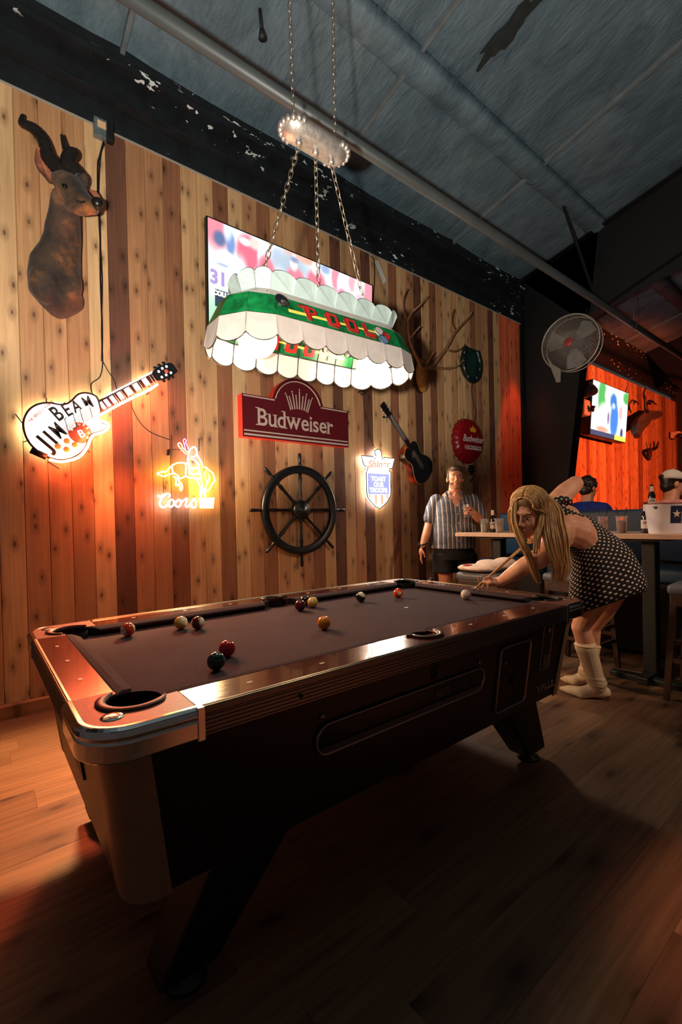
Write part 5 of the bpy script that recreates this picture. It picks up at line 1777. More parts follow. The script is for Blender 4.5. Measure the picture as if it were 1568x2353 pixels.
def ear(fn, pts, off, tilt, m_in):
    q = smooth_path(pl(fn, pts, off), 4, True)
    c = sum(q, Vector())/len(q)
    n = len(q)
    b = MB()
    rs = []
    for f, dy in ((1.0, 0.0), (0.86, 0.022), (0.5, 0.042), (0.08, 0.05)):
        rs.append([c+(p_-c)*f+Vector((0, dy+tilt*(p_.x-c.x), 0)) for p_ in q])
    b.rings(rs, True, False, True)
    rs = []
    for f, dy in ((1.0, 0.0), (0.86, 0.014), (0.5, 0.032), (0.08, 0.04)):
        rs.append([c+(p_-c)*f+Vector((0, dy+tilt*(p_.x-c.x), 0)) for p_ in q])
    o = b.build('ear', m_furp, kd)
    MB().rings([[p_+Vector((0, -0.002, 0)) for p_ in r] for r in rs], True, False, True).build('ear_lining', m_in, o)
m_earin = mat('ear_pink', rgb(140, 84, 60), 0.8, var=0.3, scale=40)
ear(CD, [(420, 590), (480, 610), (560, 740), (640, 870), (700, 980), (730, 1090), (640, 1120), (540, 1020), (440, 920), (385, 800), (395, 660)], .30, 0.2, m_earin)
ear(CD, [(1120, 1270), (1200, 1225), (1310, 1235), (1380, 1320), (1380, 1400), (1300, 1420), (1220, 1340)], .30, 0.2, m_earin)
MB().ell(wallp(*CD(850, 1165), .455), (.021, .014, .016), 12, 8).build('eye', mat('glass_eye', rgb(10, 10, 10), 0.08, coat=1), kd)
MB().ell(wallp(*CD(1330, 1420), .555), (.034, .034, .034), 12, 8).build('nose', mat('nose_dark', rgb(24, 18, 16), 0.35), kd)
o = MB().tube(smooth_path(pl(CD, [(1010, 1390), (1100, 1400), (1200, 1390), (1280, 1420)], .535), 4), .006, 6).build('mouth_line', mat('mouth_dark', rgb(14, 10, 10), 0.5), kd)

# distant mounts on the red lit wall
m_furd = fur_mat('deer_fur', rgb(30, 20, 16), rgb(46, 30, 22), rgb(62, 42, 32))
def mount(name, label, body, br, antl, ar=.018, voxel=.014, offs=(.05, .45)):
    r = empty(name, wallp(*C6(*body[0][:2]), 0), label, 'mounted head')
    b = MB()
    q = [wallp(*C6(u, v), offs[0]+(offs[1]-offs[0])*i/(len(body)-1)) for i, (u, v) in enumerate(body)]
    b.tube(q, br, 12)
    me = remeshed(b, voxel, 4)
    me.transform(Matrix.Translation(-wloc(r)))
    link('head_and_neck', me, m_furd, r)
    for pts in antl:
        q = [wallp(*C6(u, v), offs[1]*0.8+0.01*i) for i, (u, v) in enumerate(pts)]
        q = smooth_path(q, 4)
        MB().tube(q, [ar*(1-0.65*i/(len(q)-1)) for i in range(len(q))], 7).build('antler', m_horn, r)
    return r
mount('deer_mount', 'mounted deer head looking down, right of the far television', [(1345, 1100), (1290, 1110), (1240, 1110), (1200, 1165), (1165, 1200), (1150, 1250), (1150, 1300)], [.09, .11, .11, .14, .13, .10, .06],
      [[(1250, 1080), (1240, 1020), (1270, 970), (1330, 1010)], [(1270, 1000), (1290, 980), (1310, 990)], [(1230, 1060), (1225, 960), (1215, 900), (1232, 850)], [(1222, 950), (1205, 900)]], .03)
mount('horn_mount', 'small dark horns below the deer on the far wall', [(1265, 1520), (1262, 1480), (1262, 1445), (1285, 1420)], [.03, .055, .055, .03], [[(1270, 1430), (1300, 1420), (1310, 1390), (1305, 1350)], [(1285, 1430), (1330, 1410), (1340, 1380), (1350, 1355)]], .035, .012, (.04, .2))
mount('deer_mount', 'dark deer head half hidden beside the fan and far television', [(660, 920), (650, 890), (670, 860), (720, 880), (755, 885)], [.10, .12, .13, .10, .06], [[(650, 850), (630, 800), (640, 770)], [(680, 850), (690, 800), (720, 790)]], .03)
sc_ = empty('security_camera', wallp(*C6(560, 1010), 0), 'small white camera under the deer beside the far television', 'camera')
q0, q1 = wallp(*C6(585, 1035), 0.1), wallp(*C6(635, 985), 0.3)
MB().box((q0.x-0.1, YW-0.28, q0.z-0.16), (q0.x+0.14, YW-0.05, q0.z+0.1)).build('camera_housing', mat('camera_white', rgb(190, 182, 176), 0.4), sc_, bevel=0.03)
MB().tube([q0+Vector((0.05, -0.2, -0.05)), q0+Vector((0.08, -0.26, -0.07))], 0.05, 14).build('camera_lens', m_blackm, sc_)
sc2 = empty('security_camera', wallp(*C6(1500, 1320), 0), 'small pale camera at the right end of the far wall', 'camera')
q0 = wallp(*C6(1505, 1300), 0.12)
MB().box((q0.x-0.12, YW-0.24, q0.z-0.06), (q0.x+0.16, YW-0.05, q0.z+0.09)).build('camera_housing', bpy.data.materials['camera_white'], sc2, bevel=0.02)
MB().tube([q0+Vector((-0.1, -0.1, -0.02)), q0+Vector((-0.2, -0.16, -0.05))], 0.06, 12).build('camera_lens', m_blackm, sc2)

# far television
cs4 = [wallp(*C6(u, v), 0.25) for u, v in ((740, 770), (1072, 905), (1040, 1365), (712, 1285))]
t2 = empty('wall_television', (cs4[0]+cs4[2])*0.5-Vector((0, 0, 0.6)), 'distant television on the red wall showing a blue shirted player', 'television')
nr2 = (cs4[1]-cs4[0]).cross(cs4[3]-cs4[0]).normalized()
if nr2.y > 0: nr2 = -nr2
MB().prism(cs4, -nr2*0.12).build('casing', m_blackm, t2)
MB().prism([wallp(*C6(u, v), 0.16) for u, v in ((680, 915), (740, 905), (715, 1285), (668, 1275))], (0, 0.1, 0)).build('mount_arm', m_blackm, t2)
sp2 = [(0.1, 0.12, 0.10, 0.12, (.95, .96, .96), .3), (0.25, 0.25, 0.10, 0.35, (.30, .72, .36), .3), (0.95, 0.12, 0.1, 0.12, (.30, .72, .36), .3), (0.42, 0.2, 0.10, 0.14, (.96, .95, .92), .25), (0.36, 0.6, 0.20, 0.25, (.97, .96, .95), .3), (0.62, 0.62, 0.11, 0.34, (.22, .52, .86), .25), (0.57, 0.27, 0.09, 0.15, (.20, .48, .80), .3), (0.58, 0.36, 0.05, 0.06, (.75, .86, .95), .4), (0.45, 0.62, 0.03, 0.12, (.55, .50, .62), .4), (0.80, 0.45, 0.05, 0.14, (.95, .72, .70), .4), (0.86, 0.85, 0.04, 0.1, (.25, .28, .5), .3), (0.3, 0.86, 0.16, 0.05, (.95, .66, .55), .4)]
def pt2(u, v):
    if v > 0.9:
        return (0.22, 0.30, 0.42) if u < 0.66 else (0.92, 0.88, 0.35)
    return blobs(sp2, lambda a, b_: (0.90, 0.93, 0.93))(u, v)
screen_mesh([q+nr2*0.004 for q in quad_in(cs4, 0.01)], 60, 70, pt2, 'screen_picture', t2, 1.1)

# ------------------------------------------------------------------ wall fan on the steel column
fc_ = at(1310, 788, 0, 4.70)
fn_ = ((CAM-fc_).normalized()*0.9 - _r*0.33 + Vector((0, 0, 0.16))).normalized()
fan = empty('wall_fan', Vector((5.14, 1.1, 3.2)), 'round wire guarded fan bracketed to the black column', 'fan')
s_, u_, _ = frame(fn_)
FR = 0.345
m_wire = mat('fan_wire', rgb(150, 142, 132), 0.4, 0.5)
m_fanb = mat('fan_blade', rgb(120, 114, 108), 0.5)
def fp(r_, a, d): return fc_+(s_*math.cos(a)+u_*math.sin(a))*r_+fn_*d
b = MB()
for r_ in [0.06+0.0145*k for k in range(20)]:
    d = 0.06*(1-(r_/FR)**2)
    b.tube([fp(r_, 2*PI*k/32, d) for k in range(32)], 0.0026, 3, loop=True)
for k in range(72):
    a = 2*PI*k/72
    b.tube([fp(r_, a+0.25*(r_/FR), 0.06*(1-(r_/FR)**2)) for r_ in (0.05, 0.15, 0.25, FR)], 0.0024, 3)
b.build('front_guard', m_wire, fan)
b = MB()
for d, r_ in ((0, FR), (-0.17, FR*0.98)):
    b.tube([fp(r_, 2*PI*k/40, d) for k in range(40)], 0.010, 6, loop=True)
b.build('guard_ring', m_wire, fan)
b = MB()
for k in range(48):
    a = 2*PI*k/48
    b.tube([fp(FR, a, 0), fp(FR*0.98, a, -0.17), fp(0.12, a, -0.24)], 0.0016, 3)
b.build('rear_guard', m_wire, fan)
MB().lathe([(0.0, 0.07), (0.05, 0.068), (0.055, 0.055), (0.05, 0.05)], 20, Matrix.Translation(fc_) @ Matrix((( s_.x, u_.x, fn_.x, 0), (s_.y, u_.y, fn_.y, 0), (s_.z, u_.z, fn_.z, 0), (0, 0, 0, 1)))).build('centre_badge', mat('fan_badge', rgb(150, 60, 60), 0.4), fan)
MB().tube([fc_-fn_*0.05, fc_-fn_*0.12, fc_-fn_*0.30], [0.06, 0.085, 0.075], 16).build('motor', m_blackm, fan)
for k in range(3):
    a0 = 2*PI*k/3+0.4
    loop = []
    for r_, da, d in ((0.05, -.5, 0), (0.16, -.52, -.02), (0.29, -.46, -.03), (0.315, -.1, -.015), (0.31, .36, .01), (0.2, .42, .02), (0.05, .4, .01)):
        loop.append(fp(r_, a0+da, -0.08+d))
    MB().prism(loop, -fn_*0.003).build('blade', m_fanb, fan)
arm_end = Vector((5.16, col_y(3.2)-0.003, 3.2))
MB().tube([fc_-fn_*0.28, (fc_-fn_*0.34).lerp(arm_end, 0.4)-Vector((0, 0, 0.05)), arm_end], 0.025, 8).build('bracket_arm', m_blackm, fan)
g0 = at(1258, 815, 0, 4.62); g1 = at(1283, 878, 0, 4.62)
sgx = Vector((g1.z-g0.z, 0, 0))
MB().prism([at(1254, 812, 0, 4.62), at(1271, 838, 0, 4.62), at(1289, 848, 0, 4.62), at(1288, 878, 0, 4.62), at(1279, 879, 0, 4.62), at(1268, 850, 0, 4.62)], (0.02, 0, 0)).build('mounting_yoke', m_wire, fan)
# ------------------------------------------------------------------ high table, booth, stools
m_tabtop = mat('pale_laminate', rgb(206, 172, 146), 0.35, var=0.06, scale=6)
m_pedestal = mat('dark_pedestal', rgb(38, 42, 42), 0.5, var=0.3, scale=10)
m_blue = mat('blue_vinyl', rgb(40, 74, 104), 0.5, var=0.12, scale=5, bump=0.1)
m_bluedk = mat('navy_vinyl', rgb(46, 62, 84), 0.5, var=0.12, scale=5, bump=0.1)
m_grey = mat('grey_vinyl', rgb(92, 94, 104), 0.45, var=0.1, scale=8, bump=0.1)
m_wood = board_mat('stool_wood', rgb(52, 34, 26), rgb(84, 56, 42), rgb(40, 24, 18), along=2, rough=0.5, knots=False)
HT = 1.085
ht = empty('high_table', (2.75, -0.2, 0), 'long pale topped high table running out from the wall', 'table')
MB().box((2.40, -1.75, HT-0.036), (3.08, 1.14, HT)).build('table_top', m_tabtop, ht, bevel=0.004)
for y in (-0.46, 0.80):
    MB().box((2.58, y-0.045, 0.05), (2.68, y+0.045, HT-0.05)).build('pedestal_column', m_pedestal, ht, bevel=0.008)
    MB().box((2.47, y-0.24, 0.0), (2.55, y+0.24, 0.045)).build('pedestal_foot', m_pedestal, ht, bevel=0.01)
    MB().box((2.42, y-0.04, 0.0), (2.95, y+0.04, 0.055)).build('pedestal_foot', m_pedestal, ht, bevel=0.01)
    MB().box((2.45, y-0.15, HT-0.052), (2.95, y+0.15, HT-0.036)).build('top_plate', m_pedestal, ht)

def cushion_box(lo, hi, r, name, m, parent):
    b = MB().box(lo, hi)
    o = b.build(name, m, parent)
    md = o.modifiers.new('bevel', 'BEVEL')
    md.width = r
    md.segments = 4
    for p_ in o.data.polygons: p_.use_smooth = True
    return o
bo = empty('booth_bench', (3.6, -0.2, 0), 'blue upholstered booth bench behind the high table', 'bench')
y = 1.34
k = 0
while y > -1.7:
    y2 = max(y-0.76, -1.75)
    cushion_box((3.46, y2+0.004, 0.80), (3.60, y-0.004, 1.275), 0.03, 'back_cushion', m_blue if k == 0 else m_bluedk, bo)
    cushion_box((3.06, y2+0.004, 0.66), (3.47, y-0.004, 0.78), 0.03, 'seat_cushion', m_blue, bo)
    y = y2
    k += 1
MB().box((3.14, -1.75, 0.05), (3.44, 1.33, 0.66)).build('seat_base', m_steel, bo)
MB().box((3.60, -1.75, 0.0), (3.70, 1.33, 1.27)).build('back_board', m_steel, bo)

def make_stool():
    r = empty('bar_stool', (0, 0, 0))
    cushion_box((-0.20, -0.20, 0.695), (0.20, 0.20, 0.765), 0.028, 'seat_cushion', m_grey, r)
    MB().box((-0.185, -0.185, 0.62), (0.185, 0.185, 0.70)).build('apron', m_wood, r, bevel=0.006)
    for sx in (-1, 1):
        for sy in (-1, 1):
            b = MB()
            def q(z, c, h): return [Vector((sx*c-h, sy*c-h, z)), Vector((sx*c+h, sy*c-h, z)), Vector((sx*c+h, sy*c+h, z)), Vector((sx*c-h, sy*c+h, z))]
            b.rings([q(0.64, 0.165, 0.02), q(0.0, 0.205, 0.016)], True, True, False)
            b.build('leg', m_wood, r)
    for z, c in ((0.22, 0.19), (0.34, 0.183)):
        for a in range(4):
            M = Matrix.Rotation(a*PI/2, 4, 'Z')
            if (z > 0.3) == (a % 2 == 0): 
                pass
            MB().box((-c, c-0.012, z-0.014+0.05*(a % 2)), (c, c+0.012, z+0.014+0.05*(a % 2)), M).build('stretcher', m_wood, r)
    return r
st0 = make_stool()
SPOTS = [((2.14, 0.60), 0.06, 'grey cushioned bar stool with a folded white sweater on it'), ((2.52, 0.02), -0.05, 'bar stool with grey cushion directly behind the leaning woman'), ((2.44, -0.86), 0.04, 'bar stool at the right edge beside the table pedestal')]
for i, ((x, y), rz, lab) in enumerate(SPOTS):
    o = st0 if i == 0 else copy_tree(st0)
    o.location = (x, y, 0)
    o.rotation_euler = (0, 0, rz)
    tag(o, lab, 'stool', 'bar stools along the high table')

# sweater folded on the near stool
b = MB()
for (x, y, z, rx, ry, rz) in ((2.10, 0.62, 0.80, .19, .17, .035), (2.16, 0.55, 0.825, .16, .15, .04), (2.20, 0.48, 0.845, .09, .10, .045), (2.05, 0.72, 0.80, .12, .10, .03), (2.24, 0.66, 0.82, .10, .12, .04)):
    b.ell((x, y, z), (rx, ry, rz), 16, 8)
me = remeshed(b, 0.010, 3)
sw = link('sweater', me, mat('white_knit', rgb(226, 202, 186), 0.9, var=0.08, scale=60, bump=0.3))
tag(sw, 'crumpled white sweater lying on the bar stool', 'sweater')
MB().ell((1.985, 0.70, 0.828), (0.03, 0.045, 0.006), 12, 6).build('red_patch', mat('red_patch', rgb(190, 60, 44), 0.8), sw)

# ------------------------------------------------------------------ drinks
m_plastic = mat('clear_plastic', (0.95, 0.95, 0.95), 0.08, trans=0.9, ior=1.15)
m_ice = mat('ice', (0.92, 0.94, 0.95), 0.15, trans=0.6, ior=1.2)
m_straw = mat('black_straw', rgb(14, 14, 15), 0.4)
def cup(x, y, label, liquid, z=HT, straws=True, h=0.13, r=0.044):
    c = empty('plastic_cup', (x, y, z), label, 'cup', 'plastic cups of iced drink')
    M = Matrix.Translation((x, y, z))
    prof = [(r*0.72, 0.0), (r*0.74, 0.002), (r*0.98, h), (r*1.03, h+0.002), (r*1.03, h-0.003), (r*0.955, h-0.004), (r*0.70, 0.004)]
    MB().lathe(prof, 24, M).build('cup_wall', m_plastic, c)
    MB().lathe([(r*0.69, 0.005), (r*0.86, h*0.66), (r*0.84, h*0.66+0.001), (0.001, h*0.66+0.001)], 24, M).build('drink', liquid, c)
    q = random.Random(int(x*1000))
    for k in range(4):
        a = 2*PI*k/4+q.random()
        p_ = Vector((x+r*0.42*math.cos(a), y+r*0.42*math.sin(a), z+h*(0.62+0.08*q.random())))
        Mx = Matrix.Translation(p_) @ Euler((q.random()*3, q.random()*3, 0)).to_matrix().to_4x4()
        MB().box((-.011, -.011, -.011), (.011, .011, .011), Mx).build('ice_cube', m_ice, c, bevel=0.003)
    if straws:
        for s in (-1, 1):
            MB().tube([(x, y, z+0.02), (x+s*0.03, y-s*0.028, z+h+0.07)], 0.0028, 6).build('straw', m_straw, c)
    return c
m_lime = mat('pale_lime_drink', rgb(206, 206, 170), 0.1, trans=0.35, ior=1.2)
m_peach = mat('peach_drink', rgb(222, 186, 160), 0.1, trans=0.35, ior=1.2)
m_pinkd = mat('pink_drink', rgb(224, 160, 140), 0.1, trans=0.35, ior=1.2)
cup(2.55, 0.905, 'clear cup of pale lime drink at the wall end of the table', m_lime, straws=False)
cup(2.55, 0.745, 'clear cup of cloudy peach drink right of the beer bottle', m_peach, straws=False)
cup(2.72, -0.235, 'clear cup with two black straws left of the right hand bottle', m_pinkd)
cup(2.84, -0.05, 'clear cup half hidden behind the woman back', m_pinkd)
m_bottle = mat('brown_glass', rgb(34, 16, 8), 0.08, coat=0.5)
m_foil = mat('bottle_foil', rgb(206, 186, 168), 0.4)
m_label = mat('bottle_label', rgb(210, 190, 178), 0.5)
m_capb = mat('bottle_cap', rgb(30, 26, 26), 0.4, 0.5)
def bottle(x, y, label, z=HT, full=True):
    c = empty('beer_bottle', (x, y, z), label, 'bottle', 'brown beer bottles')
    M = Matrix.Translation((x, y, z))
    MB().lathe([(0.0, 0.002), (0.029, 0.0), (0.0305, 0.004), (0.0305, 0.12), (0.028, 0.135), (0.016, 0.165), (0.0135, 0.18), (0.0125, 0.215), (0.0135, 0.217), (0.0135, 0.225), (0.0, 0.226)], 24, M).build('glass_body', m_bottle, c)
    MB().lathe([(0.0175, 0.165), (0.0145, 0.18), (0.0137, 0.212), (0.0125, 0.213)], 20, M, cap=False).build('neck_label', m_foil, c)
    lb = MB().lathe([(0.0309, 0.035), (0.0309, 0.10)], 24, M, cap=False).build('body_label', m_label, c)
    MB().lathe([(0.0145, 0.220), (0.0145, 0.228), (0.0, 0.230)], 16, M).build('crown_cap', m_capb, c)
    d = (CAM-Vector((x, y, 0)))
    d.z = 0
    d.normalize()
    s_ = Vector((-d.y, d.x, 0))
    b = MB()
    vs, fs = text_mesh('LITE', 0.022, bold=0.001)
    b.add([Vector((x, y, z+0.078+q.y)) + (d*math.cos(q.x/0.031)+s_*math.sin(q.x/0.031))*0.0315 for q in vs], fs)
    b.build('label_lettering', mat('label_ink', rgb(30, 32, 60), 0.5) if 'label_ink' not in bpy.data.materials else bpy.data.materials['label_ink'], lb, fixn=False)
    return c
bottle(2.60, 0.845, 'brown beer bottle between two cups near the man')
bottle(2.62, -0.435, 'brown beer bottle right beside the white bucket')
P = at(1499, 1166, 0, 3.65)
bottle(3.65, P.y, 'brown beer bottle on the booth ledge behind the cup', z=1.272)
# bucket
bk = empty('ice_bucket', (2.56, -0.575, HT), 'white oval ice bucket with a navy star panel', 'bucket')
m_bucket = mat('bucket_white', rgb(226, 224, 232), 0.35)
d = Vector((CAM.x-2.56, CAM.y+0.575, 0)).normalized()
s_ = Vector((-d.y, d.x, 0))
def bkp(r, a, z): return Vector((2.56, -0.575, HT+z)) + (d*math.cos(a)+s_*math.sin(a))*r
rs = []
for r, z in ((0.098, 0.0), (0.100, 0.004), (0.124, 0.205), (0.128, 0.208), (0.128, 0.214), (0.121, 0.214), (0.096, 0.006)):
    rs.append([bkp(r, 2*PI*k/36, z) for k in range(36)])
MB().rings(rs, True, True, True).build('bucket_wall', m_bucket, bk)
def bpanel(a0, a1, z0, z1, off, n=8):
    rs = []
    for k in range(n+1):
        a = a0+(a1-a0)*k/n
        rs.append([bkp(0.100+0.117*z+off, a, z) for z in (z0, z1)])
    return MB().rings([[p_ for p_ in r] for r in rs], False, False, True)
pn = bpanel(0.28, 0.92, 0.075, 0.195, 0.0015).build('navy_panel', mat('star_navy', rgb(20, 30, 58), 0.4), bk)
b = MB()
pts = []
for k in range(10):
    r = 0.03 if k % 2 == 0 else 0.012
    t_ = PI/2+2*PI*k/10
    z = 0.140+r*math.sin(t_)
    pts.append(bkp(0.100+0.117*z+0.003, 0.60-r*math.cos(t_)/0.118, z))
b.add(pts+[sum(pts, Vector())/10], [(k, (k+1) % 10, 10) for k in range(10)])
b.build('star', m_foil, pn, fixn=False)
b = MB()
vs, fs = text_mesh('TEXAS', 0.034, bold=0.001)
b.add([bkp(0.100+0.117*(0.12+q.x)+0.0025, 1.05-q.y/0.115, 0.12+q.x) for q in vs], fs)
b.build('bucket_lettering', mat('bucket_ink', rgb(90, 90, 110), 0.5), bk, fixn=False)
MB().tube([bkp(0.122, -0.55+0.02*k, 0.185+0.006*math.sin(k)) for k in range(9)], 0.006, 6).build('handle_clip', mat('clip_dark', rgb(46, 34, 30), 0.4), bk)
MB().tube([bkp(0.13, -1.2+2.4*k/20, 0.214) for k in range(21)], 0.004, 6).build('wire_handle', mat('handle_copper', rgb(150, 84, 60), 0.4, 0.6), bk)
q = random.Random(3)
for k in range(14):
    a = 2*PI*q.random()
    r = 0.1*math.sqrt(q.random())
    Mx = Matrix.Translation(bkp(r, a, 0.185+0.01*q.random())) @ Euler((q.random()*3, q.random()*3, 0)).to_matrix().to_4x4()
    MB().box((-.016, -.016, -.016), (.016, .016, .016), Mx).build('ice_cube', m_ice, bk, bevel=0.004)
MB().lathe([(0.11, 0.165), (0.001, 0.165)], 24, Matrix.Translation((2.56, -0.575, HT)), cap=False).build('ice_fill', m_ice, bk)
# ------------------------------------------------------------------ people
def cp(px, py, d):
    """world point seen at an image position at the given depth from the camera plane"""
    return CAM + _f*d + _r*((px-784)*d/FPX) + _u*((CY-py)*d/FPX)

def skin_mat(name, c, red):
    t = NT(name)
    n = t.noise(t.coord('Object'), 14, 3)
    t.base(t.ramp(n, [(0.3, red), (0.7, c)]))
    t.set(Roughness=0.5)
    t.b.inputs['Subsurface Weight'].default_value = 0.08
    t.b.inputs['Subsurface Radius'].default_value = (0.02, 0.008, 0.005)
    return t.m
m_skinw = skin_mat('skin_fair', rgb(226, 172, 140), rgb(208, 146, 116))
m_skinm = skin_mat('skin_ruddy', rgb(214, 150, 116), rgb(196, 126, 94))
m_eyew = mat('eye_white', rgb(225, 220, 212), 0.2)
m_iris = mat('eye_dark', rgb(34, 26, 24), 0.15)
m_lip = mat('lip_rose', rgb(176, 92, 84), 0.45)

def limb(b, pts, rad, n=14):
    b.tube(pts, rad, n)
    for p_, r in zip(pts, rad):
        b.ell(p_, (r, r, r), 12, 8)

def add_head(b, M, male=False):
    """head in its own frame: X to its left, Y out of the face, Z up; about 0.23 tall"""
    R3 = M.to_3x3()
    def E(c, r): b.ell(M @ Vector(c), r, 16, 10, R3)
    k = 1.06 if male else 1.0
    E((0, -.018, .035), (.074*k, .089*k, .094*k))
    E((0, .030, -.035), (.060*k, .058, .078*k))
    E((0, .052, -.085), (.034*k, .034, .030))
    E((0, .074, -.100), (.018*k, .014, .014))
    E((0, .073, .034), (.050, .016, .014))
    for s in (-1, 1):
        E((s*.036, .060, -.022), (.021, .022, .020))
        E((s*.076*k, -.012, -.012), (.011, .020, .031))
        E((s*.011, .092, -.030), (.008, .009, .007))
    b.tube([M @ Vector((0, .084, .020)), M @ Vector((0, .096, -.010)), M @ Vector((0, .106, -.028))], [.008, .0095, .0105], 10)
    E((0, .086, -.056), (.021, .010, .006))
    E((0, .085, -.067), (.019, .011, .007))

def face_parts(M, root, male=False, brow=None, look=(0, 0)):
    R3 = M.to_3x3()
    for s in (-1, 1):
        c = M @ Vector((s*.030, .0775, .008))
        e = MB().ell(c, (.0125, .0075, .0062), 12, 8, R3).build('eye', m_eyew, root)
        MB().ell(M @ Vector((s*.030+look[0], .0835, .007+look[1])), (.0058, .0030, .0054), 10, 6, R3).build('iris', m_iris, e)
        MB().tube([M @ Vector((s*.044, .076, .0125)), M @ Vector((s*.030, .0855, .0155)), M @ Vector((s*.016, .0815, .0115))], .0020, 6).build('eyelid', brow or m_iris, root)
        MB().tube([M @ Vector((s*.048, .077, .026)), M @ Vector((s*.034, .0905, .0325)), M @ Vector((s*.014, .0915, .029))], [.002, .0034, .0030], 6).build('eyebrow', brow or m_iris, root)
    MB().tube([M @ Vector((-.022, .088, -.059)), M @ Vector((-.008, .0965, -.0555)), M @ Vector((0, .097, -.057)), M @ Vector((.008, .0965, -.0555)), M @ Vector((.022, .088, -.059))], [.0015, .0038, .0034, .0038, .0015], 8).build('upper_lip', m_lip, root)
    MB().tube([M @ Vector((-.019, .088, -.0635)), M @ Vector((0, .0965, -.0675)), M @ Vector((.019, .088, -.0635))], [.0015, .0050, .0015], 8).build('lower_lip', m_lip, root)

def basis(fwd, up, loc):
    f_ = Vector(fwd).normalized()
    x_ = f_.cross(Vector(up)).normalized()
    u_ = x_.cross(f_)
    return Matrix(((-x_.x, f_.x, u_.x, loc[0]), (-x_.y, f_.y, u_.y, loc[1]), (-x_.z, f_.z, u_.z, loc[2]), (0, 0, 0, 1))) if False else Matrix(((x_.x, f_.x, u_.x, loc[0]), (x_.y, f_.y, u_.y, loc[1]), (x_.z, f_.z, u_.z, loc[2]), (0, 0, 0, 1)))

def place(me, root):
    me.transform(Matrix.Translation(-wloc(root)))
    return me

def strands(guides, per, r, seed, spread, mat_, root, name='hair', taper=0.5):
    """locks of hair: each guide = list of points; thin flattened tubes spread around it"""
    q = random.Random(seed)
    b = MB()
    for g, w0, w1 in guides:
        base = smooth_path(g, 5)
        m = len(base)
        for k in range(per):
            o = Vector((q.gauss(0, 1), q.gauss(0, 1), q.gauss(0, 1)))
            o = o.normalized()*min(1.3, o.length*0.6)
            ph = q.random()*6
            pts = []
            end = m-int(q.random()*m*0.10)
            for i in range(end):
                t_ = i/(m-1)
                w_ = w0+(w1-w0)*t_
                wob = Vector((math.sin(ph+t_*7), math.cos(ph*1.3+t_*6), 0))*0.004*t_
                pts.append(base[i]+o*w_*spread+wob)
            n_ = len(pts)
            b.tube(pts, [r*(1-taper*(i/(n_-1))**3) for i in range(n_)], 5)
    return b.build(name, mat_, root, fixn=False)

def hair_mat(name, c1, c2):
    t = NT(name)
    n = t.noise(t.coord('Object', (40, 40, 3)), 2.0, 3)
    t.base(t.ramp(n, [(0.3, c1), (0.7, c2)]))
    t.set(Roughness=0.42)
    return t.m

def finger(b, pts, r0=.0085, r1=.0065):
    m = len(pts)
    limb(b, [Vector(p_) for p_ in pts], [r0+(r1-r0)*i/(m-1) for i in range(m)], 8)

# ---------------- woman leaning over the table with the cue
wm = empty('person', (1.93, -0.34, 0), 'woman in a black polka dot dress and pale boots leaning in to shoot', 'person')
cue_tip = Vector((0.972, -0.078, 0.806))
cue_mid = at(1205, 1254, 1, -0.085)
cdir = (cue_mid-cue_tip).normalized()
b = MB()
# head looks left and down at the ball
hd_c = cp(1214, 1184, 2.47)
fwd = (-_r*0.66 - _f*0.66 + Vector((0, 0, -0.30)))
Mh = basis(fwd, Vector((0, 0, 1)) + _r*0.10, hd_c)
Mh = Mh @ Matrix.Scale(1.02, 4)
add_head(b, Mh)
neck_b = cp(1262, 1212, 2.53)
limb(b, [hd_c+Vector((0, 0, -0.05))+_r*0.03, cp(1240, 1214, 2.51), neck_b], [.052, .05, .058])
LS, RS = cp(1266, 1262, 2.45), cp(1276, 1158, 2.62)
limb(b, [LS, cp(1284, 1222, 2.52), RS], [.058, .085, .055])
limb(b, [cp(1290, 1212, 2.56), cp(1318, 1222, 2.60), cp(1345, 1248, 2.67), cp(1382, 1288, 2.76)], [.095, .108, .098, .105])
b.ell(cp(1298, 1190, 2.60), (.085, .085, .075), 14, 10)
b.ell(cp(1285, 1240, 2.54), (.07, .07, .06), 14, 10)
limb(b, [cp(1382, 1288, 2.75), cp(1400, 1308, 2.80), cp(1405, 1325, 2.82)], [.105, .125, .12])
# shooting arm, elbow high
EL = cp(1322, 1112, 2.72)
grip = cue_tip+cdir*0.72
limb(b, [RS, cp(1300, 1131, 2.67), EL], [.060, .056, .047])
fa = (grip-EL)
limb(b, [EL, EL+fa*0.35, EL+fa*0.86], [.047, .043, .027])
# bridge arm
EB, WR = cp(1203, 1303, 2.50), cp(1152, 1335, 2.655)
limb(b, [LS, cp(1240, 1283, 2.465), EB], [.060, .056, .048])
limb(b, [EB, cp(1182, 1317, 2.56), WR], [.048, .044, .028])
# bridge hand
PA = cp(1130, 1338, 2.70)
b.ell(PA, (.042, .036, .018), 14, 8, Matrix.Rotation(0.5, 3, 'Z'))
limb(b, [WR, PA], [.028, .024])
cross = cue_tip+cdir*0.118
railz = TZ+0.009
def F(px, py, d): return cp(px, py, d)
finger(b, [F(1118, 1330, 2.70), F(1108, 1321, 2.705), F(1100, 1326, 2.71), F(1102, 1337, 2.715)])                 # index hooked over the cue
for px_, y1, px2, y2 in ((1116, 1338, 1099, 1346), (1122, 1342, 1108, 1350), (1130, 1345, 1120, 1353)):
    e = at(px2, y2, 2, railz)
    a = F(px_, y1, 2.70)
    k = a.lerp(e, 0.5)+Vector((0, 0, 0.010))
    finger(b, [a, k, e])
finger(b, [F(1134, 1334, 2.68), F(1124, 1326, 2.67), F(1113, 1330, 2.67)], .0095, .0075)      # thumb against the cue
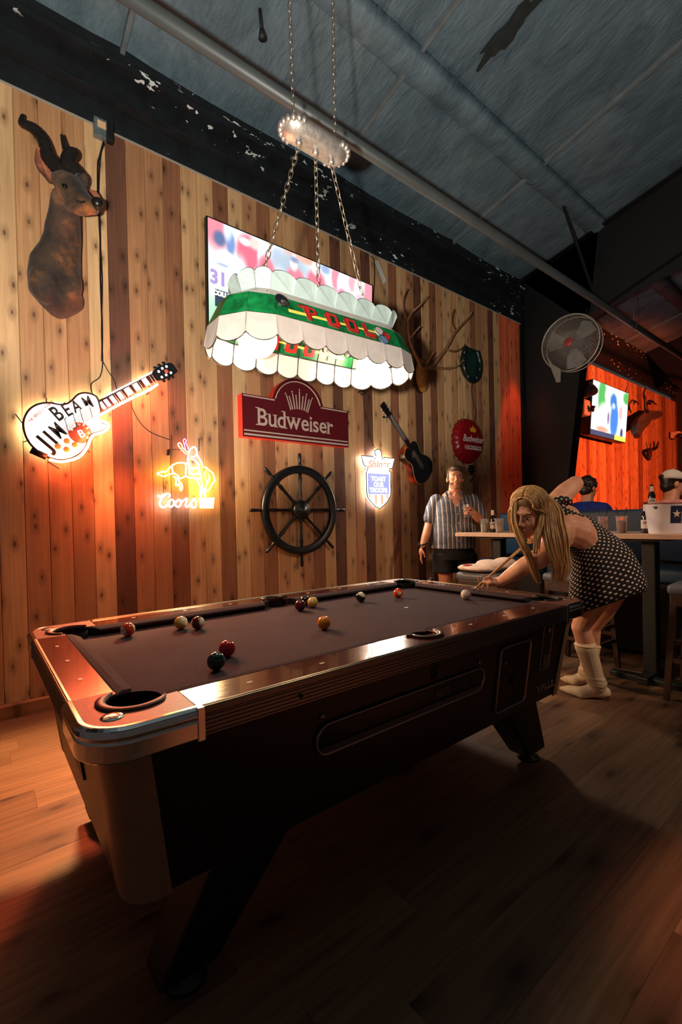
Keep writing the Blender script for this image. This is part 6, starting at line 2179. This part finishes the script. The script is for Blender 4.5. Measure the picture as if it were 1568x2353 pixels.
# shooting hand closed on the butt
b.ell(grip-Vector((0, 0, 0.0))+Vector((0.0, -0.012, 0.015)), (.035, .025, .035), 12, 8)
for k in range(4):
    c = grip+cdir*(0.028-0.018*k)
    finger(b, [c+Vector((0, -.022, .018)), c+Vector((0, .006, .026)), c+Vector((0, .022, .002)), c+Vector((0, .008, -.018))], .0085, .007)
finger(b, [grip+Vector((0, -.024, .01)), grip-cdir*0.03+Vector((0, -.02, -.012)), grip-cdir*0.04+Vector((0, .0, -.02))], .0095, .0075)
# legs
limb(b, [cp(1392, 1330, 2.80), cp(1352, 1405, 2.92), cp(1335, 1442, 2.97), cp(1346, 1475, 2.99), cp(1366, 1545, 3.03)], [.098, .073, .056, .058, .045])
limb(b, [cp(1420, 1330, 2.88), cp(1388, 1400, 3.06), cp(1362, 1440, 3.14), cp(1358, 1480, 3.18), cp(1352, 1540, 3.22)], [.095, .07, .055, .056, .045])
me = remeshed(b, 0.0055, 5)
link('body', place(me, wm), m_skinw, wm)
m_browb = mat('brow_brown', rgb(92, 62, 46), 0.6)
face_parts(Mh, wm, brow=m_browb, look=(0.001, -.001))

# dress
def uv_loft(rings, name, mat_, root, us, flip=False):
    n = len(rings[0])
    me = bpy.data.meshes.new(name)
    off = wloc(root)
    vs = [tuple(Vector(p_)-off) for r in rings for p_ in r]
    fs = []
    for k in range(len(rings)-1):
        for i in range(n):
            j = (i+1) % n
            fs.append((k*n+i, k*n+j, (k+1)*n+j, (k+1)*n+i))
    me.from_pydata(vs, [], fs)
    uvl = me.uv_layers.new(name='UVMap')
    vlen = [0.0]
    for k in range(1, len(rings)):
        vlen.append(vlen[-1]+sum((Vector(a)-Vector(b_)).length for a, b_ in zip(rings[k], rings[k-1]))/n)
    circ = us
    li = 0
    for k in range(len(rings)-1):
        for i in range(n):
            for (kk, ii) in ((k, i), (k, i+1), (k+1, i+1), (k+1, i)):
                uvl.data[li].uv = (ii/n*circ, vlen[kk])
                li += 1
    me.polygons.foreach_set('use_smooth', [True]*len(me.polygons))
    o = link(name, me, mat_, root)
    s = o.modifiers.new('solid', 'SOLIDIFY')
    s.thickness = 0.004
    s.offset = 1
    return o
def dots_mat(name, base, dot, step=0.026, rad=0.2):
    t = NT(name)
    uv = t.n('ShaderNodeTexCoord').outputs['UV']
    mp = t.n('ShaderNodeMapping')
    mp.inputs['Scale'].default_value = (1/step, 1/step, 1)
    mp.inputs['Rotation'].default_value = (0, 0, PI/4)
    t.l(uv, mp.inputs['Vector'])
    fr_ = t.n('ShaderNodeVectorMath', operation='FRACTION')
    t.l(mp.outputs[0], fr_.inputs[0])
    sb = t.n('ShaderNodeVectorMath', operation='SUBTRACT')
    sb.inputs[1].default_value = (0.5, 0.5, 0)
    t.l(fr_.outputs[0], sb.inputs[0])
    sp_ = t.n('ShaderNodeSeparateXYZ')
    t.l(sb.outputs[0], sp_.inputs[0])
    cb = t.n('ShaderNodeCombineXYZ')
    t.l(sp_.outputs[0], cb.inputs[0])
    t.l(sp_.outputs[1], cb.inputs[1])
    ln = t.n('ShaderNodeVectorMath', operation='LENGTH')
    t.l(cb.outputs[0], ln.inputs[0])
    f = t.ramp(ln.outputs['Value'], [(rad, (1, 1, 1)), (rad+0.06, (0, 0, 0))])
    t.base(t.mix(base, dot, f))
    t.set(Roughness=0.8)
    return t.m
m_dots = dots_mat('polka_dots', rgb(14, 13, 15), rgb(226, 212, 200), 0.0275, 0.19)
RG = [((1300, 1262), (1350, 1182), 2.61, .112), ((1306, 1272), (1368, 1196), 2.63, .128), ((1312, 1285), (1402, 1222), 2.68, .15), ((1312, 1305), (1428, 1240), 2.71, .175), ((1310, 1330), (1452, 1264), 2.74, .20), ((1308, 1352), (1468, 1290), 2.77, .215), ((1307, 1375), (1481, 1318), 2.79, .225), ((1310, 1397), (1489, 1342), 2.81, .235), ((1317, 1416), (1488, 1358), 2.82, .235)]
rings = []
NR = 72
for k, (A_, B_, d, dr) in enumerate(RG):
    a, c = cp(*A_, d), cp(*B_, d)
    cen = (a+c)*0.5
    ha = (c-a)*0.5
    vd = (cen-CAM).normalized()
    fold = 0.055*max(0, (k-2)/6)
    ring = []
    for i in range(NR):
        t_ = 2*PI*i/NR
        m_ = 1+fold*math.sin(9*t_+0.6*k)*(0.35+0.65*abs(math.sin(t_)))
        ring.append(cen+ha*math.cos(t_)*(1+(m_-1)*0.2)+vd*(dr*math.sin(t_))*m_)
    rings.append(ring)
uv_loft(rings, 'dress', m_dots, wm, 1.0)
# halter front under the arm and the tied straps on the back
def ribbon(pts, w_, name='strap'):
    p_ = smooth_path(pts, 5)
    rs = []
    for i, q in enumerate(p_):
        dd = (p_[min(i+1, len(p_)-1)]-p_[max(i-1, 0)]).normalized()
        s_ = dd.cross((q-CAM).normalized()).normalized()
        ww = w_*(1.0 if i > 1 else 0.6)
        vd = (q-CAM).normalized()
        rs.append([q+s_*ww, q-vd*0.003, q-s_*ww, q+vd*0.003])
    return uv_loft(rs, name, dots_mat('polka_strap', rgb(14, 13, 15), rgb(226, 212, 200), 0.02, 0.2) if 'polka_strap' not in bpy.data.materials else bpy.data.materials['polka_strap'], wm, 4*w_)
ribbon([cp(1262, 1178, 2.50), cp(1270, 1160, 2.50), cp(1285, 1150, 2.51), cp(1300, 1150, 2.52), cp(1310, 1157, 2.53)], .019)
ribbon([cp(1262, 1166, 2.50), cp(1280, 1163, 2.50), cp(1296, 1172, 2.50), cp(1315, 1182, 2.52), cp(1340, 1192, 2.55)], .016)
ribbon([cp(1262, 1168, 2.505), cp(1266, 1180, 2.50), cp(1284, 1178, 2.495), cp(1302, 1188, 2.50)], .014)

# hair
m_blond = hair_mat('blond_hair', rgb(168, 122, 72), rgb(238, 202, 142))
m_blondroot = hair_mat('blond_roots', rgb(96, 68, 46), rgb(150, 112, 76))
b = MB()
R3 = Mh.to_3x3()
def hl(x, y, z): return Mh @ Vector((x, y, z))
b.ell(hl(0, -.026, .060), (.086, .092, .084), 18, 12, R3)
b.ell(hl(0, -.045, -.01), (.090, .075, .10), 18, 12, R3)
b.ell(hl(.058, -.008, .055), (.030, .056, .060), 14, 10, R3)
b.ell(hl(-.058, -.008, .055), (.030, .056, .060), 14, 10, R3)
me = remeshed(b, 0.007, 5)
cap_ = link('hair', place(me, wm), m_blondroot, wm)
G = []
def px_path(l): return [cp(*q) for q in l]
# lock at the front left of the face
G.append((px_path([(1205, 1136, 2.45), (1187, 1155, 2.44), (1182, 1185, 2.43), (1187, 1215, 2.42), (1199, 1245, 2.41), (1214, 1275, 2.42), (1226, 1305, 2.43), (1236, 1335, 2.44)]), .012, .014))
G.append((px_path([(1210, 1135, 2.46), (1190, 1150, 2.45), (1184, 1180, 2.44), (1190, 1215, 2.43), (1205, 1250, 2.42), (1222, 1285, 2.43), (1234, 1318, 2.44), (1240, 1338, 2.45)]), .012, .014))
# locks falling over the near shoulder
for dx, dd in ((4, 0), (12, .005), (21, .012), (31, .03), (38, .05)):
    G.append((px_path([(1218+dx*0.3, 1134, 2.47), (1238+dx*.5, 1145, 2.44+dd), (1247+dx, 1175, 2.42+dd), (1249+dx*1.1, 1205, 2.40+dd), (1254+dx*1.2, 1240, 2.375+dd), (1264+dx*1.0, 1275, 2.375+dd), (1274+dx*.8, 1305, 2.39+dd), (1274+dx*.5, 1336, 2.41+dd)]), .017, .013))
G.append((px_path([(1216, 1134, 2.46), (1238, 1150, 2.44), (1246, 1180, 2.41), (1242, 1210, 2.39), (1234, 1240, 2.38), (1232, 1270, 2.38)]), .010, .012))
strands(G[:2], 46, .0029, 5, 1.0, m_blond, cap_, 'hair_lock')
strands(G[2:], 58, .0030, 6, 1.05, m_blond, cap_, 'hair_lock')
# strands laid over the crown either side of the parting
G2 = []
for s in (-1, 1):
    for k in range(15):
        y0 = .052-.0115*k
        rr = math.sqrt(max(0.08, 1-((y0+.026)/.096)**2))
        pth = [hl(s*.090*rr*math.sin(math.radians(a)), y0-.006*(a/90), .060+.088*rr*math.cos(math.radians(a))) for a in (3, 25, 50, 75, 95)]
        yb = min(y0-.012, .004)
        pth += [hl(s*.094, yb, .02), hl(s*.096, yb-.006, -.04), hl(s*.092, yb-.01, -.10)]
        G2.append((pth, .004, .008))
strands(G2, 20, .0024, 9, 1.0, m_blond, cap_, 'hair_strands', 0.3)

# bracelet
MB().tube([WR+(EB-WR)*0.10+(_u*math.cos(2*PI*k/20)+(_r*0.45+_f*0.9).normalized()*math.sin(2*PI*k/20))*.034 for k in range(20)], .002, 5, loop=True).build('bracelet', m_gold, wm)

# boots
m_boot = mat('cream_leather', rgb(222, 200, 170), 0.55, var=0.12, scale=7, bump=0.15)
m_sole = mat('boot_sole', rgb(120, 88, 62), 0.6)
def boot(top, mid, ank, heel, ball_, toe, rt):
    b = MB()
    limb(b, [top, mid, ank], [rt, rt*0.86, .052])
    limb(b, [heel+Vector((0, 0, .045)), (heel+ball_)*0.5+Vector((0, 0, .055)), ball_+Vector((0, 0, .035)), ball_.lerp(toe, .6)+Vector((0, 0, .028)), toe+Vector((0, 0, .02))], [.040, .046, .040, .030, .013])
    limb(b, [ank, (heel+ball_)*0.5+Vector((0, 0, .06))], [.050, .045])
    for k, q in enumerate((0.55, 0.72, 0.86)):
        c = mid.lerp(ank, q)
        b.tube([c+Vector((.052*math.cos(2*PI*i/14), .052*math.sin(2*PI*i/14), .006*math.sin(i+k))) for i in range(14)], .012, 6, loop=True)
    me = remeshed(b, 0.006, 5)
    o = link('boot', place(me, wm), m_boot, wm)
    d_ = (toe-heel); d_.z = 0; d_.normalize()
    s_ = Vector((-d_.y, d_.x, 0))
    h = Vector((heel.x, heel.y, 0))
    MB().prism([h-d_*.035-s_*.03, h+d_*.03-s_*.033, h+d_*.03+s_*.033, h-d_*.035+s_*.03], (0, 0, .035)).build('boot_heel', m_sole, o, bevel=.004)
    L_ = (toe-heel).length
    pts = []
    for t_, w_ in ((.15, .030), (.35, .032), (.55, .040), (.75, .034), (.92, .016), (1.0, .004)):
        pts.append((t_, w_))
    loop = [h+d_*(L_*t_)-s_*w_ for t_, w_ in pts]+[h+d_*(L_*t_)+s_*w_ for t_, w_ in reversed(pts)]
    MB().prism(loop, (0, 0, .009)).build('boot_sole', m_sole, o)
    MB().tube([top+Vector((0, 0, .006))+(_r*math.cos(2*PI*k/24)+(_f*math.sin(2*PI*k/24)))*rt for k in range(24)], .004, 5, loop=True).build('boot_collar', m_boot, o)
def fl(p_): return Vector((p_.x, p_.y, 0))
boot(cp(1346, 1484, 2.99), cp(1362, 1535, 3.03), cp(1374, 1575, 3.05), fl(at(1390, 1606, 2, 0)), fl(at(1338, 1603, 2, 0)), fl(at(1290, 1588, 2, 0)), .066)
boot(cp(1357, 1486, 3.18), cp(1354, 1520, 3.21), cp(1350, 1550, 3.25), fl(at(1362, 1572, 2, 0)), fl(at(1322, 1575, 2, 0)), fl(at(1292, 1566, 2, 0)), .064)

# cue
cu = empty('pool_cue', cue_tip, 'maple pool cue held between the woman hands with its tip at the cue ball', 'cue')
m_maple = board_mat('maple', rgb(204, 156, 96), rgb(226, 182, 120), rgb(170, 120, 70), along=0, rough=0.3, knots=False)
MB().tube([cue_tip+cdir*.03, cue_tip+cdir*0.75], [.0062, .0105], 12).build('shaft', m_maple, cu)
MB().tube([cue_tip+cdir*0.75, cue_tip+cdir*1.30], [.0106, .0145], 12).build('butt', mat('cue_butt', rgb(58, 26, 18), 0.25), cu)
MB().tube([cue_tip+cdir*.008, cue_tip+cdir*.031], .0066, 12).build('ferrule', m_pearl, cu)
MB().tube([cue_tip, cue_tip+cdir*.008], [.0052, .0064], 12).build('leather_tip', mat('tip_blue', rgb(60, 84, 120), 0.8), cu)

# ---------------- man with a glass by the wall
def local_person(name, loc, label):
    o = empty(name, loc, label, 'person')
    o.rotation_euler = (0, 0, -YAW)
    return o
mn = local_person('person', (2.64, 1.335, 0), 'man in a blue striped shirt and black shorts holding a glass')
b = MB()
Mm = basis((-.10, -1, 0.0), (0.02, 0, 1), (0.02, -.01, 1.645))
add_head(b, Mm, True)
limb(b, [(0.02, .0, 1.58), (0.015, .015, 1.47)], [.062, .07])
limb(b, [(-.15, .02, 1.41), (0, .03, 1.42), (.17, .02, 1.40)], [.05, .08, .05])
limb(b, [(0, .02, 1.38), (0, .0, 1.2), (-.01, -.01, 1.05), (-.01, 0, .93)], [.15, .16, .165, .155])
# hanging arm
limb(b, [(-.185, .02, 1.39), (-.25, .03, 1.19)], [.052, .048])
limb(b, [(-.25, .03, 1.19), (-.30, -.02, 1.06), (-.345, -.06, .955)], [.048, .044, .030])
b.ell((-.365, -.075, .885), (.022, .038, .048), 12, 8)
for k, (dy, L_) in enumerate(((-.028, .075), (-.010, .085), (.008, .08), (.024, .065))):
    finger(b, [(-.366, -.075+dy, .85), (-.370, -.080+dy, .85-L_*.55), (-.358, -.080+dy*.9, .85-L_)])
finger(b, [(-.352, -.105, .90), (-.340, -.118, .87), (-.335, -.115, .835)], .0095, .008)
# arm holding the glass
limb(b, [(.205, .02, 1.38), (.285, -.02, 1.19)], [.054, .05])
limb(b, [(.285, -.02, 1.19), (.20, -.17, 1.235), (.125, -.26, 1.285)], [.05, .046, .031])
GL = Vector((.055, -.315, 1.30))
b.ell((.098, -.275, 1.305), (.034, .03, .042), 12, 8)
for k in range(4):
    z = 1.335-.022*k
    finger(b, [(.105, -.305, z), (.080, -.352, z), (.045, -.362, z-.004), (.016, -.340, z-.006)])
finger(b, [(.085, -.255, 1.315), (.045, -.262, 1.325), (.018, -.285, 1.33)], .0095, .008)
# legs
limb(b, [(-.095, .0, .90), (-.105, -.01, .50), (-.11, .02, .09)], [.105, .062, .042])
limb(b, [(.095, .0, .90), (.105, -.01, .50), (.11, .02, .09)], [.105, .062, .042])
link('body', remeshed(b, 0.006, 5), m_skinm, mn)
m_brownh = hair_mat('brown_hair', rgb(58, 40, 28), rgb(104, 76, 52))
def lp(M, root, off=0):
    return M
_old = wloc
face_root = mn
# face pieces in local coordinates
def face_local(M, root, brow):
    R3 = M.to_3x3()
    for s in (-1, 1):
        e = MB().ell(M @ Vector((s*.031, .080, .008)), (.0115, .0065, .0055), 12, 8, R3).build('eye', m_eyew, root, local=True)
        MB().ell(M @ Vector((s*.031, .0855, .008)), (.0055, .003, .005), 10, 6, R3).build('iris', m_iris, e, local=True)
        MB().tube([M @ Vector((s*.048, .080, .024)), M @ Vector((s*.034, .092, .029)), M @ Vector((s*.014, .093, .026))], [.003, .0045, .004], 6).build('eyebrow', brow, root, local=True)
    MB().tube([M @ Vector((-.022, .090, -.061)), M @ Vector((0, .098, -.060)), M @ Vector((.022, .090, -.061))], [.002, .004, .002], 8).build('mouth', m_lip, root, local=True)
face_local(Mm, mn, m_brownh)
b = MB()
R3 = Mm.to_3x3()
b.ell(Mm @ Vector((0, -.026, .066)), (.082, .096, .080), 18, 12, R3)
b.ell(Mm @ Vector((0, .036, .108)), (.050, .036, .026), 14, 8, R3)
for s in (-1, 1):
    b.ell(Mm @ Vector((s*.075, -.01, .03)), (.012, .04, .05), 10, 8, R3)
h_ = link('hair', remeshed(b, .008, 4), m_brownh, mn)
b = MB()
q = random.Random(4)
for k in range(420):
    th = q.uniform(-1.25, 1.25)
    z = q.uniform(-.115, -.045)
    rx = .060*(1-max(0, (-.085-z))*9)
    p_ = Vector((math.sin(th)*rx*1.05, .03+math.cos(th)*.058+(.012 if abs(th) < .5 else 0), z))
    if abs(th) < .42 and z > -.078: continue
    n_ = Vector((math.sin(th), math.cos(th), -.6)).normalized()
    b.tube([Mm @ p_, Mm @ (p_+n_*.005)], [.0018, .0008], 4)
b.build('beard', mat('beard_brown', rgb(140, 96, 70), 0.8), h_, local=True)
# shirt
t = NT('striped_shirt')
oc = t.n('ShaderNodeTexCoord').outputs['Object']
sp_ = t.n('ShaderNodeSeparateXYZ')
t.l(oc, sp_.inputs[0])
wv = t.noise(t.coord('Object', (2, 2, 7)), 1.5, 2)
ma = t.n('ShaderNodeMath', operation='MULTIPLY_ADD')
t.l(wv, ma.inputs[0]); ma.inputs[1].default_value = 0.02
t.l(sp_.outputs[0], ma.inputs[2])
mu = t.n('ShaderNodeMath', operation='MULTIPLY')
t.l(ma.outputs[0], mu.inputs[0]); mu.inputs[1].default_value = 1/0.043
fr_ = t.n('ShaderNodeMath', operation='FRACT')
t.l(mu.outputs[0], fr_.inputs[0])
f = t.ramp(fr_.outputs[0], [(0.0, rgb(104, 106, 116)), (0.30, rgb(76, 80, 92)), (0.62, rgb(80, 84, 96)), (0.70, rgb(196, 186, 178)), (0.84, rgb(196, 186, 178)), (0.91, rgb(72, 76, 88))])
t.base(f)
t.set(Roughness=0.85)
t.bump(wv, 0.6, 0.03)
m_shirt = t.m
b = MB()
rs = []
for z, hw, hd, cx, cy in ((1.475, .10, .085, .012, .02), (1.455, .16, .105, .01, .02), (1.40, .215, .135, .005, .015), (1.30, .222, .155, .002, .005), (1.18, .222, .17, 0, -.005), (1.06, .225, .18, -.005, -.01), (.96, .222, .178, -.01, -.005), (.915, .228, .18, -.012, -.005)):
    rs.append([Vector((cx+hw*math.copysign(abs(math.cos(2*PI*k/40))**.85, math.cos(2*PI*k/40)), cy+hd*math.sin(2*PI*k/40), z)) for k in range(40)])
b.rings(rs, True, True, True)
limb(b, [(-.175, .02, 1.415), (-.215, .025, 1.32), (-.238, .028, 1.235)], [.075, .078, .078])
limb(b, [(.195, .02, 1.41), (.24, .005, 1.32), (.268, -.008, 1.245)], [.078, .08, .08])
sh = link('shirt', remeshed(b, .008, 4), m_shirt, mn)
m_collar = m_shirt
for s in (-1, 1):
    MB().prism([Vector(p_) for p_ in ((s*.02, -.112, 1.405), (s*.085, -.095, 1.425), (s*.095, -.03, 1.50), (s*.065, -.055, 1.505))], (0, -.010, .004)).build('collar', m_shirt, sh, local=True)
for k in range(5):
    z = 1.36-.09*k
    MB().ell((0.004, -.155-.012*min(k, 3), z), (.006, .003, .006), 8, 6).build('button', m_pearl, sh, local=True)
# open neckline
MB().ell((0.012, -.085, 1.45), (.045, .025, .05), 12, 8).build('neckline', m_skinm, mn, local=True)
# shorts
m_shorts = mat('black_shorts', rgb(16, 18, 20), 0.8, var=0.2, scale=9)
b = MB()
rs = []
for z, hw, hd in ((.96, .20, .155), (.88, .215, .17), (.80, .225, .175)):
    rs.append([Vector((-.008+hw*math.cos(2*PI*k/32), hd*math.sin(2*PI*k/32), z)) for k in range(32)])
b.rings(rs, True, True, True)
for s in (-1, 1):
    rs = []
    for z, r in ((.86, .125), (.76, .122), (.665, .128)):
        rs.append([Vector((s*.108+r*math.cos(2*PI*k/24), r*1.15*math.sin(2*PI*k/24), z)) for k in range(24)])
    b.rings(rs, True, True, True)
link('shorts', remeshed(b, .008, 3), m_shorts, mn)
for s in (-1, 1):
    b = MB()
    limb(b, [(s*.11, .06, .045), (s*.115, -.06, .045), (s*.12, -.16, .032)], [.042, .045, .032])
    b.ell((s*.112, .03, .08), (.045, .05, .05), 12, 8)
    me = remeshed(b, .008, 3)
    for v_ in me.vertices: v_.co.z = max(v_.co.z, 0.0)
    link('shoe', me, m_blackm, mn)
wt = MB().tube([Vector((-.338, -.052, .965))+Vector((math.cos(2*PI*k/20)*.036, math.sin(2*PI*k/20)*.036, .010*math.cos(2*PI*k/20))) for k in range(20)], .009, 6, loop=True).build('watch_strap', m_blackm, mn, local=True)
MB().box((-.388, -.075, .955), (-.372, -.045, .985)).build('watch_face', mat('watch_glass', rgb(70, 74, 80), 0.15), wt, local=True)
# glass in the hand
gw = Matrix.Translation(GL)
world_gl = Matrix.Translation(mn.location) @ Matrix.Rotation(-YAW, 4, 'Z') @ gw
gls = empty('drinking_glass', world_gl.to_translation()-Vector((0, 0, .065)), 'small tumbler of dark drink in the man hand', 'glass')
MB().lathe([(.027, .0), (.030, .004), (.034, .125), (.0325, .125), (.028, .008), (.0, .007)], 24, Matrix.Translation(gls.location)).build('tumbler', m_plastic, gls)
MB().lathe([(.0275, .009), (.0305, .075), (.0, .076)], 24, Matrix.Translation(gls.location)).build('drink', mat('whiskey_cola', rgb(70, 30, 10), 0.1), gls)

# ---------------- seated people beyond the booth
m_bluesh = mat('royal_blue_shirt', rgb(16, 40, 120), 0.8, var=0.15, scale=7)
m_pinksh = mat('pink_shirt', rgb(226, 150, 138), 0.8, var=0.12, scale=7)
m_cap = mat('white_cap', rgb(222, 206, 192), 0.8)
m_darkh = hair_mat('dark_hair', rgb(24, 16, 13), rgb(50, 34, 26))
def seated(px_, py_, X, label, shirt, turn, curly=False, cap_on=False):
    H = at(px_, py_, 0, X)
    r = empty('person', (H.x, H.y, 0), label, 'person')
    dz = H.z
    f_ = Vector((math.cos(turn), math.sin(turn), -.12))
    M = basis(f_, (0, 0, 1), (H.x, H.y, dz))
    b = MB()
    add_head(b, M, True)
    s_ = Vector((-math.sin(turn*0.3), math.cos(turn*0.3), 0))
    fw = Vector((math.cos(turn*.3), math.sin(turn*.3), 0))
    base = Vector((H.x, H.y, 0))-fw*.06
    limb(b, [H-Vector((0, 0, .06))-fw*.01, base+Vector((0, 0, dz-.19))], [.062, .07])
    limb(b, [base+Vector((0, 0, dz-.30)), base+Vector((0, 0, dz-.75))], [.14, .15])
    for s in (-1, 1):
        limb(b, [base+s_*s*.19+Vector((0, 0, dz-.24)), base+s_*s*.25+fw*.08+Vector((0, 0, dz-.52)), base+s_*s*.18+fw*.33+Vector((0, 0, dz-.56))], [.062, .048, .032])
        b.ell(base+s_*s*.17+fw*.38+Vector((0, 0, dz-.56)), (.04, .04, .025), 10, 6)
        limb(b, [base+s_*s*.09+Vector((0, 0, dz-.80)), base+s_*s*.11+fw*.40+Vector((0, 0, dz-.80)), base+s_*s*.11+fw*.42+Vector((0, 0, max(.12, dz-1.25)))], [.09, .07, .045])
    link('body', place(remeshed(b, .009, 4), r), m_skinm, r)
    b = MB()
    limb(b, [base+s_*(-.19)+Vector((0, 0, dz-.245)), base+Vector((0, 0, dz-.225)), base+s_*.19+Vector((0, 0, dz-.245))], [.075, .088, .075])
    limb(b, [base+Vector((0, 0, dz-.32)), base+Vector((0, 0, dz-.55)), base+Vector((0, 0, dz-.78))], [.165, .17, .175])
    for s in (-1, 1):
        b.ell(base+s_*s*.10+Vector((0, 0, dz-.38)), (.12, .12, .16), 12, 8)
        limb(b, [base+s_*s*.20+Vector((0, 0, dz-.26)), base+s_*s*.25+fw*.05+Vector((0, 0, dz-.42))], [.078, .07])
    b.tube([base+Vector((.062*math.cos(2*PI*k/16), .062*math.sin(2*PI*k/16), dz-.165)) for k in range(16)], .016, 6, loop=True)
    link('shirt', place(remeshed(b, .010, 3), r), shirt, r)
    b = MB()
    limb(b, [base+Vector((0, 0, dz-.78)), base+Vector((0, 0, dz-.84))], [.17, .165])
    for s in (-1, 1):
        limb(b, [base+s_*s*.09+Vector((0, 0, dz-.80)), base+s_*s*.11+fw*.40+Vector((0, 0, dz-.80))], [.11, .09])
    link('trousers', place(remeshed(b, .012, 3), r), m_shorts, r)
    R3 = M.to_3x3()
    b = MB()
    b.ell(M @ Vector((0, -.022, .045)), (.086, .098, .092), 16, 12, R3)
    b.ell(M @ Vector((0, -.05, -.02)), (.075, .062, .075), 14, 10, R3)
    if curly:
        q = random.Random(8)
        for k in range(90):
            v_ = Vector((q.gauss(0, 1), q.gauss(-.25, 1), q.gauss(.35, .9))).normalized()
            if v_.y > .55 and v_.z < .45: continue
            b.ell(M @ (Vector((0, -.02, .04))+Vector((v_.x*.088, v_.y*.10, v_.z*.095))), (.016, .016, .016), 8, 6)
    hr = link('hair', place(remeshed(b, .008, 3), r), m_darkh, r)
    if cap_on:
        b = MB()
        rs = []
        for k in range(8):
            t_ = k/7*PI/2
            rs.append([M @ Vector((.094*math.cos(t_)*math.cos(2*PI*i/28), -.018+.108*math.cos(t_)*math.sin(2*PI*i/28), .042+.098*math.sin(t_))) for i in range(28)])
        b.rings(rs, True, True, True)
        cp_ = b.build('cap', m_cap, r)
        MB().prism([M @ Vector(p_) for p_ in ((-.07, .075, .05), (-.05, .14, .035), (0, .165, .030), (.05, .14, .035), (.07, .075, .05))], R3 @ Vector((0, 0, .006))).build('cap_brim', m_cap, cp_)
        MB().ell(M @ Vector((0, -.120, .058)), (.038, .012, .026), 14, 8, R3).build('cap_opening', m_darkh, cp_)
        MB().ell(M @ Vector((0, .0-.018, .142)), (.008, .008, .005), 8, 6).build('cap_button', m_cap, cp_)
    return r
seated(1353, 1122, 4.20, 'person with curly dark hair in a royal blue shirt seen from behind', m_bluesh, -0.25, curly=True)
seated(1548, 1112, 4.00, 'person in a pink shirt and white cap seated beyond the booth', m_pinksh, -0.75, cap_on=True)
